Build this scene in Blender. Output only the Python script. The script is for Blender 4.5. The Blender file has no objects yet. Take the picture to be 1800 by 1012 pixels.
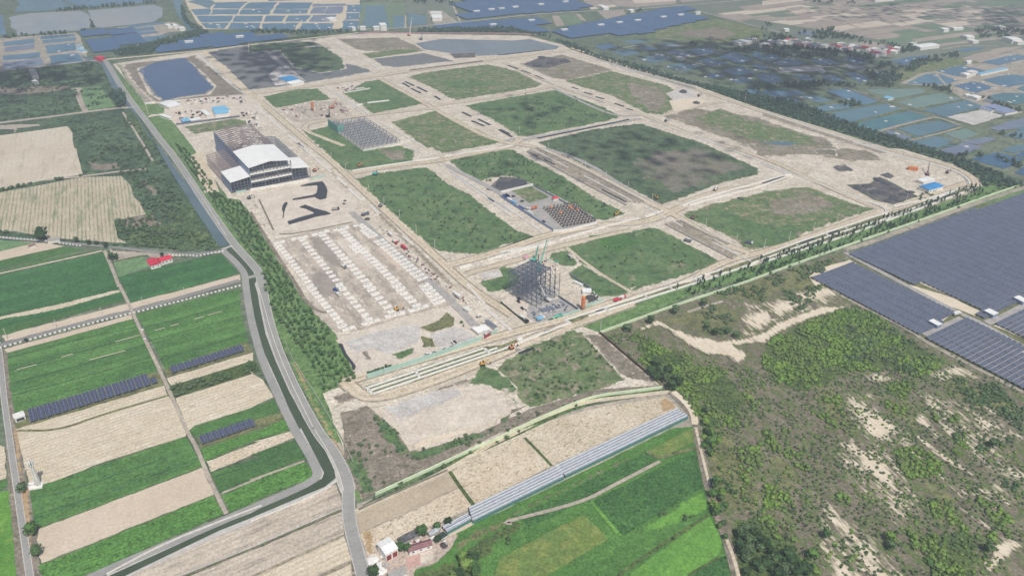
import bpy, bmesh, math, random
import numpy as np
from mathutils import Vector, Matrix, noise
from mathutils.geometry import delaunay_2d_cdt
random.seed(7)
SC = bpy.context.scene
COL = SC.collection
# ------------------------------------------------------------ camera
H = 450.0; FPX = 1400.0; PIT = math.atan(811/1400); ROL = math.radians(1.26)
F_ = np.array([0, math.cos(PIT), -math.sin(PIT)])
R0 = np.array([1., 0, 0]); U0 = np.array([0, math.sin(PIT), math.cos(PIT)])
R_ = math.cos(ROL)*R0 + math.sin(ROL)*U0
U_ = math.cos(ROL)*U0 - math.sin(ROL)*R0
cd = bpy.data.cameras.new('camera'); cam = bpy.data.objects.new('camera', cd); COL.objects.link(cam)
cd.sensor_width = 36; cd.lens = 36*FPX/1800; cd.clip_start = 1; cd.clip_end = 60000
cam.matrix_world = Matrix(((R_[0], U_[0], -F_[0], 0), (R_[1], U_[1], -F_[1], 0), (R_[2], U_[2], -F_[2], H), (0, 0, 0, 1)))
SC.camera = cam
# ------------------------------------------------------------ sky, sun, exposure
SUN_EL = math.radians(57); SUN_DIR = (0.44, -0.90)      # horizontal direction towards the sun
w = bpy.data.worlds.new('World'); SC.world = w; w.use_nodes = True
nt = w.node_tree; bg = nt.nodes['Background']
sky = nt.nodes.new('ShaderNodeTexSky'); sky.sky_type = 'NISHITA'; sky.sun_disc = False
sky.sun_elevation = SUN_EL; sky.sun_rotation = math.atan2(SUN_DIR[0], SUN_DIR[1])
sky.air_density = 1.2; sky.dust_density = 2.5; sky.ozone_density = 1.5
nt.links.new(sky.outputs[0], bg.inputs[0]); bg.inputs[1].default_value = 0.08
sd = bpy.data.lights.new('sun', 'SUN'); sd.energy = 4.0; sd.angle = math.radians(0.5); sd.color = (1.0, 0.955, 0.88)
so = bpy.data.objects.new('sun', sd); COL.objects.link(so)
_l = math.hypot(*SUN_DIR); _v = Vector((SUN_DIR[0]/_l*math.cos(SUN_EL), SUN_DIR[1]/_l*math.cos(SUN_EL), math.sin(SUN_EL)))
so.rotation_euler = _v.to_track_quat('Z', 'Y').to_euler(); so.location = (0, 0, 900)
SC.view_settings.view_transform = 'Standard'; SC.view_settings.look = 'None'
SC.view_settings.exposure = -0.04; SC.view_settings.gamma = 1
SC.cycles.volume_bounces = 0; SC.cycles.max_bounces = 6; SC.cycles.transparent_max_bounces = 8

# ------------------------------------------------------------ surveying: photo pixel -> ground point
TILE = dict(a=(0, 0), b=(440, 0), c=(880, 0), d=(1340, 0), e=(0, 250), f=(440, 250), g=(880, 250), h=(1340, 250),
            i=(0, 500), j=(440, 500), k=(880, 500), l=(1340, 500), m=(0, 752), n=(440, 752), o=(880, 752), q=(1340, 752))
def gp(u, v, z=0.0):
    d = F_*FPX + R_*(u-900) - U_*(v-506)
    t = (H-z)/-d[2]
    return (d[0]*t, d[1]*t)
def px(s):
    out = []; o = None; sc = 1.0
    for t in s.split():
        if t in TILE: o = TILE[t]; sc = 3.8913; continue
        if t == 'P': o = (0, 0); sc = 1.0; continue
        x, y = t.split(','); out.append((o[0]+float(x)/sc, o[1]+float(y)/sc))
    return out
def pts(s, z=0.0): return [gp(u, v, z) for u, v in px(s)]
def ang(s):
    a, b = pts(s)[:2]; return math.atan2(b[1]-a[1], b[0]-a[0])
AS_ = ang('l 540,720 880,1000')
AX = math.radians(33.0)                                   # the site's street grid
def lin(h):
    h = h.lstrip('#'); o = []
    for k in (0, 2, 4):
        c = int(h[k:k+2], 16)/255; o.append(c/12.92 if c < .04045 else ((c+.055)/1.055)**2.4)
    return (*o, 1.0)

# ------------------------------------------------------------ node helpers
class G:
    def __init__(s, tree): s.t = tree
    def n(s, ty, **kw):
        nd = s.t.nodes.new(ty)
        for k, v in kw.items():
            if k.startswith('i_'): nd.inputs[k[2:].replace('_', ' ')].default_value = v
            else: setattr(nd, k, v)
        return nd
    def l(s, a, b): s.t.links.new(a, b)
    def pos(s, rot=0.0, scale=(1, 1, 1)):
        g = s.n('ShaderNodeNewGeometry')
        r = s.n('ShaderNodeVectorRotate', rotation_type='Z_AXIS'); r.inputs['Angle'].default_value = -rot
        s.l(g.outputs['Position'], r.inputs['Vector'])
        m = s.n('ShaderNodeVectorMath', operation='MULTIPLY'); m.inputs[1].default_value = scale
        s.l(r.outputs[0], m.inputs[0]); return m.outputs[0]
    def noise(s, vec, scale, detail=3, rough=.55, off=0.0, dist=0.0):
        if off:
            a = s.n('ShaderNodeVectorMath', operation='ADD'); a.inputs[1].default_value = (off, off*1.7, 0); s.l(vec, a.inputs[0]); vec = a.outputs[0]
        nn = s.n('ShaderNodeTexNoise'); nn.inputs['Scale'].default_value = scale; nn.inputs['Detail'].default_value = detail
        nn.inputs['Roughness'].default_value = rough; nn.inputs['Distortion'].default_value = dist
        s.l(vec, nn.inputs['Vector']); return nn.outputs['Fac']
    def ramp(s, v, lo, hi):
        m = s.n('ShaderNodeMapRange', interpolation_type='SMOOTHSTEP'); m.inputs['From Min'].default_value = lo; m.inputs['From Max'].default_value = hi
        s.l(v, m.inputs['Value']); return m.outputs[0]
    def math(s, op, a, b=None):
        m = s.n('ShaderNodeMath', operation=op)
        for k, x in enumerate((a, b)):
            if x is None: continue
            if isinstance(x, (int, float)): m.inputs[k].default_value = x
            else: s.l(x, m.inputs[k])
        return m.outputs[0]
    def mix(s, f, a, b, mode='MIX'):
        m = s.n('ShaderNodeMix', data_type='RGBA', blend_type=mode)
        for sock, x in ((m.inputs[0], f), (m.inputs[6], a), (m.inputs[7], b)):
            if isinstance(x, (int, float, tuple)): sock.default_value = x
            else: s.l(x, sock)
        return m.outputs[2]

LOOKS = {}
def look(name, c1, c2, c3=None, s1=60, s3=9, cov=.5, sharp=.08, fine=.22, fs=.5, rot=0.0, st=1.0, rows=None, c4=None, cov4=.62, s4=3.5):
    """a procedural ground cover: two base tones, a patchy third, optional specks and crop rows"""
    gt = bpy.data.node_groups.new('cover_'+name, 'ShaderNodeTree')
    gt.interface.new_socket('Color', in_out='OUTPUT', socket_type='NodeSocketColor')
    g = G(gt); out = g.n('NodeGroupOutput')
    p = g.pos(rot, (1/st, 1, 1)); pr = g.pos(0.3)
    c = g.mix(g.ramp(g.noise(pr, 1/s1, 4, .6, off=len(LOOKS)*3.1+1), .36, .64), lin(c1), lin(c2))
    if c3:
        c = g.mix(g.ramp(g.noise(p, 1/s3, 7, .68, off=len(LOOKS)*7.7+5), 1-cov-sharp, 1-cov+sharp), c, lin(c3))
    if c4:
        c = g.mix(g.ramp(g.noise(p, 1/s4, 4, .7, off=len(LOOKS)*1.7+9), cov4, cov4+.06), c, lin(c4))
    for rw in (rows or []):
        ra, pitch, rc, stg = rw[:4]; thr = rw[4] if len(rw) > 4 else 0.0
        q = g.pos(ra)
        sx = g.n('ShaderNodeSeparateXYZ'); g.l(q, sx.inputs[0])
        wob = g.math('MULTIPLY', g.noise(q, .06, 2), pitch*.35)
        y = g.math('ADD', sx.outputs[1], wob)
        sn = g.math('SINE', g.math('MULTIPLY', y, 2*math.pi/pitch))
        br = g.ramp(g.noise(g.pos(ra, (1/6, 1, 1)), .45/max(pitch, .6)*2, 3, .6), .35, .62)
        f = g.math('MULTIPLY', g.ramp(sn, thr, thr+.8), g.math('MULTIPLY', g.math('ADD', g.math('MULTIPLY', br, .8), .2), stg))
        c = g.mix(f, c, lin(rc))
    fn = g.math('ADD', g.math('MULTIPLY', g.noise(pr, fs*.8, 3, .8), .7), g.math('MULTIPLY', g.noise(pr, fs*.2, 4, .75, off=31), .3))
    mr = g.n('ShaderNodeMapRange'); g.l(fn, mr.inputs['Value']); mr.inputs['From Min'].default_value = .36; mr.inputs['From Max'].default_value = .64
    mr.inputs['To Min'].default_value = max(.12, 1-fine*2.0); mr.inputs['To Max'].default_value = 1+fine*1.7; mr.clamp = False
    cc = g.n('ShaderNodeCombineColor')
    for k in range(3): g.l(mr.outputs[0], cc.inputs[k])
    c = g.mix(1.0, c, cc.outputs[0], 'MULTIPLY')
    g.l(c, out.inputs[0]); LOOKS[name] = gt

GM = {}
def gmat(inner, outer=None, soft=0, nz=0, lo=.12):
    key = (inner, outer, soft, nz, lo)
    if key in GM: return GM[key]
    m = bpy.data.materials.new('ground_'+inner+('_'+outer if outer else '')); m.use_nodes = True
    g = G(m.node_tree); b = m.node_tree.nodes['Principled BSDF']; b.inputs['Roughness'].default_value = .95; b.inputs['Specular IOR Level'].default_value = .15
    a = g.n('ShaderNodeGroup', node_tree=LOOKS[inner]).outputs[0]
    if outer:
        o = g.n('ShaderNodeGroup', node_tree=LOOKS[outer]).outputs[0]
        at = g.n('ShaderNodeAttribute', attribute_name='edge').outputs['Fac']
        nn = g.noise(g.pos(AS_, (.3, 1.1, 1)) if inner == 'whitesand' else g.pos(.7), 1/max(soft*nz if nz else soft*1.6, 2.2), 6, .68)
        v = g.math('ADD', g.math('MULTIPLY', at, 1.0), g.math('MULTIPLY', g.math('SUBTRACT', nn, .5), 2.6))
        if inner == 'whitesand':                       # wind-laid streaks with bare soil showing through
            n2 = g.noise(g.pos(AS_, (.22, 1.0, 1)), .3, 4, .7, off=3)
            v = g.math('ADD', g.math('MULTIPLY', g.math('MINIMUM', at, 1.0), .75), g.math('MULTIPLY', g.math('SUBTRACT', g.math('ADD', g.math('MULTIPLY', n2, .7), g.math('MULTIPLY', nn, .3)), .5), 3.5))
        a = g.mix(g.ramp(v, lo, lo+(.5 if inner == 'whitesand' else .3)), o, a)
    g.l(a, b.inputs['Base Color'])
    GM[key] = m; return m
def watermat(name, c1, c2, s=60, rough=.12, ior=1.33, glare=.45):
    m = bpy.data.materials.new(name); m.use_nodes = True; g = G(m.node_tree); b = m.node_tree.nodes['Principled BSDF']
    p = g.pos(.5, (1, .35, 1))
    c = g.mix(g.ramp(g.noise(p, 1/s, 5, .7), .36, .64), lin(c1), lin(c2))
    c = g.mix(g.math('MULTIPLY', g.ramp(g.noise(g.pos(1.1, (1, .5, 1)), 1/22, 5, .75, off=9), .5, .72), glare), c, tuple(min(1, x*1.5+.03) for x in lin(c2)[:3])+(1,)); g.l(c, b.inputs['Base Color'])  # surface glare painted as paler patches into the water's base colour
    b.inputs['Roughness'].default_value = rough; b.inputs['IOR'].default_value = ior
    bp = g.n('ShaderNodeBump'); bp.inputs['Strength'].default_value = .12; bp.inputs['Distance'].default_value = .3
    g.l(g.noise(g.pos(0), .35, 3, .6), bp.inputs['Height']); g.l(bp.outputs[0], b.inputs['Normal'])
    return m

# ------------------------------------------------------------ flat ground sheets
_pc = [0]
def jit(P, j, step):
    out = []
    n = len(P)
    for k in range(n):
        a = np.array(P[k]); b = np.array(P[(k+1) % n]); L = np.linalg.norm(b-a); c = max(1, min(120, int(L/step)))
        for t in range(c):
            p = a+(b-a)*t/c
            if j:
                v = noise.noise_vector(Vector((p[0]*.11/step*2.2, p[1]*.11/step*2.2, 3.1)))+noise.noise_vector(Vector((p[0]*.9/step, p[1]*.9/step, 7.7)))*.5
                p = p+np.array((v.x, v.y))*j
            out.append((float(p[0]), float(p[1])))
    return out
def edist(q, P):
    q = np.asarray(q); P = np.asarray(P); A = P; B = np.roll(P, -1, 0); d = np.full(len(q), 1e9)
    for a, b in zip(A, B):
        ab = b-a; t = np.clip(((q-a)@ab)/max(ab@ab, 1e-9), 0, 1)
        d = np.minimum(d, np.linalg.norm(q-(a+t[:, None]*ab), axis=1))
    return d
def inside(q, P):
    q = np.asarray(q, float); r = np.zeros(len(q), bool); n = len(P)
    for k in range(n):
        x1, y1 = P[k]; x2, y2 = P[(k+1) % n]
        if y1 == y2: continue
        c = ((y1 > q[:, 1]) != (y2 > q[:, 1])) & (q[:, 0] < (x2-x1)*(q[:, 1]-y1)/(y2-y1)+x1)
        r ^= c
    return r
def patch(name, s, inner, outer=None, soft=0.0, j=None, lv=1, mat=None, step=None, nz=0, lo=.12, world=None):
    soft *= .95
    P = world or pts(s); dist = math.hypot(sum(p[0] for p in P)/len(P), sum(p[1] for p in P)/len(P))
    step = step or max(2.0, dist/240)
    if j is None: j = step*.45
    if world and len(P) > 60: Q = list(P)
    else: Q = jit(P, j if not outer else j*.5, step*(2.5 if outer else 1))
    n = len(Q); V = [Vector(p) for p in Q]
    if outer:
        xs = [p[0] for p in Q]; ys = [p[1] for p in Q]
        sp = max(soft*.45, (max(xs)-min(xs))/110, (max(ys)-min(ys))/110)
        gx, gy = np.meshgrid(np.arange(min(xs), max(xs), sp), np.arange(min(ys), max(ys), sp))
        q = np.stack([gx.ravel(), gy.ravel()], 1); q = q+np.random.RandomState(3).uniform(-.2, .2, q.shape)*sp
        q = q[inside(q, Q)]
        if len(q): q = q[edist(q, Q) > sp*.35]
        V += [Vector((float(a), float(b))) for a, b in q]
    r = delaunay_2d_cdt(V, [], [list(range(n))], 1, 1e-4)
    vs, fs = r[0], r[2]
    me = bpy.data.meshes.new(name)
    _pc[0] += 1; z = lv*.1+(_pc[0] % 24)*.004
    me.from_pydata([(v.x, v.y, z) for v in vs], [], fs)
    if outer:
        d = edist(np.array([(v.x, v.y) for v in vs]), Q)
        at = me.attributes.new('edge', 'FLOAT', 'POINT'); at.data.foreach_set('value', np.clip(d/soft, 0, 1.6).astype(np.float32))
    bm = bmesh.new(); bm.from_mesh(me)
    for f_ in bm.faces:
        if f_.normal.z < 0: f_.normal_flip()
    bm.to_mesh(me); bm.free()
    o = bpy.data.objects.new(name, me); COL.objects.link(o); me.materials.append(mat or gmat(inner, outer, soft, nz, lo))
    o['kind'] = 'structure'
    return o
def ribbon_pts(P, w, j=0.0):
    P = [np.array(p) for p in P]; Q = [P[0]]
    for k in range(1, len(P)):                       # drop points that double back
        if np.linalg.norm(P[k]-Q[-1]) < 3: continue
        dd = P[k]-Q[-1]
        if len(Q) > 1 and dd@(Q[-1]-Q[-2]) < -.2*np.linalg.norm(dd)*np.linalg.norm(Q[-1]-Q[-2]) and np.linalg.norm(dd) < 22: continue
        Q.append(P[k])
    P = Q if len(Q) > 1 else P
    for _ in range(2):
        Q = [P[0]]
        for a, b in zip(P[:-1], P[1:]): Q += [a*.75+b*.25, a*.25+b*.75]
        Q.append(P[-1]); P = Q
    L = []; Rr = []
    for k, p in enumerate(P):
        t = P[min(k+1, len(P)-1)]-P[max(k-1, 0)]; t = t/max(np.linalg.norm(t), 1e-6); nn = np.array((-t[1], t[0]))
        L.append(p+nn*w/2); Rr.append(p-nn*w/2)
    return P, L, Rr
def road(name, s, w, inner, lv=4, z=None, mat=None, off=0.0, world=None):
    P, L, Rr = ribbon_pts(world or pts(s), w)
    if off:
        P, L2, R2 = ribbon_pts(world or pts(s), abs(off)*2); C_ = L2 if off > 0 else R2
        L = []; Rr = []
        for k, p in enumerate(C_):
            t = C_[min(k+1, len(C_)-1)]-C_[max(k-1, 0)]; t = t/max(np.linalg.norm(t), 1e-6); nn = np.array((-t[1], t[0])); L.append(p+nn*w/2); Rr.append(p-nn*w/2)
    _pc[0] += 1; z = z if z is not None else lv*.1+(_pc[0] % 24)*.004
    n = len(L); me = bpy.data.meshes.new(name)
    me.from_pydata([(p[0], p[1], z) for p in L]+[(p[0], p[1], z) for p in Rr], [], [(k, k+n, k+n+1, k+1) for k in range(n-1)])
    o = bpy.data.objects.new(name, me); COL.objects.link(o); me.materials.append(mat or gmat(inner)); o['kind'] = 'structure'
    return o
# ============================================================ GROUND COVERS
AF = ang('i 50,470 905,238'); AV = ang('e 520,1000 520,300'); AS = ang('l 540,720 880,1000'); AD = ang('k 220,1000 860,640')
look('farland', '5f6f58', '79806c', '4d5f4b', s1=120, s3=30, cov=.42, fs=.2, fine=.25)
look('darkveg', '4b6048', '5c7154', '334836', s1=70, s3=12, cov=.45, fs=.3, fine=.42, c4='8a8572', cov4=.68, s4=22)
look('scrubveg', '53694a', '66784f', '38502f', s1=50, s3=8, cov=.48, fs=.35, fine=.4, c4='8f8674', cov4=.62, s4=16)
look('sand', 'c8bdac', 'd5cbbc', 'b4a899', s1=45, s3=10, cov=.4, sharp=.16, fine=.2, fs=.35, rot=AX, st=3, c4='918a76', cov4=.65, s4=6)
look('sandroad', 'd3c6b0', 'cbbda5', 'bbad98', s1=40, s3=7, cov=.32, rot=0, fine=.13, fs=.4)
look('pale', 'd6cbbd', 'cbbfb1', 'b3aaa2', s1=25, s3=8, cov=.34, sharp=.12, rot=AX, st=4, fine=.12, fs=.5)
look('slab', 'ccc8c3', 'bdb8b3', 'a29e9c', s1=22, s3=6, cov=.36, sharp=.16, rot=AX, st=2, fine=.14, fs=.6, c4='e6e0d6', cov4=.66, s4=9)
look('muddy', 'c2b6a8', 'b3a89b', 'a0968b', s1=26, s3=11, cov=.45, rot=-math.pi/2+AX, st=2.5, fine=.14, fs=.4, c4='d0c5b6', cov4=.57, s4=8)
look('mudgrey', 'a1988e', '948b83', 'aea59a', s1=20, s3=8, cov=.4, fine=.1)
look('blackearth', '6a6665', '57575a', '8d8680', s1=24, s3=10, cov=.4, rot=AX, st=3, fine=.15)
look('darkflat', '74787a', '6b7074', '827f7d', s1=90, s3=30, cov=.4, sharp=.3, rot=AX, st=3, fine=.1, fs=.2)
look('brownweed', '82796c', '90867a', '6b6a56', s1=30, s3=7, cov=.42, rot=AX, st=1.6, fine=.22, c4='ab9f90', cov4=.6, s4=8)
look('grass', '5a754b', '677d53', '4c6745', s1=60, s3=15, cov=.45, fine=.2, fs=.25, c4='84866a', cov4=.6, s4=16)
look('grassmix', '657a4e', '77805d', '556c45', s1=45, s3=12, cov=.45, fine=.22, fs=.25, c4='958a78', cov4=.54, s4=14)
look('grassdry', '857d6c', '938a7d', '6b7757', s1=55, s3=18, cov=.42, fine=.2, fs=.25, c4='a99c8b', cov4=.57, s4=20)
look('grassdark', '53684b', '5f7152', '435642', s1=70, s3=14, cov=.45, fine=.25, fs=.25, c4='877d74', cov4=.62, s4=22)
look('browngrass', '817a70', '787765', '67735a', s1=50, s3=20, cov=.4, rot=AX, st=2, fine=.18, fs=.25)
look('crop', '547a42', '4a6d3d', '5f8447', s1=80, s3=14, cov=.35, rot=AF, st=5, fine=.24, fs=.5, rows=[(AF, 3.6, '3b6639', .6)], c4='5f9450', cov4=.68, s4=9)
look('cropdark', '457142', '3d673c', '4f7a47', s1=80, s3=14, cov=.35, rot=AF, st=5, fine=.24, fs=.4, rows=[(AF, 4, '2f5b39', .55), (AF, 26, '51824f', .5), (AF, 11, '326039', .35, .5)])
look('cropbright', '5e8a42', '547e3d', '6a9349', s1=60, s3=10, cov=.35, rot=AF, st=4, fine=.34, fs=.6, rows=[(AF, 3.2, '42703a', .5)], c4='6f9c56', cov4=.63, s4=3)
look('cropstripe', '587f43', '4e733e', '648849', s1=60, s3=14, cov=.4, rot=AF, st=6, fine=.25, fs=.5, rows=[(AF, 3.4, '3d6a3e', .5), (AF, 17, '3b683c', .75, .6), (AF, 31, '6b9653', .5)])
look('lawn', '6f8f63', '7c9a6c', '64835a', s1=30, s3=8, fine=.1)
look('tan', 'c8b8a4', 'cebfac', 'c0af9a', s1=60, s3=14, cov=.3, rot=AF, st=5, fine=.07, fs=.5, rows=[(AF, 3.0, 'bcab97', .2)])
look('dryfield', 'd2c6b0', 'cabda6', 'ddd3c2', s1=50, s3=10, cov=.4, rot=AF, st=4, fine=.13, fs=.6, rows=[(AF, 4.2, 'b3a78f', .6)], c4='a8a088', cov4=.64, s4=6)
look('paddyfar', 'c6b9a6', 'cdc2b1', 'b7aa9a', s1=80, s3=14, cov=.4, rot=AV, st=5, fine=.08, fs=.3, rows=[(AV, 7, 'bdb09c', .3)])
look('rowfield', 'b9ab95', 'c2b59f', '8f9478', s1=40, s3=13, cov=.42, rot=AV, st=5, fine=.13, fs=.5, rows=[(AV, 4.6, '6f8060', .75)])
look('ditchfield', 'c9bdae', 'bdb1a2', '9d9286', s1=50, s3=8, cov=.42, rot=AF, st=6, fine=.15, fs=.6, rows=[(AF, 5.0, 'a79d8c', .55)])
look('stubble', 'd3c6b1', 'cabba3', 'b9a78c', s1=40, s3=10, cov=.3, rot=AD, st=2, fine=.15, fs=.8, c4='9a8c70', cov4=.56, s4=1.7)
look('stubblegreen', 'd1c5b0', 'c7baa3', 'b0a188', s1=40, s3=10, cov=.35, rot=AD, st=2, fine=.15, fs=.8, c4='938c6c', cov4=.55, s4=1.8)
look('plough', 'b9ab95', 'b1a38d', 'a5967f', s1=40, s3=9, cov=.35, rot=AD, st=6, fine=.09, fs=.6, c4='85795f', cov4=.69, s4=3)
look('rice', '57813f', '4e7539', '628a46', s1=40, s3=9, cov=.4, fine=.24, fs=.6)
look('ricedark', '49713b', '3f6535', '547e40', s1=30, s3=6, cov=.35, fine=.34, fs=.6, c4='5d9450', cov4=.68, s4=5)
look('ricebright', '6b9b44', '5f8d40', '78a74e', s1=30, s3=10, cov=.4, rot=AD, st=4, fine=.18, fs=.6)
look('riceyellow', '728545', '657d44', '828d4e', s1=30, s3=10, cov=.45, fine=.2, fs=.6)
look('leftbright', '67963f', '58873b', '7fa349', s1=40, s3=12, cov=.4, fine=.16, fs=.6)
look('soil', '777061', '837c6a', '686152', s1=60, s3=9, cov=.42, fine=.26, fs=.5, rot=AS, st=2.6, c4='66714a', cov4=.48, s4=7)
look('soilgreen', '70724f', '7f8059', '5c6444', s1=40, s3=9, cov=.45, fine=.25, fs=.5)
look('bushfloor', '5c6d3f', '4d6038', '71693f', s1=30, s3=8, cov=.35, fine=.35, fs=.5)
look('whitesand', 'dccfba', 'd4c6b0', 'cab9a2', s1=30, s3=8, cov=.3, fine=.07)
look('path', 'b7ac9e', 'a99e92', '8c8478', s1=30, s3=6, cov=.35, fine=.15)
look('tanbank', 'b0a698', '9f978b', '7f7f70', s1=40, s3=12, cov=.42, fine=.15, fs=.3)
look('bankgreen', '5c6d58', '6c7763', '4b5c4a', s1=40, s3=12, cov=.42, fine=.25, fs=.2, c4='8f897c', cov4=.64, s4=14)
look('rut', 'c5b8a2', 'cdc0aa', 'b3a693', s1=30, s3=8, cov=.45, fine=.2, fs=.6)
look('verge', '998e7f', 'aa9f8f', '827c69', s1=30, s3=6, cov=.45, fine=.25)
look('asphalt', '979693', '9e9d99', '8c8b88', s1=40, s3=8, cov=.3, fine=.06)
look('asphaltdark', '888784', '8f8e8a', '7b7a76', s1=40, s3=8, cov=.3, fine=.07)
look('gravel', 'aeaaa6', 'a29f9c', '938f8c', s1=25, s3=5, cov=.4, fine=.12)
look('plantground', '668350', '728d58', '567447', s1=30, s3=8, cov=.45, fine=.3, fs=.4, c4='8a8366', cov4=.65, s4=8)
look('farmyard', 'c2b0a2', 'b7a79c', 'a59588', s1=12, s3=3, cov=.4, fine=.2, c4='d9cfc4', cov4=.6, s4=3)
look('mudpond', '9a9a9c', 'a9a39b', '8b929c', s1=90, s3=40, cov=.4, fine=.04)
look('concrete', 'c3c0bb', 'b8b5b0', 'a8a5a0', s1=12, s3=4, cov=.3, fine=.08)
look('yelsoil', 'b49a78', 'a98f6d', 'c0a888', s1=14, s3=4, cov=.4, fine=.12)
look('farbrown', 'a0958b', 'a99e92', '8f867c', s1=120, s3=24, cov=.4, fine=.05, rows=[(AX, 22, '9b938a', .35)])
look('fargreen', '6a7f68', '73866c', '5c6e5b', s1=120, s3=30, cov=.4, fine=.06)
look('fardull', '6f7a6b', '7a8172', '636e62', s1=120, s3=30, cov=.4, fine=.06)

# ============================================================ GROUND
def ground_sheet():
    bm = bmesh.new(); n = 40
    for a in range(n+1):
        for b in range(n+1):
            bm.verts.new((-9000+18000*a/n, -3000+21000*b/n, 0))
    bm.verts.ensure_lookup_table()
    for a in range(n):
        for b in range(n): bm.faces.new([bm.verts[a*(n+1)+b], bm.verts[(a+1)*(n+1)+b], bm.verts[(a+1)*(n+1)+b+1], bm.verts[a*(n+1)+b+1]])
    me = bpy.data.meshes.new('ground'); bm.to_mesh(me); bm.free()
    o = bpy.data.objects.new('ground', me); COL.objects.link(o); me.materials.append(gmat('farland')); o['kind'] = 'structure'
ground_sheet()
def fld(s, inner, **k): return patch('field', s, inner, **{'j': .9, **k})
def soft(s, inner, outer, soft=8, **k): return patch(k.pop('name', 'grassland'), s, inner, outer, soft=soft, lv=k.pop('lv', 3), **k)

# ---- west farmland
patch('grassland', 'P -160,140 180,108 236,190 300,290 400,425 398,442 180,432 -160,425', 'darkveg', lv=1, j=1)
soft('a 490,615 545,600 695,590 760,670 790,735 580,760 545,690', 'lawn', 'darkveg', 7)
soft('a -60,590 110,600 220,590 480,585 480,610 330,635 200,650 -60,660', 'brownweed', 'darkveg', 10)
road('track', 'a 485,612 555,604 530,640 560,720 585,762', 9, 'path', lv=4)
road('track', 'a -300,880 0,842 400,795 700,752 905,735', 10, 'path', lv=5)
soft('a -200,870 110,850 280,848 280,862 120,880 110,910 90,910 90,888 -200,885', 'path', 'darkveg', 4)
fld('a -500,985 0,928 460,865 492,900 505,1012 e 520,50 568,222 300,262 0,330 -500,420', 'paddyfar', lv=2)
fld('e -500,430 0,345 100,325 300,290 560,240 830,232 890,290 920,380 960,420 1000,500 980,520 860,525 780,530 805,660 880,692 700,680 350,655 100,610 -500,600', 'rowfield', lv=2)
road('track', 'e 300,262 568,235 830,200 1000,185', 6, 'path', lv=4)
soft('e 600,130 700,150 800,140 840,180 700,200 620,190', 'brownweed', 'darkveg', 8)
soft('e 950,250 1010,270 1090,340 1070,390 1000,330', 'brownweed', 'darkveg', 8)
soft('e 870,520 1040,490 1110,560 1090,640 900,600 830,590', 'brownweed', 'darkveg', 8)
soft('e 1300,350 1440,640 1560,712 1300,745 860,700 880,600 1150,560 1200,480', 'scrubveg', 'darkveg', 12)
soft('a 930,760 1060,1000 e 1060,130 1000,20 a 960,960 900,860 840,780', 'scrubveg', 'darkveg', 6)
road('track', 'a 840,770 900,860 960,960 e 970,0 1045,130', 3.5, 'path', lv=4)

soft('e 735,712 780,740 1300,770 1515,745 1530,760 1030,800 1010,780 780,820 750,800', 'path', 'scrubveg', 5)
fld('e -500,770 0,670 300,690 440,712 0,810 -500,930', 'tan', lv=2)
fld('e -400,800 0,668 240,690 0,748 -400,850', 'lawn', lv=3)
fld('e -500,930 0,812 440,718 590,735 400,775 0,868 -500,990', 'crop', lv=3)
fld('e -500,1000 0,882 410,782 690,735 0,895 -500,1010', 'cropstripe', lv=4)
road('track', 'e -500,1010 0,900 700,745', 3, 'dryfield', lv=5)
fld('e -500,1040 0,912 712,752 790,930 825,1012 i 850,90 45,345 -30,310 -500,450', 'cropdark', lv=3)
soft('i -400,260 0,220 420,130 820,30 830,50 430,165 170,215 -300,290', 'dryfield', 'cropdark', 3, nz=1.4)
fld('i -400,330 0,295 848,95 855,110 30,345', 'crop', lv=4)
fld('e 778,822 980,783 1022,858 808,922', 'lawn', lv=4)
fld('e 812,925 1030,868 1510,765 1640,895 1250,1008 i 900,125 840,0', 'cropdark', lv=3)
patch('ground', 'e 1250,1008 1640,908 1645,945 i 910,165 30,390 20,345 850,138 900,125', 'tan', lv=2)
fld('i 50,470 905,238 960,320 1010,420 1080,590 1000,615 200,850 100,880 70,690', 'cropstripe', lv=3)
fld('i 930,205 1640,28 1650,200 1700,390 1400,480 1130,580 1060,430 980,290', 'cropstripe', lv=3)
fld('i 35,440 900,208 908,236 50,468', 'tan', lv=3)
patch('grassland', 'i 100,885 1000,612 1090,600 1120,688 110,1005', 'soilgreen', lv=3)
fld('i 110,990 1120,692 1150,760 1280,1000 m 1270,58 700,235 330,385 200,420 180,300 130,100 110,0', 'dryfield', lv=3)
road('track', 'i 120,1000 400,1000 700,890 1150,760', 2.6, 'soilgreen', lv=5)
patch('grassland', 'i 1130,585 1400,482 1700,392 1730,462 1140,638', 'soilgreen', lv=3)
fld('i 1140,642 1730,465 1735,520 1170,692', 'dryfield', lv=3)
patch('grassland', 'i 1165,698 1740,522 1790,590 1200,772', 'bushfloor', lv=3)
fld('i 1200,778 1740,608 j -10,590 90,660 160,770 0,845 i 1340,965 1290,1000', 'dryfield', lv=3)
fld('i 1290,1005 1340,968 j 0,850 170,785 200,880 i 1460,1002 m 1340,65 1295,40', 'crop', lv=4)
patch('grassland', 'i 1460,1005 j 190,850 260,905 230,935 m 1370,140 1345,70', 'soilgreen', lv=3)
fld('m 1370,145 1790,10 j 255,908 300,990 n 290,10 0,97 m 1400,232', 'cropbright', lv=4)
fld('m 1410,232 1790,88 n 0,100 290,20 310,62 0,192 m 1440,302', 'stubble', lv=3)
fld('m 1442,307 1790,200 n 0,190 310,80 388,205 0,360 m 1500,448', 'crop', lv=4)
fld('m 1520,455 1790,345 n 0,367 375,232 440,310 430,338 0,512 m 1790,498 1575,575', 'cropbright', lv=4)
fld('m 205,420 1270,60 1385,265 270,688 230,620', 'cropstripe', lv=4)
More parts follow.
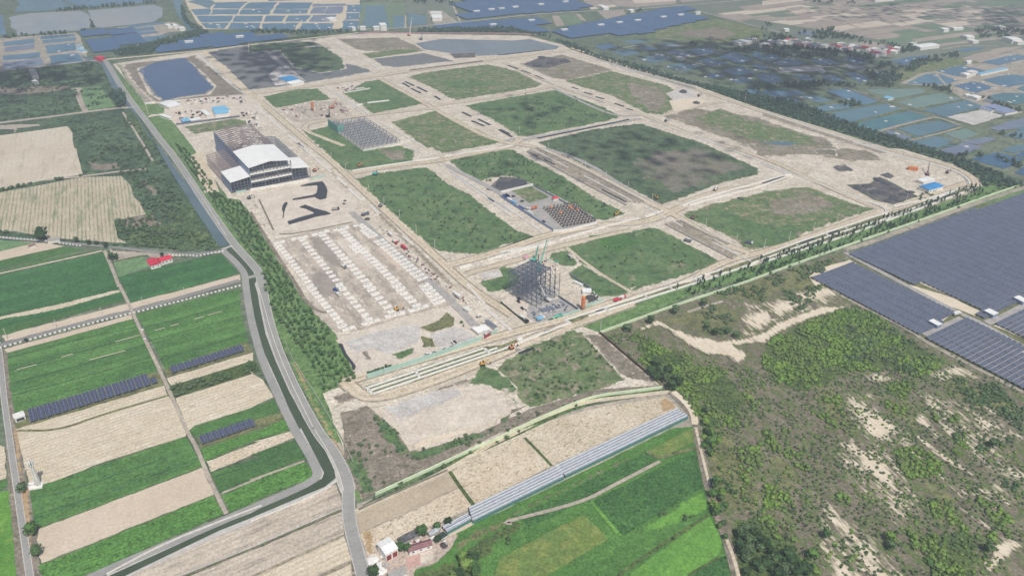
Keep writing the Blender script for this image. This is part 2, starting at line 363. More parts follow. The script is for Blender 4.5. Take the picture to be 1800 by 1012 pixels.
fld('m 270,690 1385,272 1460,455 280,928 250,770', 'tan', lv=3)
fld('m 270,942 1460,462 1532,590 700,960 560,1015 460,1100 300,1100', 'cropbright', lv=4)
patch('ground', 'i 30,440 50,470 100,880 110,1012 m 200,420 270,940 290,1200 130,1200 60,420 30,0 i 0,620', 'brownweed', lv=2)
soft('m 80,0 130,0 160,350 200,420 230,900 180,900 130,400', 'yelsoil', 'brownweed', 4)
fld('m -400,480 0,435 60,430 130,1200 -400,1200', 'leftbright', lv=3)
fld('m -300,420 0,362 48,350 50,398 0,432 -300,470', 'crop', lv=4)
fld('m -300,200 0,120 30,130 42,345 0,358 -300,400', 'dryfield', lv=3)
# south of the canal
fld('m 700,1200 870,1015 1790,610 n 590,385 632,545 0,830 m 1270,1015 1150,1100 1150,1200', 'ditchfield', lv=3)
fld('m 1280,1020 1790,800 n 0,845 632,570 640,730 30,1005 -100,1200 m 1000,1200', 'ditchfield', lv=3, j=.4)
fld('n 40,1012 640,738 690,905 470,1005 300,1200 0,1200', 'dryfield', lv=3)
fld('n 490,1020 690,925 700,1200 400,1200', 'dryfield', lv=3)
road('ditch', 'm 700,1240 1270,1012 1790,800 n 0,832 635,556', 2.2, 'soil', lv=5)
road('ditch', 'm 640,1240 1265,1000 1790,790 n 0,822 630,546', 1.0, 'concrete', lv=5)
road('track', 'n -100,1070 30,1010 350,865 640,735', 2.2, 'verge', lv=5)
road('track', 'n 300,1100 480,1012 690,915', 2.8, 'verge', lv=5)
patch('grassland', 'n 590,345 640,440 660,600 740,880 760,1200 700,1200 690,900 640,740 625,560', 'brownweed', lv=2)
# farm roads
road('road', 'e -700,560 0,655 330,680 730,715 980,745 1160,765 1350,770 1530,740 1575,715', 5.5, 'asphaltdark', lv=6)
road('road', 'e 1640,948 i 1000,160 700,232 400,310 0,418 -500,560', 7.5, 'asphaltdark', lv=6)
road('road', 'i -60,300 -5,420 10,600 30,800 60,1012 m 55,0 130,500 205,1012 240,1250', 3.6, 'asphalt', lv=6)
for off in (2.2, -2.2):
    road('road_edge', 'i -60,300 -5,420 10,600 30,800 60,1012 m 55,0 130,500 205,1012 240,1250', .7, 'concrete', lv=5, off=off)
road('track', 'i 815,0 890,150 960,310 1070,540 1160,730 1280,1010 m 1275,0 1340,120 1440,370 1550,590', 3.2, 'path', lv=6)
road('track', 'e 715,745 770,870 815,990 i 815,0', 3.6, 'path', lv=6)
road('track', 'e 760,825 900,790 1010,775', 2.5, 'bushfloor', lv=6)
road('track', 'n 0,362 370,228', 2.2, 'path', lv=6)
road('track', 'm 1520,448 1790,338', 2.2, 'path', lv=6)

# ---- canal
W_CANAL = watermat('canal_water', '45523f', '4d5a46', 30, .3, 1.2, .1)
W_CANAL2 = watermat('canal_water_far', '62737a', '56686e', 60, .1)
patch('canal_bank', 'e 1525,745 1580,712 1660,785 1765,885 1790,1000 j 80,60 110,150 150,340 220,540 320,760 460,1012 n 445,0 520,120 600,290 650,420 645,470 615,440 590,375 520,420 0,655 m 1790,625 1510,735 900,1012 500,1250 400,1250 730,1012 1500,645 1790,530 n 0,565 370,385 475,350 490,310 430,190 320,0 j 330,1012 190,740 80,470 10,250 i 1740,300 1720,200 1690,20 1685,0 e 1675,960 1665,900', 'concrete', lv=6, j=0)
patch('canal', 'e 1545,735 1580,718 1650,790 1745,885 1755,950 j 30,0 50,60 65,150 105,340 172,520 270,740 425,1012 n 420,0 500,130 575,290 585,345 510,405 0,620 m 1790,590 1500,705 860,1012 500,1240 460,1240 750,1012 1500,670 1790,555 n 0,585 380,400 490,350 505,310 440,180 345,0 j 335,1012 200,700 100,480 30,270 0,130 i 1740,250 1715,100 1705,0 e 1700,950 1690,915 1650,850', None, mat=W_CANAL, lv=7, j=0)
patch('canal', 'a 560,380 690,430 722,432 790,560 905,730 1000,900 1085,1000 e 1100,40 1220,210 1350,370 1565,705 1500,716 1400,560 1250,330 1120,120 1060,0 a 1010,930 930,790 880,740 760,590 700,450 560,400', None, mat=W_CANAL2, lv=6, j=.6)
road('road', 'P 184,105 191,118 a 830,600 930,740 1010,840 1130,1000 e 1170,70 1300,260 1410,430 1530,600 1610,710 1740,850 1775,900 1800,1000 j 75,30 100,130 150,340 215,520 320,750 460,1012 n 460,0 560,150 625,270 665,360 672,430 670,560 690,700 745,900 775,1012 800,1200', 8.5, 'asphalt', lv=8)
road('road', 'e 1520,742 1600,810 1670,890 1680,940 i 1680,0 1710,200 j 20,300 80,520 180,740 310,1012 n 310,0 400,170 450,270 465,335 390,385 250,450 0,555 m 1790,525 1230,765 640,1012 300,1200', 7.5, 'asphalt', lv=8)
road('bridge_deck', 'e 1665,940 1790,905', 6.5, 'asphalt', z=.9)
road('bridge_deck', 'e 1520,735 1590,712', 3.5, 'concrete', z=.9)
road('bridge_deck', 'a 850,748 920,733', 3.5, 'concrete', z=.9)

# ---- plantation strip beside the canal road
patch('grassland', 'a 770,470 1000,715 1130,750 1200,860 1320,1010 e 1480,300 1560,385 1640,395 1790,590 f 60,600 180,800 290,960 j 330,60 590,350 620,430 740,650 500,745 640,1012 n 780,480 730,500 700,330 640,250 500,0 j 370,740 150,250 95,0 e 1790,850 1600,690 1160,30 a 960,800 800,560', 'plantground', lv=2)
soft('a 800,440 990,480 1060,690 985,712 870,560', 'tanbank', 'plantground', 8)
soft('j 235,380 280,480 360,600 420,760 540,980 n 640,160 720,330 740,470 720,480 650,260 500,0 j 440,860 330,640', 'yelsoil', 'plantground', 5, nz=1.2)
road('track', 'n 600,100 700,270 715,420', 2.5, 'path', lv=4)
# ---- south-centre fields
patch('ground', 'n 640,1200 720,560 730,520 1330,290 k 0,1000 620,830 1130,735 1220,760 1290,860 1380,960 1350,1100 o 1330,0 1440,420 1560,830 1620,1200 500,1200', 'tanbank', lv=1)
fld('n 720,590 1360,300 1425,400 1120,560 750,715', 'plough', lv=3)
fld('n 750,722 1120,566 1430,408 1520,545 1200,690 1000,790 800,870', 'stubble', lv=3)
fld('n 1370,295 k 100,1000 620,850 1130,768 1220,845 880,1005 o 700,100 350,262 n 1530,520', 'stubblegreen', lv=3)
soft('n 760,710 830,700 850,860 800,870', 'yelsoil', 'stubble', 3, lv=4)
soft('k 1080,790 1130,768 1220,845 1100,880', 'yelsoil', 'stubblegreen', 4, lv=4)
road('ditch', 'n 1365,300 1430,400 1530,530', 3, 'bushfloor', lv=6); road('ditch', 'o 165,70 250,155 350,262', 2.6, 'bushfloor', lv=6)
soft('n 1380,330 1790,130 o 150,60 345,262 n 1540,520 1450,390', 'stubble', 'stubblegreen', 3, lv=4)
road('track', 'n 720,575 1000,450 1340,300 k 0,1050 60,1010 400,860 600,800 850,770 1160,735', 5.0, 'dryfield', lv=5)
road('ditch', 'n 740,560 1000,440 1350,290', 2.2, 'browngrass', lv=6)
patch('grassland', 'n 740,545 880,465 1500,165 1790,30 k 30,1010 360,870 640,770 1080,720 1180,712 1150,745 850,768 600,800 n 1790,75 1340,280 1000,440', 'scrubveg', lv=2)
soft('n 850,490 1300,290 1790,60 k 400,880 700,775 1100,725 1100,735 700,790 400,900 n 1340,280', 'rice', 'scrubveg', 3)
road('track', 'k 1160,735 1260,830 1340,930 o 1340,0 1400,330 1460,540 1540,740 1600,960 1640,1200', 7, 'brownweed', lv=6)
road('track', 'k 1180,735 1260,800 1320,880 1330,960', 6, 'whitesand', lv=7)
road('track', 'o 1335,0 1370,160 1430,400', 2.2, 'dryfield', lv=7)
road('track', 'o 1545,760 1590,880 1630,1020 1650,1200', 2.6, 'dryfield', lv=7)
patch('ground', 'n 760,860 900,800 1170,690 1330,640 1420,740 1370,830 1280,910 1130,960 1040,1200 780,1200 800,960', 'farmyard', lv=4)
patch('ground', 'n 1300,690 1480,590 1535,655 1370,745', 'tan', lv=5)
patch('ground', 'n 1060,880 1160,850 1170,930 1070,960', 'slab', lv=5)
# rice blocks
patch('grassland', 'n 1370,740 1530,655 o 0,570 1180,0 1320,-10 1320,100 1370,160 1450,450 1560,830 1620,1200 n 1000,1200 1040,1010 1130,965 1290,915', 'rice', lv=2)
soft('n 1390,800 1540,690 1790,600 1790,650 1500,790 1400,900', 'soilgreen', 'rice', 7)
fld('o 130,600 1000,160 1085,225 580,495 190,685', 'ricedark', lv=4)
soft('o 300,470 600,330 980,150 990,165 620,350 300,500 100,600 60,590', 'soil', 'rice', 5, nz=1.1)
fld('o 1010,160 1320,0 1325,95 1090,205', 'riceyellow', lv=4)
fld('o 630,500 1330,150 1400,400 840,735 820,720', 'ricedark', lv=4)
fld('o 0,890 570,590 735,760 330,1000 200,1200 -100,1200 n 1700,920', 'riceyellow', lv=4)
soft('n 1400,860 1790,650 o 0,640 120,620 180,690 0,790 n 1600,900 1400,960', 'bushfloor', 'rice', 7)
fld('o 740,1200 900,985 1430,600 1520,780 1480,880 1280,1012 1100,1200', 'ricebright', lv=4)
fld('o 1120,1200 1300,1010 1500,880 1570,860 1620,1200', 'ricedark', lv=4)
fld('o 870,745 1400,450 1430,590 900,960 700,1050 500,1200 330,1200 420,980', 'rice', lv=3)
soft('o 850,750 1380,420 1440,560 1100,700', 'ricebright', 'rice', 8)
soft('o 600,500 640,490 830,720 830,745 790,730', 'ricebright', 'rice', 2)
road('track', 'n 1790,655 o 0,650 130,590 190,690 560,510 760,400 1090,230', 3.2, 'path', lv=6)
road('track', 'o 700,1100 850,970 1150,770 1420,600', 2.6, 'bushfloor', lv=6)
road('track', 'o 1000,160 1085,215 1200,170 1340,140', 3, 'soilgreen', lv=6)
road('track', 'o 1280,1010 1500,880', 2, 'bushfloor', lv=6)
soft('n 1160,970 1400,880 1560,860 1650,1200 1000,1200 1100,1000', 'bushfloor', 'rice', 8)

# ---- east scrubland
patch('grassland', 'k 580,290 680,330 1640,0 h 0,920 570,740 380,930 l 400,0 1110,390 1790,720 P 2100,790 2100,1300 1310,1300 o 1560,830 1440,420 1330,0 k 1350,950 1200,760 1050,660 850,500 690,340', 'soil', lv=1, j=1)
def sc(s, a='soilgreen', sf=12, **k): return soft(s, a, 'soil', sf, **k)
sc('k 860,340 1000,350 1120,440 1270,460 1320,560 1500,560 1650,700 1700,840 1500,1000 1380,960 1250,760 1050,600 960,520', 'bushfloor')
sc('l 350,240 560,160 740,180 980,350 1250,530 1100,640 880,590 600,590 330,760 130,700 0,560 0,420 150,310', 'bushfloor')
sc('o 1380,0 1560,0 1700,300 1790,400 1790,600 1500,560 1430,400', 'soilgreen')
sc('o 1560,640 1790,560 q 0,580 200,760 420,1012 500,1200 o 1640,1200 1540,780', 'bushfloor')
sc('k 1000,250 1400,150 1500,130 1640,0 h 0,930 600,760 380,940 l 400,0 300,60 150,40 0,130 k 1650,250 1600,380 1400,330 1200,280', 'soilgreen')
sc('q 890,150 1050,120 1240,250 1240,320 1010,350 950,280', 'bushfloor')
sc('q 1080,380 1350,600 1500,880 1480,1200 1150,1200 1100,700 1150,600', 'bushfloor')
sc('q 1330,60 1560,220 1520,280 1400,200 1290,170', 'bushfloor')
sc('q 1450,450 1600,520 1760,680 1700,760 1550,640', 'bushfloor')
sc('l 800,690 1050,650 1050,780 900,900 830,830', 'bushfloor')
sc('l 1300,640 1600,680 1780,850 1790,1012 1680,900 1400,800', 'bushfloor')
sc('l 1150,870 1340,890 1330,970 1200,960', 'bushfloor')
sc('l 330,790 540,760 560,1000 400,930', 'bushfloor')
sc('k 1250,740 1500,860 1700,1012 q 200,150 350,500 100,560 0,330 o 1790,400 1560,0', 'soilgreen', 30); sc('l 330,700 620,680 1000,800 1300,1012 q 900,60 700,60 300,0', 'soilgreen', 30, lv=3); sc('q 820,200 1300,360 1500,640 1200,760 900,500', 'soilgreen', 30); sc('l 1100,540 1400,640 1790,900 1790,1012 q 1500,0 l 1300,800', 'soilgreen', 30)
# bare white sand lying in streaks
def ws(s, sf=8, **k): return soft(s, 'whitesand', 'soil', sf, name='sand', lv=5 if k.get('lo', 0) < .5 else 3, **k)
ws('k 940,300 1070,240 1160,290 1320,350 1490,385 1620,375 1790,330 l 100,260 400,150 580,150 560,175 330,240 140,320 0,420 k 1790,400 1600,420 1700,480 1630,560 1540,490 1400,480 1250,400 1150,320 1080,285 960,320', 5, nz=1.2)
ws('k 1500,100 1560,110 1660,200 1790,150 l 130,80 300,40 430,60 400,130 200,100 130,190 200,230 100,260 k 1790,330 1680,330 1640,220', 14, nz=.7)
ws('l 0,130 200,60 420,0 560,60 420,160 350,130 200,220 60,240', 16, nz=.6)
ws('q 500,85 620,70 700,150 860,250 940,400 1090,560 1060,580 950,470 860,420 700,280', 8, lo=.1)
ws('q 370,130 450,140 620,290 800,480 990,680 980,730 900,660 780,520 640,350 480,200', 11, nz=.5, lo=.12)
ws('q 270,400 380,450 620,620 760,780 900,920 1050,1100 700,1200 500,1050 600,900 450,660 310,520', 16, nz=.45, lo=.16)
ws('q 390,800 490,800 600,940 760,1012 800,1200 560,1200 430,950', 12, nz=.5)
ws('l 530,730 620,730 800,850 960,970 1000,1012 q 900,130 780,140 640,0 l 560,820', 16, nz=.45, lo=.16)
ws('l 1030,710 1150,760 1250,850 1200,880 1120,830', 8, nz=.6)
ws('l 1020,850 1120,880 1200,980 q 1250,60 1180,80 1060,-20', 10, nz=.6)
ws('q 1030,50 1100,60 1200,150 1350,240 1480,325 1440,330 1300,270 1200,200', 4.5, nz=1)
ws('q 1265,500 1360,540 1480,620 1640,740 1790,790 1790,820 1650,920 1550,990 1505,930 1580,860 1560,790 1640,770 1500,670 1380,580', 5, nz=1)
ws('q 1260,390 1400,430 1430,530 1350,480', 10, nz=.6)
ws('q 1430,0 1500,-20 1680,-10 1790,60 1790,90 1640,40 1480,50', 8, nz=.8)
ws('l 1140,610 1300,550 1430,580 1520,650 1300,640 1250,680 1160,650', 12, nz=.6)
ws('l 660,610 800,600 920,640 830,700 730,660', 10, nz=.6)
ws('l 940,490 1040,490 1060,530 980,530', 10, nz=.6)
ws('l 1260,780 1500,880 1680,960 1690,1012 1440,1012 1420,920', 14, nz=.5)
ws('q 1560,180 1700,220 1850,360 1800,400 1620,320 1600,260', 14, nz=.5)
ws('l 1480,780 1650,900 1600,930 1500,850', 14, nz=.5)
ws('l 190,880 260,930 250,950', 4); ws('l 690,730 760,760 780,800 710,770', 6)
ws('k 1680,580 1715,600 1700,615', 3)
for z_, l_ in (('l 480,700 700,700 900,900 1100,1012 q 1150,150 1400,400 1350,500 1100,350 900,200 600,-60', .62), ('q 330,100 900,60 1200,500 1100,720 900,740 500,330', .6), ('q 240,370 500,500 900,800 1150,1100 400,1100 300,800', .6), ('l 1000,700 1300,760 1790,980 1790,1012 q 1790,420 1500,330 1100,0', .64), ('k 1560,90 1790,100 l 0,100 400,30 600,80 350,230 0,400 k 1500,380 1640,250', .6), ('q 1200,360 1790,300 1790,780 1500,640', .62)):
    ws(z_, 16, nz=.5, lo=l_)
road('track', 'k 1280,190 1400,150 1540,110', 4, 'path', lv=5)

# ---- the building site
patch('construction_ground', 'a 770,440 1060,395 1400,350 b 0,300 500,260 600,240 860,225 1150,235 c 0,235 200,250 430,310 480,340 1000,510 1340,590 d 0,750 860,1012 h 960,50 1300,150 1480,250 1510,300 1430,350 900,520 600,600 0,830 g 1400,930 k 1100,60 560,290 680,330 890,560 1020,660 1100,705 640,770 50,1010 n 760,490 j 500,745 740,650 620,430 590,345 330,60 f 290,960 60,600 e 1790,590 1640,395 1560,385 a 1320,1010 1150,790 990,710 820,500', 'sand', lv=3, j=1)
def bl(s, a, sf=9, **k):
    if a in ('grass', 'grassmix', 'grassdark', 'grassdry') and sf > 5:      # the turf runs right up to the haul roads
        P = np.array(pts(s)); d = P-P.mean(0); k['world'] = [tuple(map(float, p)) for p in P+d/np.linalg.norm(d, axis=1)[:, None]*5.0]; sf *= .75
    return soft(s, a, 'sand', sf, lv=k.pop('lv', 4), **k)
# dark wet land and ponds in the far west corner
bl('a 830,440 1250,395 1340,380 1700,650 1500,700 1040,700 900,560', 'brownweed', 16)
bl('a 930,470 1250,400 1330,440 1480,590 1440,650 1100,695 1010,640', 'darkflat', 18, lv=5)
W_SITE = watermat('site_pond_water', '465a7a', '506382', 70, .15, 1.33, .2)
W_SITE2 = watermat('site_pond_shallow', '6f7a8c', '627188', 60, .3)
patch('pond', 'a 980,470 1060,430 1260,400 1330,460 1420,560 1460,600 1400,640 1250,660 1120,690 1050,620 1000,560', None, mat=W_SITE, lv=6, j=4)
patch('pond', 'a 950,480 1060,430 1150,420 1200,450 1150,500 1060,520 1000,560', None, mat=W_SITE2, lv=5, j=4)
bl('a 1400,360 b 100,290 300,280 480,300 640,430 800,470 840,490 560,540 340,580 0,620 a 1700,640 1560,480', 'darkflat', 12)
bl('b 200,340 500,320 620,400 650,470 480,500 300,460', 'grassdark', 16, lv=5)
bl('b 0,300 400,290 480,310 200,345 0,360', 'grassdark', 8, lv=5)
road('track', 'a 1360,370 1480,490 1600,600 1680,650', 3.2, 'slab', lv=6)
road('track', 'b 100,350 220,440 360,560', 12, 'gravel', lv=6)
road('track', 'a 1390,355 1560,500 1700,640 b 60,690', 14, 'sandroad', lv=6)
bl('b 600,270 1000,260 1130,320 1180,350 800,350 740,340', 'grassdry', 9)
bl('b 780,370 1000,340 1190,350 960,380 830,400', 'grassmix', 6)
bl('b 830,405 1190,365 1330,400 1400,420 1000,465 900,455', 'darkflat', 8)
patch('pond', 'b 1130,300 1300,270 1790,280 c 200,270 400,320 380,340 0,375 b 1560,385 1400,370 1190,340', None, mat=watermat('settling_pond', '80898f', '727d86', 120, .3), lv=6, j=3)
bl('b 1360,370 1550,360 1540,395 1400,402', 'blackearth', 4, lv=7)
# grass blocks between the site roads
bl('b 100,665 310,618 450,612 540,680 180,738', 'grass', 9)
bl('b 640,640 790,565 900,548 1190,700 1130,718 840,778 770,720', 'grass', 9)
bl('b 1085,530 1200,500 1620,445 c 10,465 100,490 280,580 200,605 b 1790,625 1420,682 1370,670 1270,610 1190,575', 'grassmix', 12)
bl('b 1475,725 1790,670 c 380,620 520,670 700,740 815,800 700,830 200,932 130,932 b 1790,890 1650,810', 'grass', 12)
bl('b 970,840 1290,758 1690,965 f 1740,0 1310,72 1250,35 b 1210,1010', 'grassmix', 10)
bl('b 370,910 560,865 740,1012 f 780,55 1000,25 1110,60 1100,130 760,178 690,190 640,180 440,0', 'grass', 10)
bl('f 730,260 860,220 1200,178 1260,210 1350,290 1500,370 1790,590 g 210,640 200,660 0,700 f 1790,685 1540,758 1290,740 1220,690 1050,540', 'grass', 9)
bl('f 1370,125 1790,50 g 0,50 90,60 250,150 400,230 620,370 840,480 700,530 640,520 380,370 230,295 100,240 0,235 f 1600,270 1450,200', 'grass', 8)
bl('c 270,975 640,890 960,850 1200,930 g 1350,0 1750,180 1740,220 1450,290 1130,418 1090,420 930,330 500,120 270,10', 'grassdark', 10)
soft('g 980,70 1350,20 1700,160 1735,215 1300,335 1140,405 1000,250 900,140', 'browngrass', 'grassdark', 50, lv=5)
bl('c 440,560 760,490 1130,590 1210,640 1170,690 1190,740 1100,785 1000,775 780,660', 'grassmix', 10)
bl('c 140,440 420,378 760,480 460,548 350,530', 'grassdry', 10)
bl('c 1110,800 1320,740 1790,812 d 200,900 450,950 500,1012 h 700,50 830,130 600,130 300,80 0,100 c 1700,1000 1290,860', 'grassdry', 22)
bl('c 1130,640 1250,600 1350,650 1300,680 1180,690', 'slab', 6, lv=5)
bl('g 1255,490 1450,430 1790,350 h 0,340 300,308 600,420 750,460 640,500 h 0,720 g 1700,740 1600,660 1270,510', 'grassmix', 14)
soft('h 0,400 300,340 540,430 400,500 60,500', 'grassdry', 'grassmix', 26, lv=5)
bl('g 465,720 1010,590 1080,600 1480,812 1450,842 900,1012 850,990 560,820', 'grass', 9)
bl('g 340,760 460,738 530,830 500,852 420,850 330,800', 'grass', 4)
bl('g 490,900 570,850 830,1000 k 900,10 820,72 650,70 560,0 g 500,930', 'grass', 6)
bl('f 1590,960 1720,860 1790,870 g 100,900 110,960 k 90,0 0,45 j 1790,20 1640,45', 'grass', 7)
bl('f 1560,900 1700,870 1730,920 1600,950', 'slab', 5, lv=5)
bl('k 20,540 200,440 460,325 560,340 850,640 700,700 200,832 0,600 j 1640,660 1790,510', 'grassmix', 10)
bl('j 1510,690 1600,560 1690,600 1790,700 k 100,830 0,700 j 1790,760 1640,690', 'grass', 8)
bl('k 560,340 680,335 1100,700 830,640', 'brownweed', 8)
bl('j 560,770 700,720 760,780 600,820', 'brownweed', 5)
patch('grassland', 'j 640,1012 620,880 800,830 870,900 930,1000 n 960,120 1100,200 1400,130 1640,0 k 200,850 640,720 1090,690 1095,706 640,772 50,1010 n 1700,40 880,440 770,490 640,250', 'brownweed', lv=4)
soft('j 800,830 880,900 990,980 n 1020,60 1090,160 1300,120 1500,40 j 1740,1000 1790,850 k 60,860 k 180,830 0,920 n 1700,30 1400,140 1150,230 1000,170 900,60 j 860,950', 'grass', 'brownweed', 6, lv=5)
soft('n 640,230 720,180 820,300 860,440 780,480', 'grass', 'brownweed', 6, lv=5)
bl('j 870,840 1100,765 1390,700 1640,690 1790,850 1690,910 n 1500,50 1340,105 1150,160 1060,110 1000,10 j 990,1000 900,910', 'pale', 4, lv=6)
bl('j 900,850 1100,770 1390,700 1480,760 1200,870 1020,940', 'slab', 7, lv=7)
bl('n 1090,130 1160,150 1560,10 1540,0 1200,60', 'whitesand', 3, lv=7)
bl('j 1190,780 1310,700 1460,650 1500,640 1480,680 1400,700', 'brownweed', 6, lv=7)
# compound pads
patch('construction_ground', 'f 10,365 420,255 540,250 745,430 680,490 780,550 400,610 155,610', 'pale', lv=5)
patch('construction_ground', 'f 160,665 780,545 1350,1010 j 1360,145 1060,215 780,305 600,335 420,190 f 400,1012', 'muddy', lv=6, j=2)
soft('f 420,900 600,880 j 640,40 500,100 f 420,1000', 'mudgrey', 'muddy', 4, lv=7)
soft('f 400,650 520,650 640,850 560,860 430,740', 'mudgrey', 'muddy', 6, lv=7)
soft('f 560,660 700,650 760,760 900,900 700,830', 'pale', 'muddy', 8, lv=7)
soft('f 820,620 880,680 1100,900 1000,880 860,740', 'tan', 'muddy', 8, lv=7)
soft('f 700,600 760,680 1080,1000 980,960 800,780', 'pale', 'muddy', 10, lv=7)
patch('construction_ground', 'j 585,385 780,310 1060,220 1370,150 1560,320 1650,300 1680,330 1500,400 1250,490 800,640 735,640 700,590 720,560', 'pale', lv=5, j=1)
patch('construction_ground', 'j 640,400 870,320 1130,270 1160,310 1150,400 930,480 840,440 760,450 740,470', 'slab', lv=6, j=2)
patch('construction_ground', 'j 1230,340 1410,290 1500,330 1560,370 1300,440 1240,400', 'slab', lv=6, j=1)
soft('j 1280,250 1340,190 1400,230 1400,290 1240,335 1150,300', 'soilgreen', 'pale', 3, lv=7)
soft('j 1160,350 1250,370 1270,430 1180,440', 'soilgreen', 'pale', 3, lv=7)
soft('j 960,480 1120,430 1130,470 1020,520', 'grass', 'pale', 4, lv=7)
soft('j 760,460 800,450 830,520 790,520', 'brownweed', 'slab', 3, lv=7)
bl('j 790,600 960,550 990,560 800,640', 'grass', 3, lv=7)
road('track', 'f 0,480 200,800 330,1000 j 380,120 480,200 570,180', 4, 'brownweed', lv=7)
soft('e 1300,100 1400,350 1500,345 1390,50', 'sandroad', 'sand', 5, lv=5)
patch('construction_ground', 'a 1130,690 1640,650 1790,700 1790,780 1640,790 1200,855 1130,790 1010,805', 'pale', lv=5, j=2)
soft('a 990,715 1130,710 1120,780 1010,790', 'plantground', 'sand', 3, lv=5)
soft('a 1250,870 1600,810 1700,830 1690,860 1330,920', 'grassmix', 'sand', 6, lv=5)
# work at the lattice building and black tarps/pools
patch('construction_ground', 'k 0,130 130,270 420,250 560,180 500,160 350,20 200,0 100,40', 'pale', lv=5, j=1)
patch('construction_ground', 'k 190,130 250,140 420,90 540,190 400,230 260,270 180,230', 'gravel', lv=6, j=1)
soft('k 580,80 640,70 680,110 590,130', 'blackearth', 'sand', 3, lv=6)
patch('construction_ground', 'g 0,250 100,240 220,290 420,390 650,545 370,610 0,370', 'gravel', lv=6, j=1)
soft('g 60,330 210,300 340,380 200,420', 'grassmix', 'gravel', 3, lv=7)
patch('construction_ground', 'g -100,330 0,240 100,245 200,292 0,345', 'blackearth', lv=8, j=2)
# dark stockpiled earth in the east corner
soft('h 575,295 740,285 800,240 850,260 1060,370 910,430 770,400', 'blackearth', 'grassdark', 8, lv=6)
patch('construction_ground', 'h 805,225 860,210 912,238 880,250', 'blackearth', lv=7)
soft('c 150,440 280,390 450,400 495,425 330,470 200,465', 'blackearth', 'sand', 4, lv=6)
soft('c 1150,690 1300,670 1430,690 1300,750 1180,765', 'whitesand', 'sand', 5, lv=6)
soft('b 120,520 200,450 330,540 370,570 170,590', 'slab', 'darkflat', 5, lv=6)
bl('b 200,740 430,690 640,700 700,790 400,830 280,840', 'muddy', 6, lv=5)
bl('h 470,170 560,150 640,200 520,210', 'blackearth', 8, lv=5)
bl('h 350,50 500,50 520,100 380,90', 'browngrass', 8, lv=6)
# site roads
def sr(s, w):
    for k, d in enumerate((w/2+1.3, -w/2-1.3)): road('verge', s, 1.7, 'verge', lv=4, off=d)
    road('wheel_rut', s, w*.3, 'rut', lv=7, off=.01)
    return road('road', s, w, 'sandroad', lv=6)
sr('b 30,640 440,590 860,525 1200,470 1640,410 c 0,400 480,345', 12)
sr('b 0,640 120,740 300,900 440,1012 f 560,130 800,360 1000,540 1300,810 1500,1000 j 1790,210', 9)
sr('f 690,215 1000,160 1300,130 1480,90 1790,30 c 130,955', 10)
sr('f 1330,850 1600,780 1790,720 g 300,640 700,560 1000,555 1250,440', 11)
sr('f 1480,900 1700,840 1790,820 g 300,740 460,700 900,600', 7)
sr('b 640,1000 280,860 700,800 1280,740', 8)
sr('b 1290,720 1780,655 c 380,590', 9)
sr('b 880,540 1180,700 1400,830 1700,980 c 240,1000 g 600,190 950,390 1200,500 1500,690 1700,760', 9)
sr('c 20,430 380,590 960,780 1340,940 h 0,100 400,290 800,460', 8)
sr('c 480,330 1340,610 d 0,770 860,1030 h 1300,160 1440,240 1470,290 1400,340 900,490', 9)
sr('j 640,670 1200,500 1750,340 k 0,330 500,220 900,80', 10)
sr('j 640,660 800,800 1200,680 1700,480 k 0,470 300,340 900,130', 12)
sr('k 420,250 950,80 1270,-10 g 1530,810 h 0,760 800,480', 8)
sr('h 900,440 1400,280', 8)
sr('g 1250,420 1500,330 1790,290 h 0,300 150,240', 9)
sr('c 1110,790 1400,715 1520,700', 7)
sr('g 450,720 560,812 700,915 850,1000 k 890,55', 4)
road('road', 'f 690,480 830,600 1060,830 1300,1012 j 1400,140 1550,300', 9, 'gravel', lv=8)
road('road', 'f 1340,160 1600,290 1790,400 g 0,340 200,480 360,600 420,600 g 660,560', 9, 'gravel', lv=8)
road('road', 'c 100,950 g 0,0 g 500,80 g 950,380 1060,430', 8, 'gravel', lv=6)
road('road', 'c 350,600 640,740 800,800 960,790', 7, 'gravel', lv=6)
road('road', 'c 130,965 560,880 960,815', 9, 'gravel', lv=6)
W_DITCH = watermat('ditch_water', '2c3136', '363c42', 20, .15)
def ditch(s, w=4): return road('ditch', s, w, None, mat=W_DITCH, lv=9)
for s in ('g 180,65 255,100', 'g 298,122 372,158', 'g 692,328 858,412', 'g 1620,380 1660,400', 'k 300,330 415,293', 'k 125,475 230,438', 'k 650,188 700,172',
          'h 250,695 350,665', 'h 440,635 520,605', 'h 1080,435 1200,395', 'h 1200,385 1330,355', 'c 50,450 120,475', 'c 140,485 210,508', 'c 235,520 295,545',
          'c 490,602 530,612', 'c 570,635 630,650', 'c 650,665 710,680', 'c 780,710 845,732', 'c 860,745 905,758', 'b 1040,570 1090,598', 'b 1060,562 1120,590', 'b 1100,608 1165,640', 'b 1140,597 1210,632',
          'b 1260,660 1300,685', 'b 1450,770 1510,800', 'b 1515,830 1600,865', 'b 1560,818 1640,858', 'b 1700,890 1790,940', 'c 0,890 60,920', 'f 1620,385 1670,410', 'h 0,285 150,235', 'c 250,950 600,880 880,820',
          'b 1090,485 1590,420', 'b 1690,380 1790,372 c 0,380 300,345', 'h 100,740 200,705'):
    ditch(s, 5 if s[0] in 'cb' else 3.6)

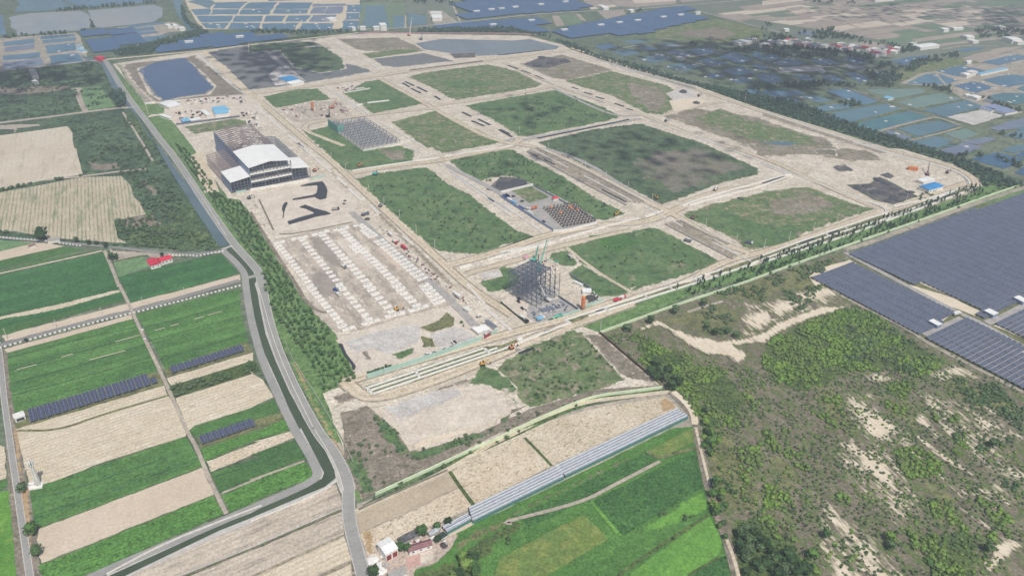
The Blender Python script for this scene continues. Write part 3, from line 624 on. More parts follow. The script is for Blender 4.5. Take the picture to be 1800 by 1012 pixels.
# ---- far north-west: ponds and river
W_BLUE = watermat('pond_water_blue', '4c7088', '5a7d92', 80, .2)
W_TEAL = watermat('pond_water_teal', '557480', '5f7e8a', 80, .25, 1.33, .22)
W_GREEN = watermat('pond_water_green', '6f887e', '788f84', 80, .25, 1.33, .2)
W_DEEP = watermat('pond_water_deep', '3d5f7c', '466a88', 80, .18)
W_PALE = watermat('pond_water_pale', '8d979d', '9a9c9c', 140, .4)
W_AQUA = watermat('pond_water_aqua', '47737b', '517d82', 50, .25, 1.33, .2)
W_VIOLET = watermat('pond_water_violet', '6f7990', '7a8397', 70, .25)
def pond(s, m, lv=6, j=None): return patch('pond', s, None, mat=m, lv=lv, j=j)
patch('ground', 'a -600,-40 1160,-40 1290,215 610,420 330,455 -600,560', 'bankgreen', lv=1)
for s, m in (('a 65,120 200,95 400,85 540,75 600,100 630,150 625,190 560,210 120,245 85,190', W_PALE), ('a 600,75 1060,35 1110,60 1110,120 1050,155 700,195 660,190 620,130', W_PALE),
             ('a 380,-30 1060,-30 1060,12 800,40 560,52 480,25', W_BLUE), ('a 100,-30 360,-30 520,58 370,75 95,90 130,40', W_TEAL), ('a -400,110 25,105 35,240 -400,270', W_BLUE),
             ('a 1165,-40 1225,-40 1260,60 1290,150 1350,205 1290,215 1245,140 1200,70', W_TEAL)): pond(s, m)
patch('ground', 'a -400,290 0,265 520,225 545,250 610,420 330,452 -400,530', 'tanbank', lv=3)
patch('ground', 'a 800,190 1180,150 1270,190 1275,215 1150,225 950,310 880,250', 'tanbank', lv=3)
for s in ('a 20,290 230,268 235,300 25,320', 'a 15,385 265,362 275,398 20,418', 'a 265,255 510,235 520,250 275,275', 'a 275,280 520,258 525,280 290,300', 'a 300,315 520,295 520,345 320,370', 'a 330,385 540,365 575,425 345,440',
          'a 880,175 1110,155 1130,165 890,195', 'a 890,200 1050,185 1060,210 910,225', 'a 900,228 1070,215 1080,228 920,250', 'a 960,262 1180,235 1060,280 985,300'): pond(s, W_BLUE)
pond('a 30,328 230,305 235,335 30,360', W_VIOLET); pond('a 20,430 280,402 300,452 15,478', W_VIOLET)
road('road', 'a -500,560 0,492 330,452 690,412', 9, 'gravel', lv=7)
road('road', 'a 690,415 1060,380 1400,350 b 0,310 500,255 740,228', 9, 'sandroad', lv=7)
# salt pans of the north
patch('ground', 'a 1270,15 1300,-40 b 750,-40 750,200 200,205 a 1790,205 1400,200 1350,160', 'dryfield', lv=2)
random.seed(5)
def cell(o, q, m, ins=-.03):
    """four-corner pond, drawn in a little from its banks"""
    P = px(o+' '+q); cx = sum(p[0] for p in P)/4; cy = sum(p[1] for p in P)/4
    pond('P '+' '.join('%f,%f' % (cx+(x-cx)*(1-ins), cy+(y-cy)*(1-ins)) for x, y in P), m)
for s in ('1290,15 1410,-20 1470,25 1440,60', '1310,68 1440,62 1430,102 1340,106', '1480,20 1690,15 1640,62 1460,60', '1460,68 1640,66 1620,100 1440,102', '1345,112 1600,110 1570,152 1380,156', '1380,162 1565,158 1535,200 1410,195',
          '1700,25 1890,20 1870,60 1665,62', '1660,68 1860,66 1840,100 1640,100', '1620,112 1800,112 1780,150 1590,152', '1585,160 1780,160 1760,205 1560,202'): cell('a', s, W_BLUE if len(s) % 2 else W_TEAL)
for s in ('130,-30 400,-30 400,0 130,10', '0,20 175,20 160,62 0,62', '0,68 145,68 135,98 0,98', '200,22 420,22 400,62 180,64', '170,68 390,68 390,95 165,96', '115,112 240,112 215,150 90,150', '260,112 410,110 380,150 240,150',
          '430,108 585,104 560,150 405,152', '90,165 325,160 300,206 85,206', '355,165 565,162 560,208 340,208', '0,112 90,112 65,150 0,150', '0,165 75,165 55,206 0,206', '430,55 520,50 510,95 410,95', '530,50 640,48 620,95 515,98',
          '665,38 760,35 755,85 660,85', '660,95 745,92 745,135 650,138', '640,145 740,145 735,205 625,205', '430,30 650,30 650,42 430,48'): cell('b', s, W_VIOLET if s[:3] in ('430', '530') else W_BLUE)
patch('grassland', 'b 760,20 1060,20 1060,200 740,200', 'fargreen', lv=3)
for s in ('790,40 920,40 950,190 770,190', '975,110 1055,110 1060,195 975,195', '1070,90 1200,110 1210,170 1080,180'): cell('b', s, W_TEAL, .02)
patch('grassland', 'b 1060,-30 1380,-30 1440,155 1210,175 1200,100 1070,100', 'fardull', lv=3)
patch('ground', 'b 1210,75 1310,75 1420,155 1260,170', 'tanbank', lv=5)
road('road', 'b 740,205 1000,200 1300,170 1500,150 1790,118 c 300,95 620,78 1000,62 1220,40 1500,20 1790,-10', 8, 'gravel', lv=7)
road('road', 'b 1060,200 1062,110', 4, 'path', lv=6); road('road', 'b 1370,0 1435,155', 5, 'path', lv=6)
patch('grassland', 'a 770,350 1000,310 1330,215 1400,212 1440,228 1300,272 1100,320 1050,372 800,392', 'darkveg', lv=4)
patch('grassland', 'a 1200,355 1560,318 b 0,290 220,262 480,235 740,215 1150,215 c 0,200 200,225 150,245 b 1150,235 860,228 600,245 500,262 0,305 a 1400,352 1060,382', 'darkveg', lv=4)

# ---- far north-east: fields and ponds
patch('grassland', 'c 340,200 620,75 1220,40 1790,180 d 0,240 700,260 1340,360 1100,480 940,560 600,600 0,620 c 1790,600 1000,480 600,330', 'bankgreen', lv=1, j=2)
patch('grassland', 'c 1030,200 1480,130 1790,200 1790,290 1500,300 1000,260', 'grassmix', lv=2); soft('c 1140,230 1500,190 1640,240 1500,280', 'brownweed', 'grassmix', 20)
patch('ground', 'c 560,0 600,60 1000,60 1220,40 1790,200 P 2300,290 2500,0 2300,-40 1020,-40', 'fardull', lv=1, j=3)
random.seed(11)
def strips(s4, n, cols, dull=.0):
    P = [np.array(p) for p in px(s4)]; a, b, c, d = P
    t = 0
    while t < 1:
        t2 = min(1, t+random.uniform(.6, 1.5)/n); e = .006
        q = [a+(d-a)*(t+e), b+(c-b)*(t+e), b+(c-b)*(t2-e), a+(d-a)*(t2-e)]
        patch('field', 'P '+' '.join('%f,%f' % (x, y) for x, y in q), random.choice(cols), lv=4, j=0); t = t2
FB = ['farbrown', 'farbrown', 'paddyfar', 'farbrown']; FG = ['fargreen', 'farbrown', 'farbrown', 'fardull']
def parcels(s4, nu, nv, cols):
    a, b, c, d = [np.array(p) for p in px(s4)]
    us = [0]+sorted(random.uniform(.02, .98) for _ in range(nu-1))+[1]
    for i in range(nu):
        t = 0
        while t < 1:
            t2 = min(1, t+random.uniform(.4, 1.8)/nv); m = random.choice(cols)
            f = lambda u, v: (a+(b-a)*u)*(1-v)+(d+(c-d)*u)*v
            e = .004; q = [f(us[i]+e, t+e), f(us[i+1]-e, t+e), f(us[i+1]-e, t2-e), f(us[i]+e, t2-e)]
            if us[i+1]-us[i] > .02: patch('field', 'P '+' '.join('%f,%f' % (x, y) for x, y in q), m, lv=2, j=0)
            t = t2
parcels('P 1240,22 1560,-14 2000,40 1640,84', 7, 16, FB+FG); parcels('P 1560,-14 1900,-30 2300,0 2000,42', 5, 10, FG)
strips('c 560,0 690,-30 800,50 620,70', 5, FB); strips('c 700,-25 860,-40 950,55 800,45', 4, FB)
strips('c 870,-30 1200,-40 1200,30 940,50', 2, FB); strips('c 660,80 840,72 860,100 720,135', 2, ['farbrown'])
strips('c 350,110 400,110 440,178 380,185', 1, ['farbrown']); strips('c 510,98 540,98 590,152 550,140', 1, ['farbrown'])
patch('grassland', 'c 400,105 505,98 570,155 445,178', 'fargreen', lv=4)
strips('c 1220,0 1700,-40 1760,-20 1260,38', 2, FG)
strips('d 150,65 260,45 400,80 240,100', 2, FB); strips('d 360,45 520,35 640,60 470,80', 2, FB); strips('d 260,155 480,140 650,190 540,215', 3, FB)
strips('d 20,100 140,90 380,130 170,145', 3, FG); strips('d 400,125 560,110 680,130 540,155', 2, FB); strips('d 570,155 740,130 930,180 700,205', 4, FB)
strips('d 660,110 800,90 1150,155 960,185', 5, FB); strips('d 540,85 690,68 780,88 620,105', 2, FB); strips('d 880,100 1030,75 1240,140 1170,160', 4, FB)
strips('d 900,40 1100,20 1250,60 1060,70', 3, FB); strips('d 1040,120 1180,100 1250,125 1130,142', 1, ['fardull']); strips('d 1010,180 1160,160 1290,190 1180,210', 1, ['fargreen'])
strips('d 870,220 1010,200 1200,240 1050,270', 1, ['fargreen']); strips('d 690,255 840,232 950,255 800,275', 1, ['farbrown']); strips('d 1190,45 1330,30 1400,50 1260,60', 1, ['fargreen'])
strips('d 1290,70 1480,50 1600,80 1400,110', 4, FB); strips('d 1280,110 1400,90 1520,130 1380,140', 2, FB); strips('d 1500,60 1790,40 1790,110 1620,120', 5, FG)
strips('d 1130,150 1330,130 1430,170 1290,190', 3, FB); strips('d 640,60 860,40 960,70 760,85', 3, FB); strips('d 0,10 260,-20 300,30 0,70', 4, FB); strips('d 700,0 1100,-30 1300,0 900,35', 4, FG)
strips('d 1350,-30 1790,-40 1790,30 1560,50', 5, FG); strips('d 1400,150 1700,120 1790,170 1500,210', 4, ['fardull', 'farbrown', 'fargreen']); strips('d 800,270 1000,260 1050,285 900,310', 1, ['fargreen'])
strips('c 1480,110 1640,95 1760,120 1640,150', 3, FB); strips('c 1620,50 1790,30 1790,70 1680,75', 2, FB)
for s in ('P 2000,-20 2300,10 2300,200 1800,120', ): strips(s, 8, FG)
road('road', 'c 1220,40 1500,120 1790,195 d 0,195 120,225', 6, 'gravel', lv=6); road('road', 'd 1230,340 1400,310 1620,320', 7, 'tanbank', lv=6)
patch('field', 'd 560,300 740,285 960,345 860,350 700,315', 'farbrown', lv=4); patch('field', 'd 1320,410 1640,325 1790,320 1480,420', 'farbrown', lv=4)
patch('grassland', 'd 900,470 1340,395 1480,430 1180,490 1080,500 940,560', 'grassmix', lv=4)
TB = 'tanbank'
patch('ground', 'd 935,575 1060,505 1180,490 1450,425 1790,330 P 2000,70 2000,170 1800,165 d 1500,660 1380,690 1250,590 1150,590', TB, lv=3)
patch('ground', 'd 1250,600 1480,560 1790,600 1790,640 1500,690 1380,680', TB, lv=4)
for s, m in (('c 650,320 740,300 810,325 700,345', W_DEEP), ('c 840,290 920,275 1020,290 900,310', W_TEAL), ('c 760,355 880,335 960,365 850,390', W_TEAL), ('c 930,330 1010,318 1080,340 1000,350', W_DEEP), ('c 1080,300 1180,300 1250,325 1130,330', W_TEAL),
             ('c 930,410 1090,370 1180,400 1060,435', W_TEAL), ('c 1130,360 1200,345 1320,375 1240,392', W_DEEP), ('c 1270,345 1400,330 1500,355 1370,385', W_DEEP), ('c 1110,460 1240,435 1370,455 1270,490', W_TEAL), ('c 1320,420 1420,400 1560,440 1440,455', W_DEEP),
             ('c 1480,390 1600,360 1720,410 1640,440', W_DEEP), ('c 1520,485 1640,460 1750,500 1600,520', W_DEEP), ('c 1380,520 1460,505 1550,520 1450,540', W_DEEP), ('c 1570,545 1660,530 1730,560 1620,570', W_DEEP), ('c 1660,620 1740,610 1790,650 1700,640', W_BLUE),
             ('c 1700,370 1780,360 1800,420 1750,400', W_DEEP), ('c 1710,450 1790,440 1790,490 1760,475', W_DEEP), ('c 1740,520 1790,510 1800,560 1770,545', W_DEEP),
             ('d 0,380 80,375 140,400 40,425', W_DEEP), ('d 70,430 180,405 300,430 230,450 120,450', W_DEEP), ('d 340,415 440,405 540,440 400,450', W_DEEP), ('d 545,405 630,385 720,430 640,445', W_DEEP), ('d 870,420 1010,395 1120,380 1150,400 960,450', W_DEEP),
             ('d 0,505 70,505 150,555 80,570 0,560', W_DEEP), ('d 200,520 300,515 370,550 310,565', W_DEEP), ('d 400,520 490,515 560,560 470,565', W_DEEP), ('d 560,505 640,500 740,550 670,565', W_DEEP), ('d 720,500 830,500 910,545 850,560', W_DEEP), ('d 0,450 40,470 0,480', W_DEEP),
             ('d 0,625 250,625 300,650 160,665 0,665', W_BLUE), ('d 110,680 190,672 270,700 200,715', W_BLUE), ('d 270,665 350,655 480,690 380,705', W_TEAL), ('d 430,620 580,612 800,700 690,722 560,680', W_BLUE), ('d 320,745 480,715 610,715 600,745 400,770', W_TEAL),
             ('d 700,615 1100,610 1110,640 900,680 850,670', W_GREEN), ('d 920,705 1080,665 1200,640 1380,675 1200,715 1050,745', W_GREEN), ('d 1090,755 1400,685 1510,730 1250,805', W_TEAL), ('d 400,800 600,750 850,712 960,745 800,790 580,845', W_TEAL), ('d 610,855 1000,760 1160,800 900,870 780,900', W_AQUA),
             ('d 920,885 1200,828 1340,860 1200,905 1060,935', W_TEAL), ('d 1240,920 1380,882 1500,920 1360,960', W_GREEN), ('d 840,905 880,895 1030,945 1000,965', W_VIOLET), ('d 1030,970 1200,935 1310,960 1150,1005', W_TEAL), ('d 1440,970 1540,938 1600,955 1500,990', W_VIOLET),
             ('d 1550,880 1700,830 1790,810 1850,850 1790,880 1600,895', W_VIOLET), ('d 980,575 1120,510 1200,508 1340,555 1240,582 1100,582', W_BLUE), ('d 1190,490 1370,450 1540,490 1330,525', W_BLUE), ('d 1310,590 1440,560 1600,600 1450,640', W_DEEP),
             ('d 1500,550 1700,510 1850,530 1830,570 1660,600', W_BLUE), ('d 1480,430 1740,375 1790,385 1790,410 1620,450', W_BLUE), ('d 1550,660 1660,635 1790,640 1830,690 1740,718 1600,690', W_AQUA), ('d 1730,610 1790,590 1850,600 1800,630', W_AQUA), ('d 1320,345 1450,325 1530,330 1400,358', W_BLUE),
             ('d 1730,880 1790,865 1850,890 1790,905', W_TEAL), ('d 1330,1000 1400,980 1500,1012 h 300,0', W_BLUE), ('h -30,0 160,0 260,15 150,25', W_TEAL), ('h 1210,60 1380,8 1510,35 1350,95', W_VIOLET), ('h 1430,120 1600,70 1790,120 1720,160 1650,185', W_DEEP), ('h 1620,60 1750,20 1850,30 1720,80', W_TEAL),
             ('h 1720,210 1790,170 1900,190 1850,250', W_DEEP), ('h 1720,95 1790,60 1850,80 1790,110', W_DEEP), ('h 1000,0 1200,0 1290,10 1200,45 1130,30', W_TEAL), ('h 1350,-5 1500,-20 1560,0 1480,20', W_VIOLET), ('d 1640,930 1790,890 1850,930 1790,960', W_TEAL),
             ('c 1790,800 1790,800 1795,805 1790,805', W_TEAL), ('d 560,440 700,455 700,470 600,475', W_PALE), ('d 210,240 290,215 400,225 330,245', W_VIOLET)): pond(s, m)
patch('ground', 'd 1250,800 1500,755 1640,790 1560,830 1440,858', 'slab', lv=5); patch('ground', 'd 1390,680 1560,690 1790,770 1700,790 1500,735', TB, lv=5); patch('ground', 'd 1640,460 1750,440 1850,470 1790,490', TB, lv=5)
road('track', 'd 590,850 800,795 960,745 1060,745 1220,715 1390,680', 4, 'grassmix', lv=7); road('track', 'd 800,900 980,850 1170,805 1220,810 1350,860', 7, TB, lv=7); road('track', 'd 560,600 700,650 820,700 960,745 1180,810', 5, 'brownweed', lv=7)
road('track', 'd 1010,965 1200,920 1370,870', 4, TB, lv=7); road('track', 'd -20,430 80,470 130,500', 8, TB, lv=7); road('track', 'd 120,462 500,460 720,450 760,480 850,480', 6, TB, lv=7); road('track', 'd 1480,690 1250,590 1180,490', 5, TB, lv=7)
road('track', 'c 1200,400 1400,380 1570,350', 7, TB, lv=7); road('track', 'c 1200,400 1300,420 1400,450', 6, TB, lv=7); road('track', 'c 830,335 900,318 1000,312 1300,318', 5, TB, lv=7); road('track', 'd 560,475 850,490', 4, TB, lv=7)
patch('ground', 'd 110,462 400,450 420,490 130,498', 'slab', lv=6)
# ---- tree belt floor and solar farm ground
patch('grassland', 'c 430,305 640,370 1000,470 1340,570 d 0,660 300,740 700,880 1100,1000 h 1300,90 1560,180 1790,290 P 2000,355 1800,345 h 1750,305 1690,330 1510,300 1480,245 1300,150 950,45 d 860,1012 0,748 c 1340,590 1000,510 480,338', 'darkveg', lv=4)
patch('grassland', 'h 1500,250 1760,290 1750,300 P 1830,340 h 1200,490 600,700 0,910 g 1400,1010 k 680,325 560,290 1100,70 g 1400,930 h 0,830 600,600 900,520 1430,350 1510,300', 'plantground', lv=4)
patch('ground', 'h 590,760 1790,330 P 2300,250 2500,500 2200,900 1800,690 l 1110,385 440,0 h 330,900 600,800', 'soilgreen', lv=2)
for _s in ('P 1500,449 1800,343 2100,255 2300,420 1800,522 1763,541 1738,557 1715,551 1728,545', 'P 1440,489 1498,468 1674,554 1650,567 1611,585', 'P 1631,596 1696,566 1795,615 2000,720 2050,850 1800,681', 'P 1747,573 1800,544 2100,390 2300,850 1800,595'): patch('gravel', _s, 'pale', lv=4)
road('road', 'h 560,740 700,700 1000,590 1400,440 1790,310 P 2000,270', 8, 'tanbank', lv=5)
road('road', 'h 565,755 1000,990 l 1000,0 1350,200 1500,265 1790,430 P 2000,720', 7, 'gravel', lv=6)
road('road', 'l 1110,350 1370,235', 9, 'gravel', lv=7); road('road', 'l 1530,265 1620,240 1790,150 P 2100,400', 9, 'gravel', lv=7)
patch('ground', 'h 300,890 600,805 640,830 380,940 560,1012 380,1012', 'whitesand', lv=4); patch('ground', 'l 1000,0 1300,90 1500,190 1450,215 1150,100', 'whitesand', lv=4)
road('track', 'l 420,0 560,90 1010,310 1110,390 1400,540 1790,740', 5, 'tanbank', lv=4)

for d in (4.6, -4.6): road('road_edge', 'a 730,430 830,600 930,740 1010,840 1130,1000 e 1170,70 1300,260 1410,430 1530,600 1610,710 1740,850 1775,900 1800,1000 j 75,30 100,130 150,340 215,520 320,750 460,1012 n 460,0 560,150 625,270 665,360 672,430 670,560 690,700 745,900 775,1012 800,1200', .8, 'concrete', lv=7, off=d)

soft('n 790,870 860,845 900,880 960,960 900,1000 830,1000', 'whitesand', 'farmyard', 3, lv=5); patch('ground', 'n 1065,885 1160,860 1245,840 1255,905 1170,930 1075,955', 'pale', lv=6)
for _s in ('f 60,395 160,605', 'f 200,630 300,630 700,550'): road('earth_bank', _s, 2.2, 'browngrass', lv=8)

patch('grassland', 'j 790,700 1600,428 1700,420 1790,430 1790,440 835,760 790,735', 'soilgreen', lv=8)
for _s in ('k 450,252 985,82 1205,8 1290,-12 1292,10 1000,102 600,222 486,262', 'k 180,378 300,338 440,290 480,268 560,236 600,226 480,272 300,350', 'g 1430,905 1520,873 h 0,780 300,670 580,580 820,500 860,505 560,640 300,730 0,812 g 1540,885 1450,912', 'h 870,495 1180,385 1370,318 1425,322 900,512', 'j 1640,470 1790,425 k 0,436 120,396 100,380 0,420 j 1790,412'):
    patch('grassland', _s, 'soilgreen', lv=8, j=.5)
for _s in ('f 820,418 900,490 1330,905 1420,1000 1330,960 860,490', 'g 180,55 500,240 860,420 980,415 620,205 250,35', 'g 1125,555 1590,800 1640,780 1400,620 1230,530', 'c 600,385 1340,595 1340,625 640,405', 'd 0,770 860,1050 800,1050 0,792', 'f 330,0 560,200 770,400 750,405 540,205 300,0'):
    soft(_s, 'verge', 'sand', 4, lv=8)

soft('c 1300,800 1500,745 1790,840 d 180,880 380,950 440,1000 300,1000 h 100,30 c 1700,960 1450,880', 'grassmix', 'grassdry', 22, lv=5)
soft('g 1270,495 1460,440 1600,480 h 0,560 300,560 380,540 200,700 0,720 g 1700,735 1600,655 1280,515', 'grass', 'grassmix', 16, lv=5)
soft('f 850,40 1060,60 1080,120 960,130', 'grassdry', 'grass', 10, lv=5); None
soft('b 1250,560 1500,540 1700,560 1500,620 1350,610', 'grass', 'grassmix', 20, lv=5); soft('g 600,640 900,620 1000,700 800,760 650,720', 'crop', 'grass', 25, lv=5); soft('g 1150,800 1350,810 1300,870 1100,920', 'grassmix', 'grass', 20, lv=5)
soft('c 850,560 1100,600 1150,680 1100,770 1000,760 880,660', 'grassdry', 'grassmix', 20, lv=5); soft('f 1500,250 1790,180 g 60,200 f 1700,240', 'grassdark', 'grass', 10, lv=5)

look('furrow', '34543a', '3d5f3f', '4a6a45', s1=20, s3=5, fine=.2)
for _s in ('i 60,500 500,385 945,290', 'i 60,682 520,565 1000,408', 'i 85,760 560,640 1020,500', 'i 60,590 560,460 970,345', 'i 1010,392 1400,285 1695,208', 'i 975,300 1400,190 1655,110', 'i 1090,520 1700,335', 'e 200,1008 600,910 790,900', 'e 0,1012 400,960 i 200,80 830,40', 'm 215,500 600,395 1290,150', 'm 235,600 800,430 1370,200', 'm 1425,350 1790,235 n 0,215 330,120'):
    road('furrow', _s, 1.0, 'furrow', lv=6)
for _s in ('i 115,585 250,550', 'i 420,500 500,478', 'i 610,520 860,455', 'i 790,395 960,348', 'i 1055,318 1130,298', 'i 1165,288 1225,270', 'i 1330,240 1400,220', 'i 1420,213 1520,186'):
    road('bare_strip', _s, 1.0, 'whitesand', lv=7)
# ============================================================ OBJECT HELPERS
GZ = .9
_mats = {}
def pm(name, hx, rough=.7, metal=0.0, var=.12, s=2.0, spec=.4):
    if name in _mats: return _mats[name]
    m = bpy.data.materials.new(name); m.use_nodes = True; g = G(m.node_tree); b = m.node_tree.nodes['Principled BSDF']
    tc = g.n('ShaderNodeNewGeometry').outputs['Position']
    c = lin(hx); d = tuple(x*(1-var*1.6) for x in c[:3])+(1,); e = tuple(min(1, x*(1+var)) for x in c[:3])+(1,)
    g.l(g.mix(g.ramp(g.noise(tc, 1/s, 5, .7), .3, .7), d, e), b.inputs['Base Color'])
    b.inputs['Roughness'].default_value = rough; b.inputs['Metallic'].default_value = metal; b.inputs['Specular IOR Level'].default_value = spec
    _mats[name] = m; return m
def leafmat(name, c1, c2, c3=None, s=6):
    m = bpy.data.materials.new(name); m.use_nodes = True; g = G(m.node_tree); b = m.node_tree.nodes['Principled BSDF']
    p = g.n('ShaderNodeNewGeometry').outputs['Position']
    oi = g.n('ShaderNodeObjectInfo').outputs['Random']
    c = g.mix(g.ramp(g.noise(p, 1/s, 3, .6), .35, .65), lin(c1), lin(c2))
    if c3: c = g.mix(g.math('MULTIPLY', g.ramp(g.noise(p, 1/40, 3, .6, off=4), .45, .62), .8), c, lin(c3))
    c = g.mix(g.math('MULTIPLY', oi, .35), c, lin(c1))
    g.l(c, b.inputs['Base Color']); b.inputs['Roughness'].default_value = .8; b.inputs['Specular IOR Level'].default_value = .15
    _mats[name] = m; return m
class MB:
    def __init__(s): s.v = []; s.f = []
    def add(s, vs, fs):
        n = len(s.v); s.v += [tuple(v) for v in vs]; s.f += [tuple(i+n for i in f) for f in fs]; return s
    def box(s, x0, y0, z0, x1, y1, z1):
        return s.add([(x0, y0, z0), (x1, y0, z0), (x1, y1, z0), (x0, y1, z0), (x0, y0, z1), (x1, y0, z1), (x1, y1, z1), (x0, y1, z1)],
                     [(0, 3, 2, 1), (4, 5, 6, 7), (0, 1, 5, 4), (1, 2, 6, 5), (2, 3, 7, 6), (3, 0, 4, 7)])
    def bar(s, a, b, w, h=None):
        a = Vector(a); b = Vector(b); t = (b-a).normalized(); up = Vector((0, 0, 1)) if abs(t.z) < .95 else Vector((1, 0, 0))
        x = t.cross(up).normalized()*w/2; y = x.normalized().cross(t)*(h or w)/2
        return s.add([a-x-y, a+x-y, a+x+y, a-x+y, b-x-y, b+x-y, b+x+y, b-x+y], [(0, 1, 2, 3), (7, 6, 5, 4), (0, 4, 5, 1), (1, 5, 6, 2), (2, 6, 7, 3), (3, 7, 4, 0)])
    def cyl(s, x, y, z0, z1, r0, r1=None, n=10):
        r1 = r0 if r1 is None else r1
        vs = [(x+r0*math.cos(2*math.pi*k/n), y+r0*math.sin(2*math.pi*k/n), z0) for k in range(n)]+[(x+r1*math.cos(2*math.pi*k/n), y+r1*math.sin(2*math.pi*k/n), z1) for k in range(n)]
        return s.add(vs, [(k, (k+1) % n, n+(k+1) % n, n+k) for k in range(n)]+[tuple(range(n-1, -1, -1)), tuple(range(n, 2*n))])
    def prism(s, prof, y0, y1, ax='y'):
        n = len(prof)
        f3 = (lambda p, t: (p[0], t, p[1])) if ax == 'y' else (lambda p, t: (t, p[0], p[1]))
        return s.add([f3(p, y0) for p in prof]+[f3(p, y1) for p in prof], [tuple(range(n)), tuple(range(2*n-1, n-1, -1))]+[(k, n+k, n+(k+1) % n, (k+1) % n) for k in range(n)])
    def build(s, name, m, parent=None, fix=True):
        me = bpy.data.meshes.new(name); me.from_pydata(s.v, [], s.f); me.materials.append(m)
        if fix:
            bm = bmesh.new(); bm.from_mesh(me); bmesh.ops.recalc_face_normals(bm, faces=bm.faces); bm.to_mesh(me); bm.free()
        o = bpy.data.objects.new(name, me); COL.objects.link(o)
        if parent: o.parent = parent
        return o
def tag(o, label, cat, group=None, kind=None):
    o['label'] = label; o['category'] = cat
    if group: o['group'] = group
    if kind: o['kind'] = kind
    return o
def thing(name, label, cat, loc=(0, 0), rz=0.0, group=None, z=None):
    o = bpy.data.objects.new(name, None); COL.objects.link(o); o.empty_display_size = .5
    o.location = (loc[0], loc[1], GZ if z is None else z); o.rotation_euler = (0, 0, rz); return tag(o, label, cat, group)
def dup(root, loc, rz=0.0, label=None, group=None, sc=1.0, z=None):
    r = root.copy(); COL.objects.link(r); r.location = (loc[0], loc[1], GZ if z is None else z); r.rotation_euler = (0, 0, rz)
    r.scale = sc if isinstance(sc, tuple) else (sc, sc, sc)
    if label: r['label'] = label
    if group: r['group'] = group
    for ch in root.children:
        c = ch.copy(); COL.objects.link(c); c.parent = r
        for gch in ch.children:
            d = gch.copy(); COL.objects.link(d); d.parent = c
    return r
def frame3(s):
    a, b, c = [np.array(p) for p in pts(s, GZ)[:3]]
    return a, math.atan2(b[1]-a[1], b[0]-a[0]), float(np.linalg.norm(b-a)), float(abs((c-a)@np.array((-(b-a)[1], (b-a)[0]))/np.linalg.norm(b-a)))
def along(P, step, start=0.0):
    out = []; d = -start
    for a, b in zip(P[:-1], P[1:]):
        a = np.array(a); b = np.array(b); L = np.linalg.norm(b-a); t = -d if d < 0 else 0
        while True:
            if t > L: break
            out.append((a+(b-a)*t/L, math.atan2(b[1]-a[1], b[0]-a[0]))); t += step
        d = L-t if t >= L else 0; d = -(t-L)
    return out
M_white = pm('white_paint', 'e9e7e2', .5); M_conc = pm('pale_concrete', 'dedad2', .85); M_concg = pm('grey_concrete', 'a9a6a0', .85)
M_steel = pm('galvanised_steel', '8b93a0', .5, .4); M_steeld = pm('dark_steel', '6a7484', .6, .1); M_steelred = pm('primed_steel', '988a8b', .7)
M_roofw = pm('white_roof_sheet', 'efefec', .5, s=8, var=.05)
def _seams(m, pitch, k):
    g = G(m.node_tree); b = m.node_tree.nodes['Principled BSDF']; tc = g.n('ShaderNodeTexCoord').outputs['Object']; sx = g.n('ShaderNodeSeparateXYZ'); g.l(tc, sx.inputs[0])
    f = g.ramp(g.math('SINE', g.math('MULTIPLY', sx.outputs[0], 2*math.pi/pitch)), .8, 1.0); old = b.inputs['Base Color'].links[0].from_socket
    g.l(g.mix(g.math('MULTIPLY', f, k), old, (.35, .36, .38, 1)), b.inputs['Base Color'])
_seams(M_roofw, 3.2, .35); M_wallblue = pm('blue_grey_cladding', '8796b5', .6, s=6, var=.08)
M_blue = pm('blue_roof_sheet', '3f93cf', .5, s=5); M_sky = pm('light_blue_roof', '7fbfe0', .5, s=5); M_red = pm('red_roof', 'd0324a', .6); M_rust = pm('rust_roof', '8a6468', .8)
_seams(M_wallblue, 6.0, .3)
M_black = pm('black_rubber', '26272b', .8); M_glass = pm('dark_glass', '2a3440', .15); M_orange = pm('orange_paint', 'd27f4a', .6); M_yellow = pm('yellow_paint', 'd9a43a', .5)
M_teal = pm('mint_hoarding', 'adcbbf', .6, s=8, var=.06); M_mint = pm('pale_green_wall', 'd3e3bf', .75, s=8, var=.08); M_crane = pm('turquoise_paint', '58b7a4', .5); M_earth = pm('dark_earth', '4f4b49', .95, s=3); M_tarp = pm('black_tarp', '3a3d45', .7, s=6)
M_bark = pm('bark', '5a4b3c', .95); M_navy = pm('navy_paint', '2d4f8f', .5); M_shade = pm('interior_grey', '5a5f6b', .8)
M_pinkr = pm('pink_debris', 'c9a49a', .9, s=3); M_rebar = pm('rebar_rust', '5d4d4b', .9, s=2)

# ============================================================ SOLAR TABLES
def panelmat(name, c1, line, cell=(1.9, 1.6), rough=.22, mortar=.07):
    m = bpy.data.materials.new(name); m.use_nodes = True; g = G(m.node_tree); b = m.node_tree.nodes['Principled BSDF']
    br = g.n('ShaderNodeTexBrick'); br.offset = 0; br.inputs['Color1'].default_value = lin(c1); br.inputs['Color2'].default_value = tuple(x*.86 for x in lin(c1)[:3])+(1,); br.inputs['Mortar'].default_value = lin(line)
    br.inputs['Scale'].default_value = 1; br.inputs['Brick Width'].default_value = cell[0]; br.inputs['Row Height'].default_value = cell[1]; br.inputs['Mortar Size'].default_value = mortar
    tc = g.n('ShaderNodeTexCoord'); g.l(tc.outputs['Object'], br.inputs['Vector']); g.l(br.outputs['Color'], b.inputs['Base Color'])
    b.inputs['Roughness'].default_value = rough; b.inputs['Specular IOR Level'].default_value = .5; return m
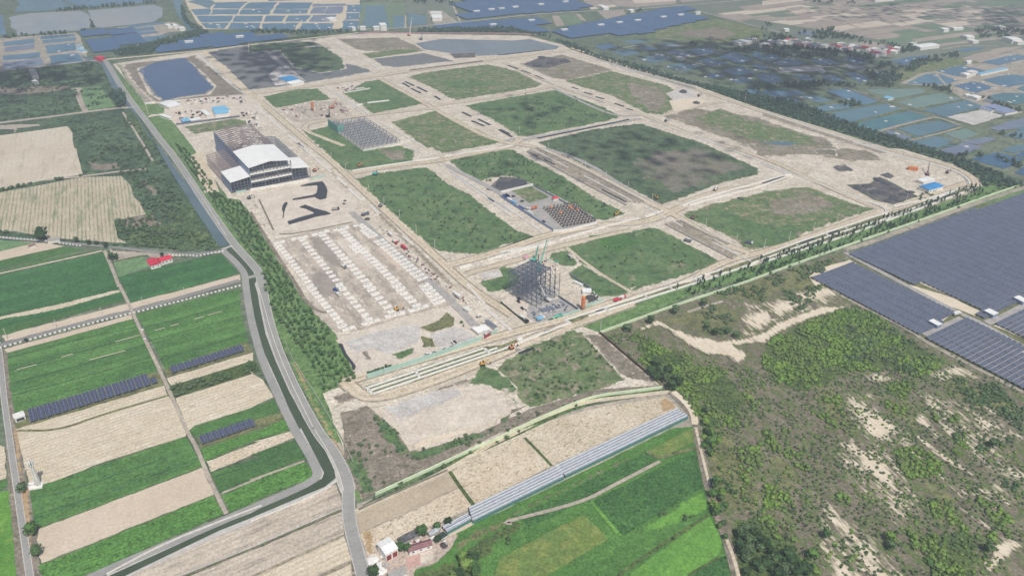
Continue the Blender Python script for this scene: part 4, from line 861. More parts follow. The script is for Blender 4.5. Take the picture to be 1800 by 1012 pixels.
M_panel = panelmat('solar_panel_grid', '454b62', '8d94a8', (2.9, 2.8), mortar=.1)
M_pv = pm('solar_panel_blue', '5b6375', .5, var=.1, s=9, spec=.25)
M_pvfar = pm('solar_panel_far', '4a6586', .4, var=.06, s=60)
def solar_table(label, wd, dp, tilt, hh, loc, rz, group):
    t = thing('solar_table', label, 'solar panel', loc, rz, group)
    dz = math.tan(tilt)*dp/2
    MB().add([(0, 0, hh-dz), (wd, 0, hh-dz), (wd, dp, hh+dz), (0, dp, hh+dz), (0, 0, hh-dz-.12), (wd, 0, hh-dz-.12), (wd, dp, hh+dz-.12), (0, dp, hh+dz-.12)],
             [(0, 1, 2, 3), (7, 6, 5, 4), (0, 4, 5, 1), (1, 5, 6, 2), (2, 6, 7, 3), (3, 7, 4, 0)]).build('panel', M_panel, t)
    fr = MB()
    for y in (.02, .5, .98): fr.bar((0, dp*y, hh-dz+2*dz*y-.25), (wd, dp*y, hh-dz+2*dz*y-.25), .2)
    fr.bar((0, 0, hh-dz-.2), (0, dp, hh+dz-.2), .25, .35); fr.bar((wd, 0, hh-dz-.2), (wd, dp, hh+dz-.2), .25, .35); fr.build('frame', M_steel, t)
    for x in (.12, .88):
        for y in (.06, .94): MB().box(wd*x-.12, dp*y-.12, -.8, wd*x+.12, dp*y+.12, hh-dz+2*dz*y-.2).build('leg', M_steel, t)
    return t
def solar_row(s, n, dp, label, group, hh=2.6):
    a, b = [np.array(p) for p in pts(s, GZ)[:2]]; L = np.linalg.norm(b-a); st = L/n; rz = math.atan2(b[1]-a[1], b[0]-a[0])
    p = None
    for k in range(n):
        q = a+(b-a)*k/n
        if p is None: p = solar_table(label, st*.86, dp, math.radians(5), hh, q, rz, group)
        else: dup(p, q, rz)
solar_row('i 212,948 1040,690', 16, 17, 'raised blue solar table in the long row between the green crop and the dry field', 'solar tables of the long field row')
r_ = frame3('i 1045,688 1082,674 1030,640'); solar_table('small solar table at the canal end of the long field row', r_[2], 8, .09, 2.4, r_[0], r_[1], None).pop('group', None)
solar_row('i 1185,612 1680,458', 11, 10, 'raised solar table in the field row ending near the canal road bend', 'solar tables of the middle field row')
solar_row('m 1385,118 1755,-8', 9, 10, 'raised solar table in the lowest and shortest field row among green strips', 'solar tables of the lowest field row')

def farm(polys, pitch, tl, dp, mat, hz, proto_label=None, group=None, near=0, gap=.5):
    """rows of panel tables laid along the street grid; the nearest ones are things, the rest one mass"""
    c, s_ = math.cos(AX), math.sin(AX); cells = []
    for P in polys:
        W = np.array(pts(P, GZ)); u = W[:, 0]*c+W[:, 1]*s_; v = -W[:, 0]*s_+W[:, 1]*c; Q = list(zip(u, v))
        us = np.arange(u.min()//tl*tl, u.max(), tl); vs = np.arange(v.min()//pitch*pitch, v.max(), pitch)
        gu, gv = np.meshgrid(us, vs); q = np.stack([gu.ravel()+tl/2, gv.ravel()+dp/2], 1); q = q[inside(q, Q)]
        cells += [(a-tl/2, b-dp/2) for a, b in q]
    cells = [(u, v, u*c-v*s_, u*s_+v*c) for u, v in cells]
    cells.sort(key=lambda t: t[2]**2+t[3]**2)
    nearc, rest = [], []
    for t in cells:
        qx = np.array((t[2], t[3], GZ))-np.array((0, 0, H)); X = 900+FPX*(qx@R_)/(qx@F_)
        (nearc if len(nearc) < near and X < 1795 else rest).append(t)
    hl = .62
    def tab(mb, x, y):
        def w(u, v, z): return (u*c-v*s_, u*s_+v*c, z) if mb is not lm else (u, v, z)
        vs = [w(x, y, hz-hl), w(x+tl-gap, y, hz-hl), w(x+tl-gap, y+dp, hz+hl), w(x, y+dp, hz+hl)]
        vb = [(a, b, z-.15) for a, b, z in vs]
        mb.add(vs+vb, [(0, 1, 2, 3), (7, 6, 5, 4), (0, 4, 5, 1), (1, 5, 6, 2), (2, 6, 7, 3), (3, 7, 4, 0)])
    lm = None
    if rest:
        mb = MB()
        for t in rest: tab(mb, t[0], t[1])
        o = mb.build('solar_tables', mat, fix=False); o['kind'] = 'stuff'; tag(o, group[1], 'solar panels')
        o.location.z = GZ
    if nearc:
        lm = MB(); tab(lm, 0, 0); p = thing('solar_table', proto_label, 'solar panel', (nearc[0][2], nearc[0][3]), AX, group[0])
        lm.build('panel', mat, p)
        fm = MB().bar((0, .1, hz-hl), (tl-gap, .1, hz-hl), .16).bar((0, dp-.1, hz+hl-.05), (tl-gap, dp-.1, hz+hl-.05), .2)
        for x in (.5, tl/2, tl-1): fm.box(x, dp*.5-.1, -1.2, x+.2, dp*.5+.1, hz-.1)
        fm.build('frame', M_steel, p)
        for t in nearc[1:]: dup(p, (t[2], t[3]), AX)
PVN = ['P 1495,447 1800,338 2100,250 2300,420 1800,527 1762,546 1737,563 1712,555 1728,549', 'P 1436,488 1498,465 1679,554 1650,570 1610,589', 'P 1627,596 1696,563 1800,615 2000,720 2050,850 1800,686', 'P 1743,573 1800,541 2100,390 2300,850 1800,599']
farm(PVN, 5.6, 15, 4.2, M_pv, 1.6, 'blue solar table in the dense near rows of the solar park right of the scrubland', ('solar tables of the near park', 'mass of blue solar tables filling the rest of the large park at the right edge'), 300, .6)
farm(['c 345,220 1000,85 1230,50 1340,95 1470,125 1240,165 1100,205 950,245 700,238 510,268 385,232'], 11, 60, 10, M_pvfar, 2.5, None, (0, 'far field of blue solar tables behind the tree belt, with a row of white cabins'), 0, 1)
farm(['b 1180,192 1500,160 1790,138 c 260,128 310,190 345,222 500,262 380,232 0,205 b 1790,200'], 11, 60, 10, M_pvfar, 2.5, None, (0, 'long narrow far solar field running beside the road behind the settling pond'), 0, 1)
farm(['b 1415,20 1600,-30 c 500,-30 595,55 560,72 0,110 b 1485,138'], 11, 60, 10, M_pvfar, 2.5, None, (0, 'topmost far solar field at the upper edge of the view'), 0, 1)
farm(['a 1060,365 1060,348 1110,318 1430,232 1790,236 b 190,246 235,260 a 1790,290 1560,318 1200,352'], 13, 60, 10, M_pvfar, 2, None, (0, 'long solar field north of the corner pond with a dark service line'), 0, 1)
farm(['a 535,238 615,215 700,362 610,362'], 13, 60, 10, M_pvfar, 2, None, (0, 'narrow solar field left of the service track above the canal bridge'), 0, 1)
farm(['a 630,212 850,195 885,232 655,250', 'a 660,270 885,243 950,298 718,363'], 13, 60, 10, M_pvfar, 2, None, (0, 'pair of square solar fields above the red gate of the canal bridge'), 0, 1)

# ============================================================ SIMPLE BUILDINGS
def house(name, label, cat, s, h, wall, roof, rtype='gable', rh=1.5, group=None, doors=0, dmat=None, axis='x', wins=0):
    o, rz, wd, dp = frame3(s); t = thing(name, label, cat, o, rz, group)
    MB().box(0, 0, -1, wd, dp, h).build('wall', wall, t); e = .35
    if rtype == 'flat': MB().box(-e, -e, h, wd+e, dp+e, h+.35).build('roof', roof, t)
    elif rtype == 'mono': MB().prism([(-e, h+.05), (wd+e, h+.05), (wd+e, h+rh+.2), (-e, h+.25)], -e, dp+e).build('roof', roof, t)
    elif axis == 'x': MB().prism([(-e, h+.02), (dp+e, h+.02), (dp+e, h+.2), (dp/2, h+rh), (-e, h+.2)], -e, wd+e, 'x').build('roof', roof, t)
    else: MB().prism([(-e, h+.02), (wd+e, h+.02), (wd+e, h+.2), (wd/2, h+rh), (-e, h+.2)], -e, dp+e).build('roof', roof, t)
    for k in range(doors):
        x = wd*(k+.5)/doors; ww = wd/doors*.38
        MB().box(x-ww, -.06, 0, x+ww, .02, h*.7).build('door', dmat or M_glass, t)
    for k in range(wins):
        x = wd*(k+.5)/wins
        MB().box(x-.8, -.07, h*.35, x+.8, .02, h*.7).build('window', M_glass, t)
    return t
house('farmhouse', 'white farmhouse wing with bright red gable roof beside the green field', 'farmhouse', 'e 1035,868 1102,850 1020,830', 4.2, M_white, M_red, rh=2.6, axis='y', wins=2)
house('farmhouse', 'longer red roofed farmhouse wing stretching toward the canal', 'farmhouse', 'e 1104,838 1182,815 1095,810', 4.0, M_white, M_red, rh=2.2, wins=3)
house('shed', 'small rusty red shed at the end of the tan strip by the top road', 'shed', 'e 205,728 248,712 212,718', 2.6, M_conc, M_rust)
house('shed', 'grey roofed roadside shed next to the big round tree', 'shed', 'e 330,692 412,680 330,675', 3, M_conc, M_concg, 'flat')
house('pump_house', 'white pump house at the left end of the long solar row', 'pump house', 'i 108,940 178,915 108,905', 3.4, M_white, M_white, 'flat', doors=1)
house('cabin', 'white equipment cabin left of the radio tower foot', 'cabin', 'm 185,412 238,398 182,400', 2.6, M_white, M_white, 'flat')
house('barn', 'large white roofed barn with brick red doors beside the road', 'barn', 'n 930,912 1012,868 882,830', 7, M_white, M_roofw, rh=1.6, doors=2, dmat=pm('brick_red_door', '8c3c3c', .7))
house('farmhouse', 'old farmhouse with weathered purple red tiled roof in the yard', 'farmhouse', 'n 1090,868 1245,820 1085,825', 3.2, M_white, M_rust, rh=1.8, wins=3)
house('shed', 'row of grey and rusty lean-to sheds behind the old farmhouse', 'shed', 'n 1035,805 1158,745 1015,768', 2.6, M_concg, pm('mixed_tin_roof', '6b6a6c', .8, s=4, var=.4), 'mono', .8)
house('shed', 'pale corrugated lean-to beside the dark water tank in the farmyard', 'shed', 'n 1232,752 1300,715 1222,730', 2.8, M_concg, pm('pale_tin_roof', 'b9bcc0', .6, s=3, var=.3), 'mono', .7)
house('water_tank', 'low square tank covered in dark green netting in the farmyard', 'tank', 'n 1310,768 1345,745 1300,735', 2, M_conc, pm('green_net', '2f4540', .8), 'flat')
house('house', 'white house at the bottom edge with a grey roof', 'house', 'n 960,1060 1075,1020 960,1010', 4, M_white, M_concg, 'flat')
house('shed', 'white flat roofed shed left of the works yard near the canal road', 'shed', 'a 1160,755 1245,735 1130,715', 5, M_conc, M_roofw, rh=1)
house('site_hut', 'small white hut left of the works yard gate', 'hut', 'a 1160,822 1185,815 1132,788', 3, M_conc, M_roofw, 'flat')
house('workshop', 'light blue roofed workshop with white wall in the works yard', 'workshop', 'a 1475,806 1570,795 1432,758', 6, M_white, M_sky, rh=1.2)
house('workshop', 'light blue lean-to joined behind the works yard workshop', 'workshop', 'a 1545,775 1578,768 1520,745', 5, M_white, M_sky, 'flat')
house('shed', 'tiny blue roofed shed at the lower left corner of the works yard', 'shed', 'a 1255,846 1305,838 1240,825', 3, M_navy, M_sky, 'flat')
house('shed', 'white walled store beside the tiny blue roofed shed', 'shed', 'a 1312,840 1380,828 1308,825', 3, M_white, M_roofw, 'flat')
house('shed', 'white roofed shed directly left of the blue workshop', 'shed', 'a 1415,805 1445,800 1400,765', 4, M_conc, M_roofw, 'flat')
house('workshop', 'bright blue roofed double shed in the east corner beyond the black earth heaps', 'workshop', 'h 1135,350 1235,322 1080,318', 5, M_white, M_blue, rh=1.6, axis='x')
house('shed', 'flat white roof just behind the bright blue double shed', 'shed', 'h 1100,290 1180,270 1050,272', 3.5, M_white, M_roofw, 'flat')
house('container', 'long orange container stack alone on the bare east corner', 'container', 'h 997,188 1062,196 1003,178', 3.5, M_orange, M_orange, 'flat')
house('site_office', 'blue and white site office beside the dark flats', 'office', 'b 255,580 338,562 240,545', 6, M_white, M_blue, rh=1)
house('shed', 'white shed in front of the blue and white site office', 'shed', 'b 285,590 370,572 280,575', 3, M_white, M_roofw, 'flat')
house('site_office', 'long white portacabin at the corner of the mint hoarding', 'portacabin', 'j 1670,318 1690,310 1612,268', 4, M_white, M_steel, 'flat', wins=0)
house('canopy', 'white canopy roof over the site gate yard', 'canopy', 'j 1560,352 1640,322 1545,312', 3.5, M_conc, M_roofw, 'flat')
house('hut', 'cream hut next to the grey haul road by the gate yard', 'hut', 'j 1528,325 1555,315 1505,312', 3, M_conc, M_conc, 'flat')
house('shed', 'pale store roof below the wire coils of the depot', 'shed', 'P 823,551 830,548 813,546', 3, M_conc, M_conc, 'flat')
for k, (s, lb) in enumerate((('k 560,65 618,68 545,38', 'lower one of two white sheds right of the steel lattice'), ('g 500,965 555,990 497,955', 'upper one of two white sheds right of the steel lattice'))):
    house('shed', lb, 'shed', s, 2.6, M_white, M_roofw, 'flat')
house('shed', 'small pink roofed shelter by the turquoise crane', 'shelter', 'g 175,808 198,800 160,790', 2.6, M_conc, pm('pink_roof', 'd9a3ae', .7), 'flat')
for s, lb in (('l 1192,302 1222,290 1152,262', 'inverter house with white roof at the lowest solar track'), ('l 1572,230 1606,216 1540,188', 'inverter house with white roof at the middle solar track'), ('l 1775,140 1810,128 1738,100', 'inverter house with white roof at the right edge of the view')):
    house('inverter_house', lb, 'inverter house', s, 4, M_wallblue, M_roofw, 'flat')
# far northern buildings
house('hall', 'white roofed factory behind the boundary road in the far north', 'hall', 'b 1245,145 1312,145 1232,120', 8, M_white, M_roofw, rh=2)
house('hall', 'narrow white shed behind the white roofed northern factory', 'hall', 'b 1232,108 1305,110 1230,98', 7, M_white, M_roofw, 'flat')
for s, lb in (('b 700,212 722,210 700,203', 'first'), ('b 752,208 790,207 752,200', 'second'), ('b 845,209 893,207 845,200', 'third'), ('b 893,212 935,210 893,195', 'fourth')):
    house('roadside_building', lb+' white roadside building from the left beyond the far boundary fence', 'building', s, 7 if lb != 'fourth' else 13, M_white, M_roofw, 'flat')
for s, lb in (('a 1150,195 1190,190 1150,182', 'low white farm shed among the far ponds'), ('a 1195,198 1225,194 1190,180', 'taller white fish farm house by the river'), ('a 1232,214 1270,210 1232,203', 'white hut nearest the river bend')):
    house('fish_farm_shed', lb, 'shed', s, 6, M_white, M_roofw, 'flat')
for s, lb in (('a 565,365 598,358 560,345', 'pale blue hut left of the bridge solar field'), ('a 550,335 575,330 548,322', 'white hut above the pale blue hut')):
    house('hut', lb, 'hut', s, 4, M_white, M_sky if 'blue' in lb else M_roofw, 'flat')
house('temple', 'red roofed gate building at the head of the canal road', 'gatehouse', 'a 682,418 718,410 680,402', 5, M_red, M_red, rh=2)
house('villa', 'white villa with blue grey roof among the trees left of the canal', 'villa', 'a 228,545 268,540 225,500', 8, M_white, M_concg, rh=3)
house('villa', 'small white outbuilding behind the villa among trees', 'outbuilding', 'a 240,580 268,575 245,565', 5, M_white, M_white, 'flat')
# eastern fish farms
for s, h_, rf, lb in (('d 860,688 898,680 840,672', 3, M_sky, 'small turquoise roofed hut standing between green ponds'), ('d 1660,790 1740,775 1530,735', 4, M_wallblue, 'longest blue grey fish farm shed beside the drained pond'), ('d 1565,772 1590,762 1500,742', 4, M_wallblue, 'narrow blue grey fish farm shed on the drained pond side'),
             ('d 1590,715 1630,705 1530,690', 4, M_wallblue, 'dark blue roofed shed nearest the turquoise pond'), ('d 1465,690 1495,682 1440,662', 5, M_roofw, 'arched white net house at the pond crossing'), ('d 1395,668 1418,662 1395,655', 4, M_roofw, 'tiny white hut on the pond crossing'),
             ('d 1490,522 1680,480 1480,512', 4, M_sky, 'long light green roofed fish shed between the blue ponds'), ('d 1395,535 1430,528 1395,512', 6, M_roofw, 'white house on the island between blue ponds'), ('d 1430,522 1470,512 1430,500', 7, M_conc, 'taller pale house on the island between blue ponds'),
             ('d 1400,440 1430,436 1400,430', 5, M_roofw, 'white hut on the dyke north of the blue ponds'), ('d 1080,345 1210,328 1075,320', 6, M_roofw, 'big white warehouse roof at the east end of the village'), ('d 1030,320 1055,316 1030,308', 7, M_white, 'white house left of the big white warehouse'),
             ('d 1705,300 1770,296 1700,275', 9, M_roofw, 'white factory at the far right edge'), ('d 1745,308 1800,304 1745,295', 6, M_conc, 'cream annex of the white factory at the right edge'), ('d 1400,272 1450,268 1400,255', 6, M_roofw, 'white shed between fields in the far east'),
             ('d 1440,298 1480,295 1440,285', 5, M_white, 'small house below the far east white shed'), ('d 1240,222 1275,218 1238,208', 7, M_roofw, 'white farm block near the distant green field'), ('d 1310,210 1375,205 1310,200', 5, M_roofw, 'long low cream farm shed in the far east'),
             ('d 1620,205 1660,202 1620,190', 6, M_roofw, 'white house behind trees at the far east'), ('d 770,15 900,8 770,0', 6, M_roofw, 'long white hall at the top edge among brown fields'), ('d 155,218 185,216 155,208', 5, M_roofw, 'lone white shed on green land before the village'),
             ('c 890,88 915,85 890,76', 5, M_roofw, 'white hut behind the far solar field'), ('c 705,72 740,70 705,48', 6, M_roofw, 'white farm building by the far road'), ('c 1235,415 1262,408 1220,398', 4, M_conc, 'cream pond hut on the dark pond dyke'), ('d 408,500 430,496 408,488', 4, M_white, 'white hut on the row of dark ponds'),
             ('b 545,148 590,140 545,132', 5, M_roofw, 'white shed on the salt pan bank'), ('P 1715,600 1716,600 1715,599', .3, M_conc, '')):
    if lb: house('building', lb, 'building', s, h_, M_white, rf, 'flat' if rf is not M_roofw else 'gable', rh=1.5)
# rows of small white transformer cabins in the far solar fields
p = None
for s in ('c 435,215', 'c 685,182', 'c 812,165', 'c 937,150', 'c 1112,127', 'c 1230,113', 'c 1345,98', 'c 210,150', 'c 100,58', 'c 275,40', 'c 443,22', 'c 5,68', 'b 1548,88', 'b 1648,75', 'b 1718,68', 'b 1660,180', 'a 1293,297', 'a 1640,262'):
    q = pts(s, GZ)[0]
    if p is None:
        p = thing('transformer_cabin', 'small white transformer cabin in the far blue solar fields', 'cabin', q, AX, 'transformer cabins of the far solar fields')
        MB().box(-9, -4, -1, 9, 4, 5).build('wall', M_white, p); MB().box(-9.5, -4.5, 5, 9.5, 4.5, 5.6).build('roof', M_roofw, p)
    else: dup(p, q, AX)
# village
random.seed(21)
vill = ('0,325 60,300 90,310 120,300 180,290 160,300 230,290 260,320 300,318 390,318 450,320 520,335 580,345 540,320 660,350 650,340 620,330 700,350 780,355 770,360 880,355 920,345 860,340 830,345 900,365 110,320 200,300 320,290 340,325 420,325 480,325 560,350 600,345 720,350 750,345 810,380 780,385 20,320 40,322 360,330 240,300 280,300')
cols = [M_white, M_conc, M_concg, M_roofw, M_red, M_white, M_rust, pm('blue_grey_roof', '8d9db0', .6)]
vp = {}
for k, t in enumerate(vill.split()):
    q = pts('d '+t, GZ)[0]; m = cols[k % len(cols)]
    if k in (6, 7, 11, 12, 17): m = M_red
    if m.name not in vp:
        nm = {'white_paint': 'white', 'pale_concrete': 'cream', 'grey_concrete': 'grey', 'white_roof_sheet': 'white sheet', 'red_roof': 'red', 'rust_roof': 'brown red', 'blue_grey_roof': 'blue grey'}[m.name]
        r = thing('village_house', 'village house with a %s roof in the distant village strip' % nm, 'house', q, random.uniform(-.2, .6), 'village houses with %s roofs' % nm)
        MB().box(-8, -6, -1, 8, 6, 7).build('wall', M_white if k % 3 else M_conc, r)
        MB().prism([(-8.5, 7), (8.5, 7), (0, 9.5)], -6.5, 6.5).build('roof', m, r); vp[m.name] = r
    else: dup(vp[m.name], q, random.uniform(-.3, .9), sc=(random.uniform(.7, 1.4), random.uniform(.8, 1.3), random.uniform(.6, 1.2)))
for s, lb in (('c 1630,315 1720,300 1625,292', 'large pale industrial shed at the west end of the village'), ('c 1705,292 1765,288 1702,278', 'unfinished four storey concrete block above the village')):
    t = house('building', lb, 'building', s, 6 if 'shed' in lb else 18, M_conc, M_roofw if 'shed' in lb else M_conc, 'flat', wins=0)
    if 'storey' in lb:
        wd = frame3(s)[2]
        for fl in range(4):
            for k in range(4): MB().box(wd*(k+.2)/4, -.1, fl*4.5+1, wd*(k+.8)/4, .02, fl*4.5+3.4).build('window', M_glass, t)
# ============================================================ THE STEEL HALL
def hall():
    o, rz, WD, _ = frame3('P 408,340 546,312 362,292'); t = thing('steel_hall', 'huge half roofed steel factory hall with three storey open front', 'factory hall', o, rz)
    w1, w2 = WD*.245, WD*.765; D = 175.0; y1 = 62.0; hw, hc = 17.0, 33.0; hr = 37.5
    # left wing
    def wing(x0, x1, hi_at, roof_to, skel_to, mat, hlo, hhi):
        zl, zr = (hlo, hhi) if hi_at == 'r' else (hhi, hlo)
        MB().add([(x0-.5, -1.5, zl), (x1, -1.5, zr), (x1, roof_to, zr), (x0-.5, roof_to, zl), (x0-.5, -1.5, zl-.8), (x1, -1.5, zr-.8), (x1, roof_to, zr-.8), (x0-.5, roof_to, zl-.8)],
                 [(0, 1, 2, 3), (7, 6, 5, 4), (0, 4, 5, 1), (1, 5, 6, 2), (2, 6, 7, 3), (3, 7, 4, 0)]).build('roof', M_roofw, t)
        n = int((skel_to-roof_to)/7.5)
        for k in range(n+1):
            y = roof_to+2+k*7.3; b = MB()
            b.bar((x0, y, zl-.4), (x1, y, zr-.4), .7, 1.0); b.bar((x0, y, -1), (x0, y, zl), .8); b.bar((x1, y, -1), (x1, y, zr), .8); b.bar(((x0+x1)/2, y, -1), ((x0+x1)/2, y, (zl+zr)/2), .6)
            b.bar((x0, y, zl*.5), (x1, y, zl*.5), .5)
            b.build('portal_frame', mat, t)
        b = MB()
        for f in np.linspace(0, 1, 9): b.bar((x0+(x1-x0)*f, roof_to, zl+(zr-zl)*f), (x0+(x1-x0)*f, roof_to+2+n*7.3, zl+(zr-zl)*f), .35)
        b.build('purlin', mat, t)
    wing(0, w1, 'r', y1*.72, D*.70, M_steelred, hw, hw+3.5)
    wing(w2, WD, 'l', y1*.72, D*.86, M_steel, hw, hw+3.5)
    # central nave roof and skeleton
    xm = (w1+w2)/2
    for x0, x1, za, zb in ((w1-.8, xm, hc, hr), (xm, w2+.8, hr, hc)):
        MB().add([(x0, -2, za), (x1, -2, zb), (x1, y1+10, zb), (x0, y1+10, za), (x0, -2, za-.8), (x1, -2, zb-.8), (x1, y1+10, zb-.8), (x0, y1+10, za-.8)],
                 [(0, 1, 2, 3), (7, 6, 5, 4), (0, 4, 5, 1), (1, 5, 6, 2), (2, 6, 7, 3), (3, 7, 4, 0)]).build('roof', M_roofw, t)
    n = 12
    for k in range(n+1):
        y = y1+13+k*(D-y1-14)/n; b = MB()
        b.bar((w1, y, hc-.4), (xm, y, hr-.4), .8, 1.2); b.bar((xm, y, hr-.4), (w2, y, hc-.4), .8, 1.2)
        b.bar((w1, y, hc-3), (xm, y, hr-3), .5); b.bar((xm, y, hr-3), (w2, y, hc-3), .5)
        for f in (0, .33, .66, 1): b.bar((w1+(w2-w1)*f, y, -1), (w1+(w2-w1)*f, y, hc+(hr-hc)*(1-abs(f-.5)*2)), .8)
        b.build('roof_truss', M_steelred, t)
    b = MB()
    for f in np.linspace(0, 1, 13):
        z = hc+(hr-hc)*(1-abs(f-.5)*2); b.bar((w1+(w2-w1)*f, y1+10, z+.3), (w1+(w2-w1)*f, D, z+.3), .3)
    b.build('purlin', M_steelred, t)
    random.seed(3)
    for k in range(90):                                     # sheets already laid out on the open part, floor slabs below
        f = random.random()*.8+.05; y = random.uniform(y1+14, D-12); z = hc+(hr-hc)*(1-abs(f-.5)*2)-.2
        MB().box(w1+(w2-w1)*f, y, z-1.5, w1+(w2-w1)*(f+random.uniform(.04, .12)), y+random.uniform(2, 4.5), z-1.2).build('deck_sheet', M_white, t)
    MB().box(w1-.4, -.2, -1, w1, D, hc-1).build('side_wall', M_wallblue, t)
    for k in range(7): MB().box(w1-.55, 18+k*21, 19.5, w1-.38, 21+k*21, 24).build('window', M_glass, t)
    MB().box(-.4, -.2, -1, 0, y1*.72, hw-.9).build('side_wall', M_wallblue, t)
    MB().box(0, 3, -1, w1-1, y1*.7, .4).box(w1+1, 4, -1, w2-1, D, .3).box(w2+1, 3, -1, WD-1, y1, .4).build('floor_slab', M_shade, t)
    # storeys and the open gridded front
    for z in (11.5, 22.5): MB().box(w1, -1.6, z-1.2, w2, 12, z).build('floor_edge', M_white, t)
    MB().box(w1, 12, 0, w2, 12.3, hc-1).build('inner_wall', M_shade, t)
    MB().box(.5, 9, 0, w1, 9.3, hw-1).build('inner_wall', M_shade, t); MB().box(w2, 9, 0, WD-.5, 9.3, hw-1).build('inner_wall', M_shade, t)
    for x in np.linspace(w1, w2, 13):
        th = 1.1 if abs((x-w1)/(w2-w1)*3-round((x-w1)/(w2-w1)*3)) < .01 else .45
        z = hc+(hr-hc)*(1-abs((x-xm)/(w2-xm)))-1; MB().box(x-th/2, -.5, -1, x+th/2, th-.4, z).build('column', M_steel, t)
    for x in list(np.linspace(0, w1, 7)[:-1])+list(np.linspace(w2, WD, 6)[1:]): MB().box(x-.25, -.4, -1, x+.25, .3, hw-.9+(3.3*x/w1 if x < w1 else 3.3*(WD-x)/(WD-w2))).build('column', M_steel, t)
    b = MB()
    for z in (3.8, 7.6, 15, 18.6, 26, 29.5): b.box(w1, -.35, z-.18, w2, .1, z+.18)
    for z in (4.2, 8.4, 12.6): b.box(0, -.35, z-.18, w1, .1, z+.18).box(w2, -.35, z-.18, WD, .1, z+.18)
    b.build('girt', M_steel, t)
    MB().box(-.2, -1.7, hc-2.4, .1, -1.5, hc).build('flashing', M_white, t)
hall()
# ============================================================ LATTICE BUILDING
def lattice():
    o, rz, WD, DP = frame3('k 245,158 398,76 98,38'); hh = 46*.62
    t = thing('lattice_building', 'tall open blue grey steel lattice building by the south works road', 'steel frame building', o, rz)
    nx, ny, nz = 5, 6, 4
    for i in range(nx+1):
        for j_ in range(ny+1):
            low = j_ < 2 and i < nx-1
            MB().bar((WD*i/nx, DP*j_/ny, -1), (WD*i/nx, DP*j_/ny, hh*(.45 if low else 1)), .5).build('column', M_steeld, t)
    for k in range(1, nz+1):
        z = hh*k/nz; b = MB(); y0 = 0 if k <= nz*.45 else 2
        for i in range(nx+1): b.bar((WD*i/nx, DP*y0/ny, z), (WD*i/nx, DP, z), .55)
        for j_ in range(y0, ny+1): b.bar((0, DP*j_/ny, z), (WD, DP*j_/ny, z), .55)
        b.build('floor_frame', M_steeld, t)
    b = MB()
    for i in range(5*nx+1): b.bar((WD*i/nx/5, DP*.3, hh+.3), (WD*i/nx/5, DP, hh+.3), .4)
    b.build('roof_joist', M_steeld, t)
    b = MB()
    for k in range(nz):
        for j_ in (1, 3, 5): b.bar((0, DP*j_/ny, hh*k/nz), (0, DP*(j_+1)/ny if j_ < 6 else DP, hh*(k+1)/nz), .3); b.bar((WD, DP*j_/ny, hh*k/nz), (WD, DP*(j_+1)/ny, hh*(k+1)/nz), .3)
    b.build('brace', M_steeld, t)
    MB().box(0, 0, -.6, WD, DP, .15).build('ground_slab', M_concg, t)
lattice()
# ============================================================ SHORT STEEL FRAME WITH MANY COLUMNS
def grid_frame():
    o, rz, WD, DP = frame3('P 639,265 703,252.5 588,221'); t = thing('column_building', 'low dense forest of bare steel columns with a scaffolded corner', 'steel frame building', o, rz)
    nx, ny = 8, 11; hh = 9
    for i in range(nx+1):
        for j_ in range(ny+1):
            if i*j_ % 7 == 3: continue
            MB().bar((WD*i/nx, DP*j_/ny, -1), (WD*i/nx, DP*j_/ny, hh*(.8+.2*((i*5+j_*3) % 3 == 0))), .8).build('column', M_steel, t)
    b = MB()
    for i in range(2*nx+1): b.bar((WD*i/nx/2, 2, hh*.78), (WD*i/nx/2, DP, hh*.78), .5)
    for j_ in range(ny+1): b.bar((0, DP*j_/ny, hh*.78), (WD, DP*j_/ny, hh*.78), .55)
    b.build('beam', M_steel, t)
    MB().box(-1, -1, -1, WD+1, DP+1, .2).build('ground_slab', M_concg, t)
    MB().box(-1.5, -2.2, -1, WD+6, -1.6, 3).build('hoarding', M_conc, t); MB().box(-1, -1.4, -1, WD+1, -1, 2).build('rebar_wall', M_rust, t)
    MB().box(-2, DP*.72, -1, -1.4, DP*1.02, 13).box(-2, DP*.72, -1, WD*.16, DP*.72+.5, 13).build('scaffold_net', pm('green_scaffold_net', '6ea59b', .8), t)
    b = MB()
    for i in range(4):
        for j_ in range(6):
            b.bar((WD*.05*i, DP*(.74+.05*j_), 0), (WD*.05*i, DP*(.74+.05*j_), 15), .35)
    b.build('scaffold', M_steel, t)
grid_frame()
# ============================================================ FOUNDATION GRID WITH REBAR
def foundation():
    o, rz, WD, DP = frame3('P 990,399 1045,390 938,370'); t = thing('foundation', 'concrete foundation grid bristling with rebar and orange formwork', 'foundation', o, rz)
    nx, ny = 9, 9
    MB().box(0, 0, -1, WD, DP, .1).build('blinding', M_earth, t)
    b = MB()
    for i in range(nx+1): b.box(WD*i/nx-.5, 0, 0, WD*i/nx+.5, DP, 1.2)
    b.build('beam', M_conc, t); b = MB()
    for j_ in range(ny+1): b.box(0, DP*j_/ny-.5, 0, WD, DP*j_/ny+.5, 1.16)
    b.build('beam', M_concg, t)
    random.seed(8); c = 0
    for i in range(nx+1):
        for j_ in range(ny+1):
            x, y = WD*i/nx, DP*j_/ny
            if j_ > 5 and i > 1 and random.random() < .2 and c < 5:
                MB().box(x-1.9, y-1.9, 0, x+1.9, y+1.9, 2).build('formwork', M_orange, t); c += 1
            else:
                b = MB()
                for a in (-.9, .9):
                    for d in (-.9, .9): b.bar((x+a, y+d, .5), (x+a, y+d, random.uniform(3, 5)), .28)
                b.box(x-1, y-1, 1, x+1, y+1, 1.7); b.build('rebar_cage', M_rebar, t)
foundation()
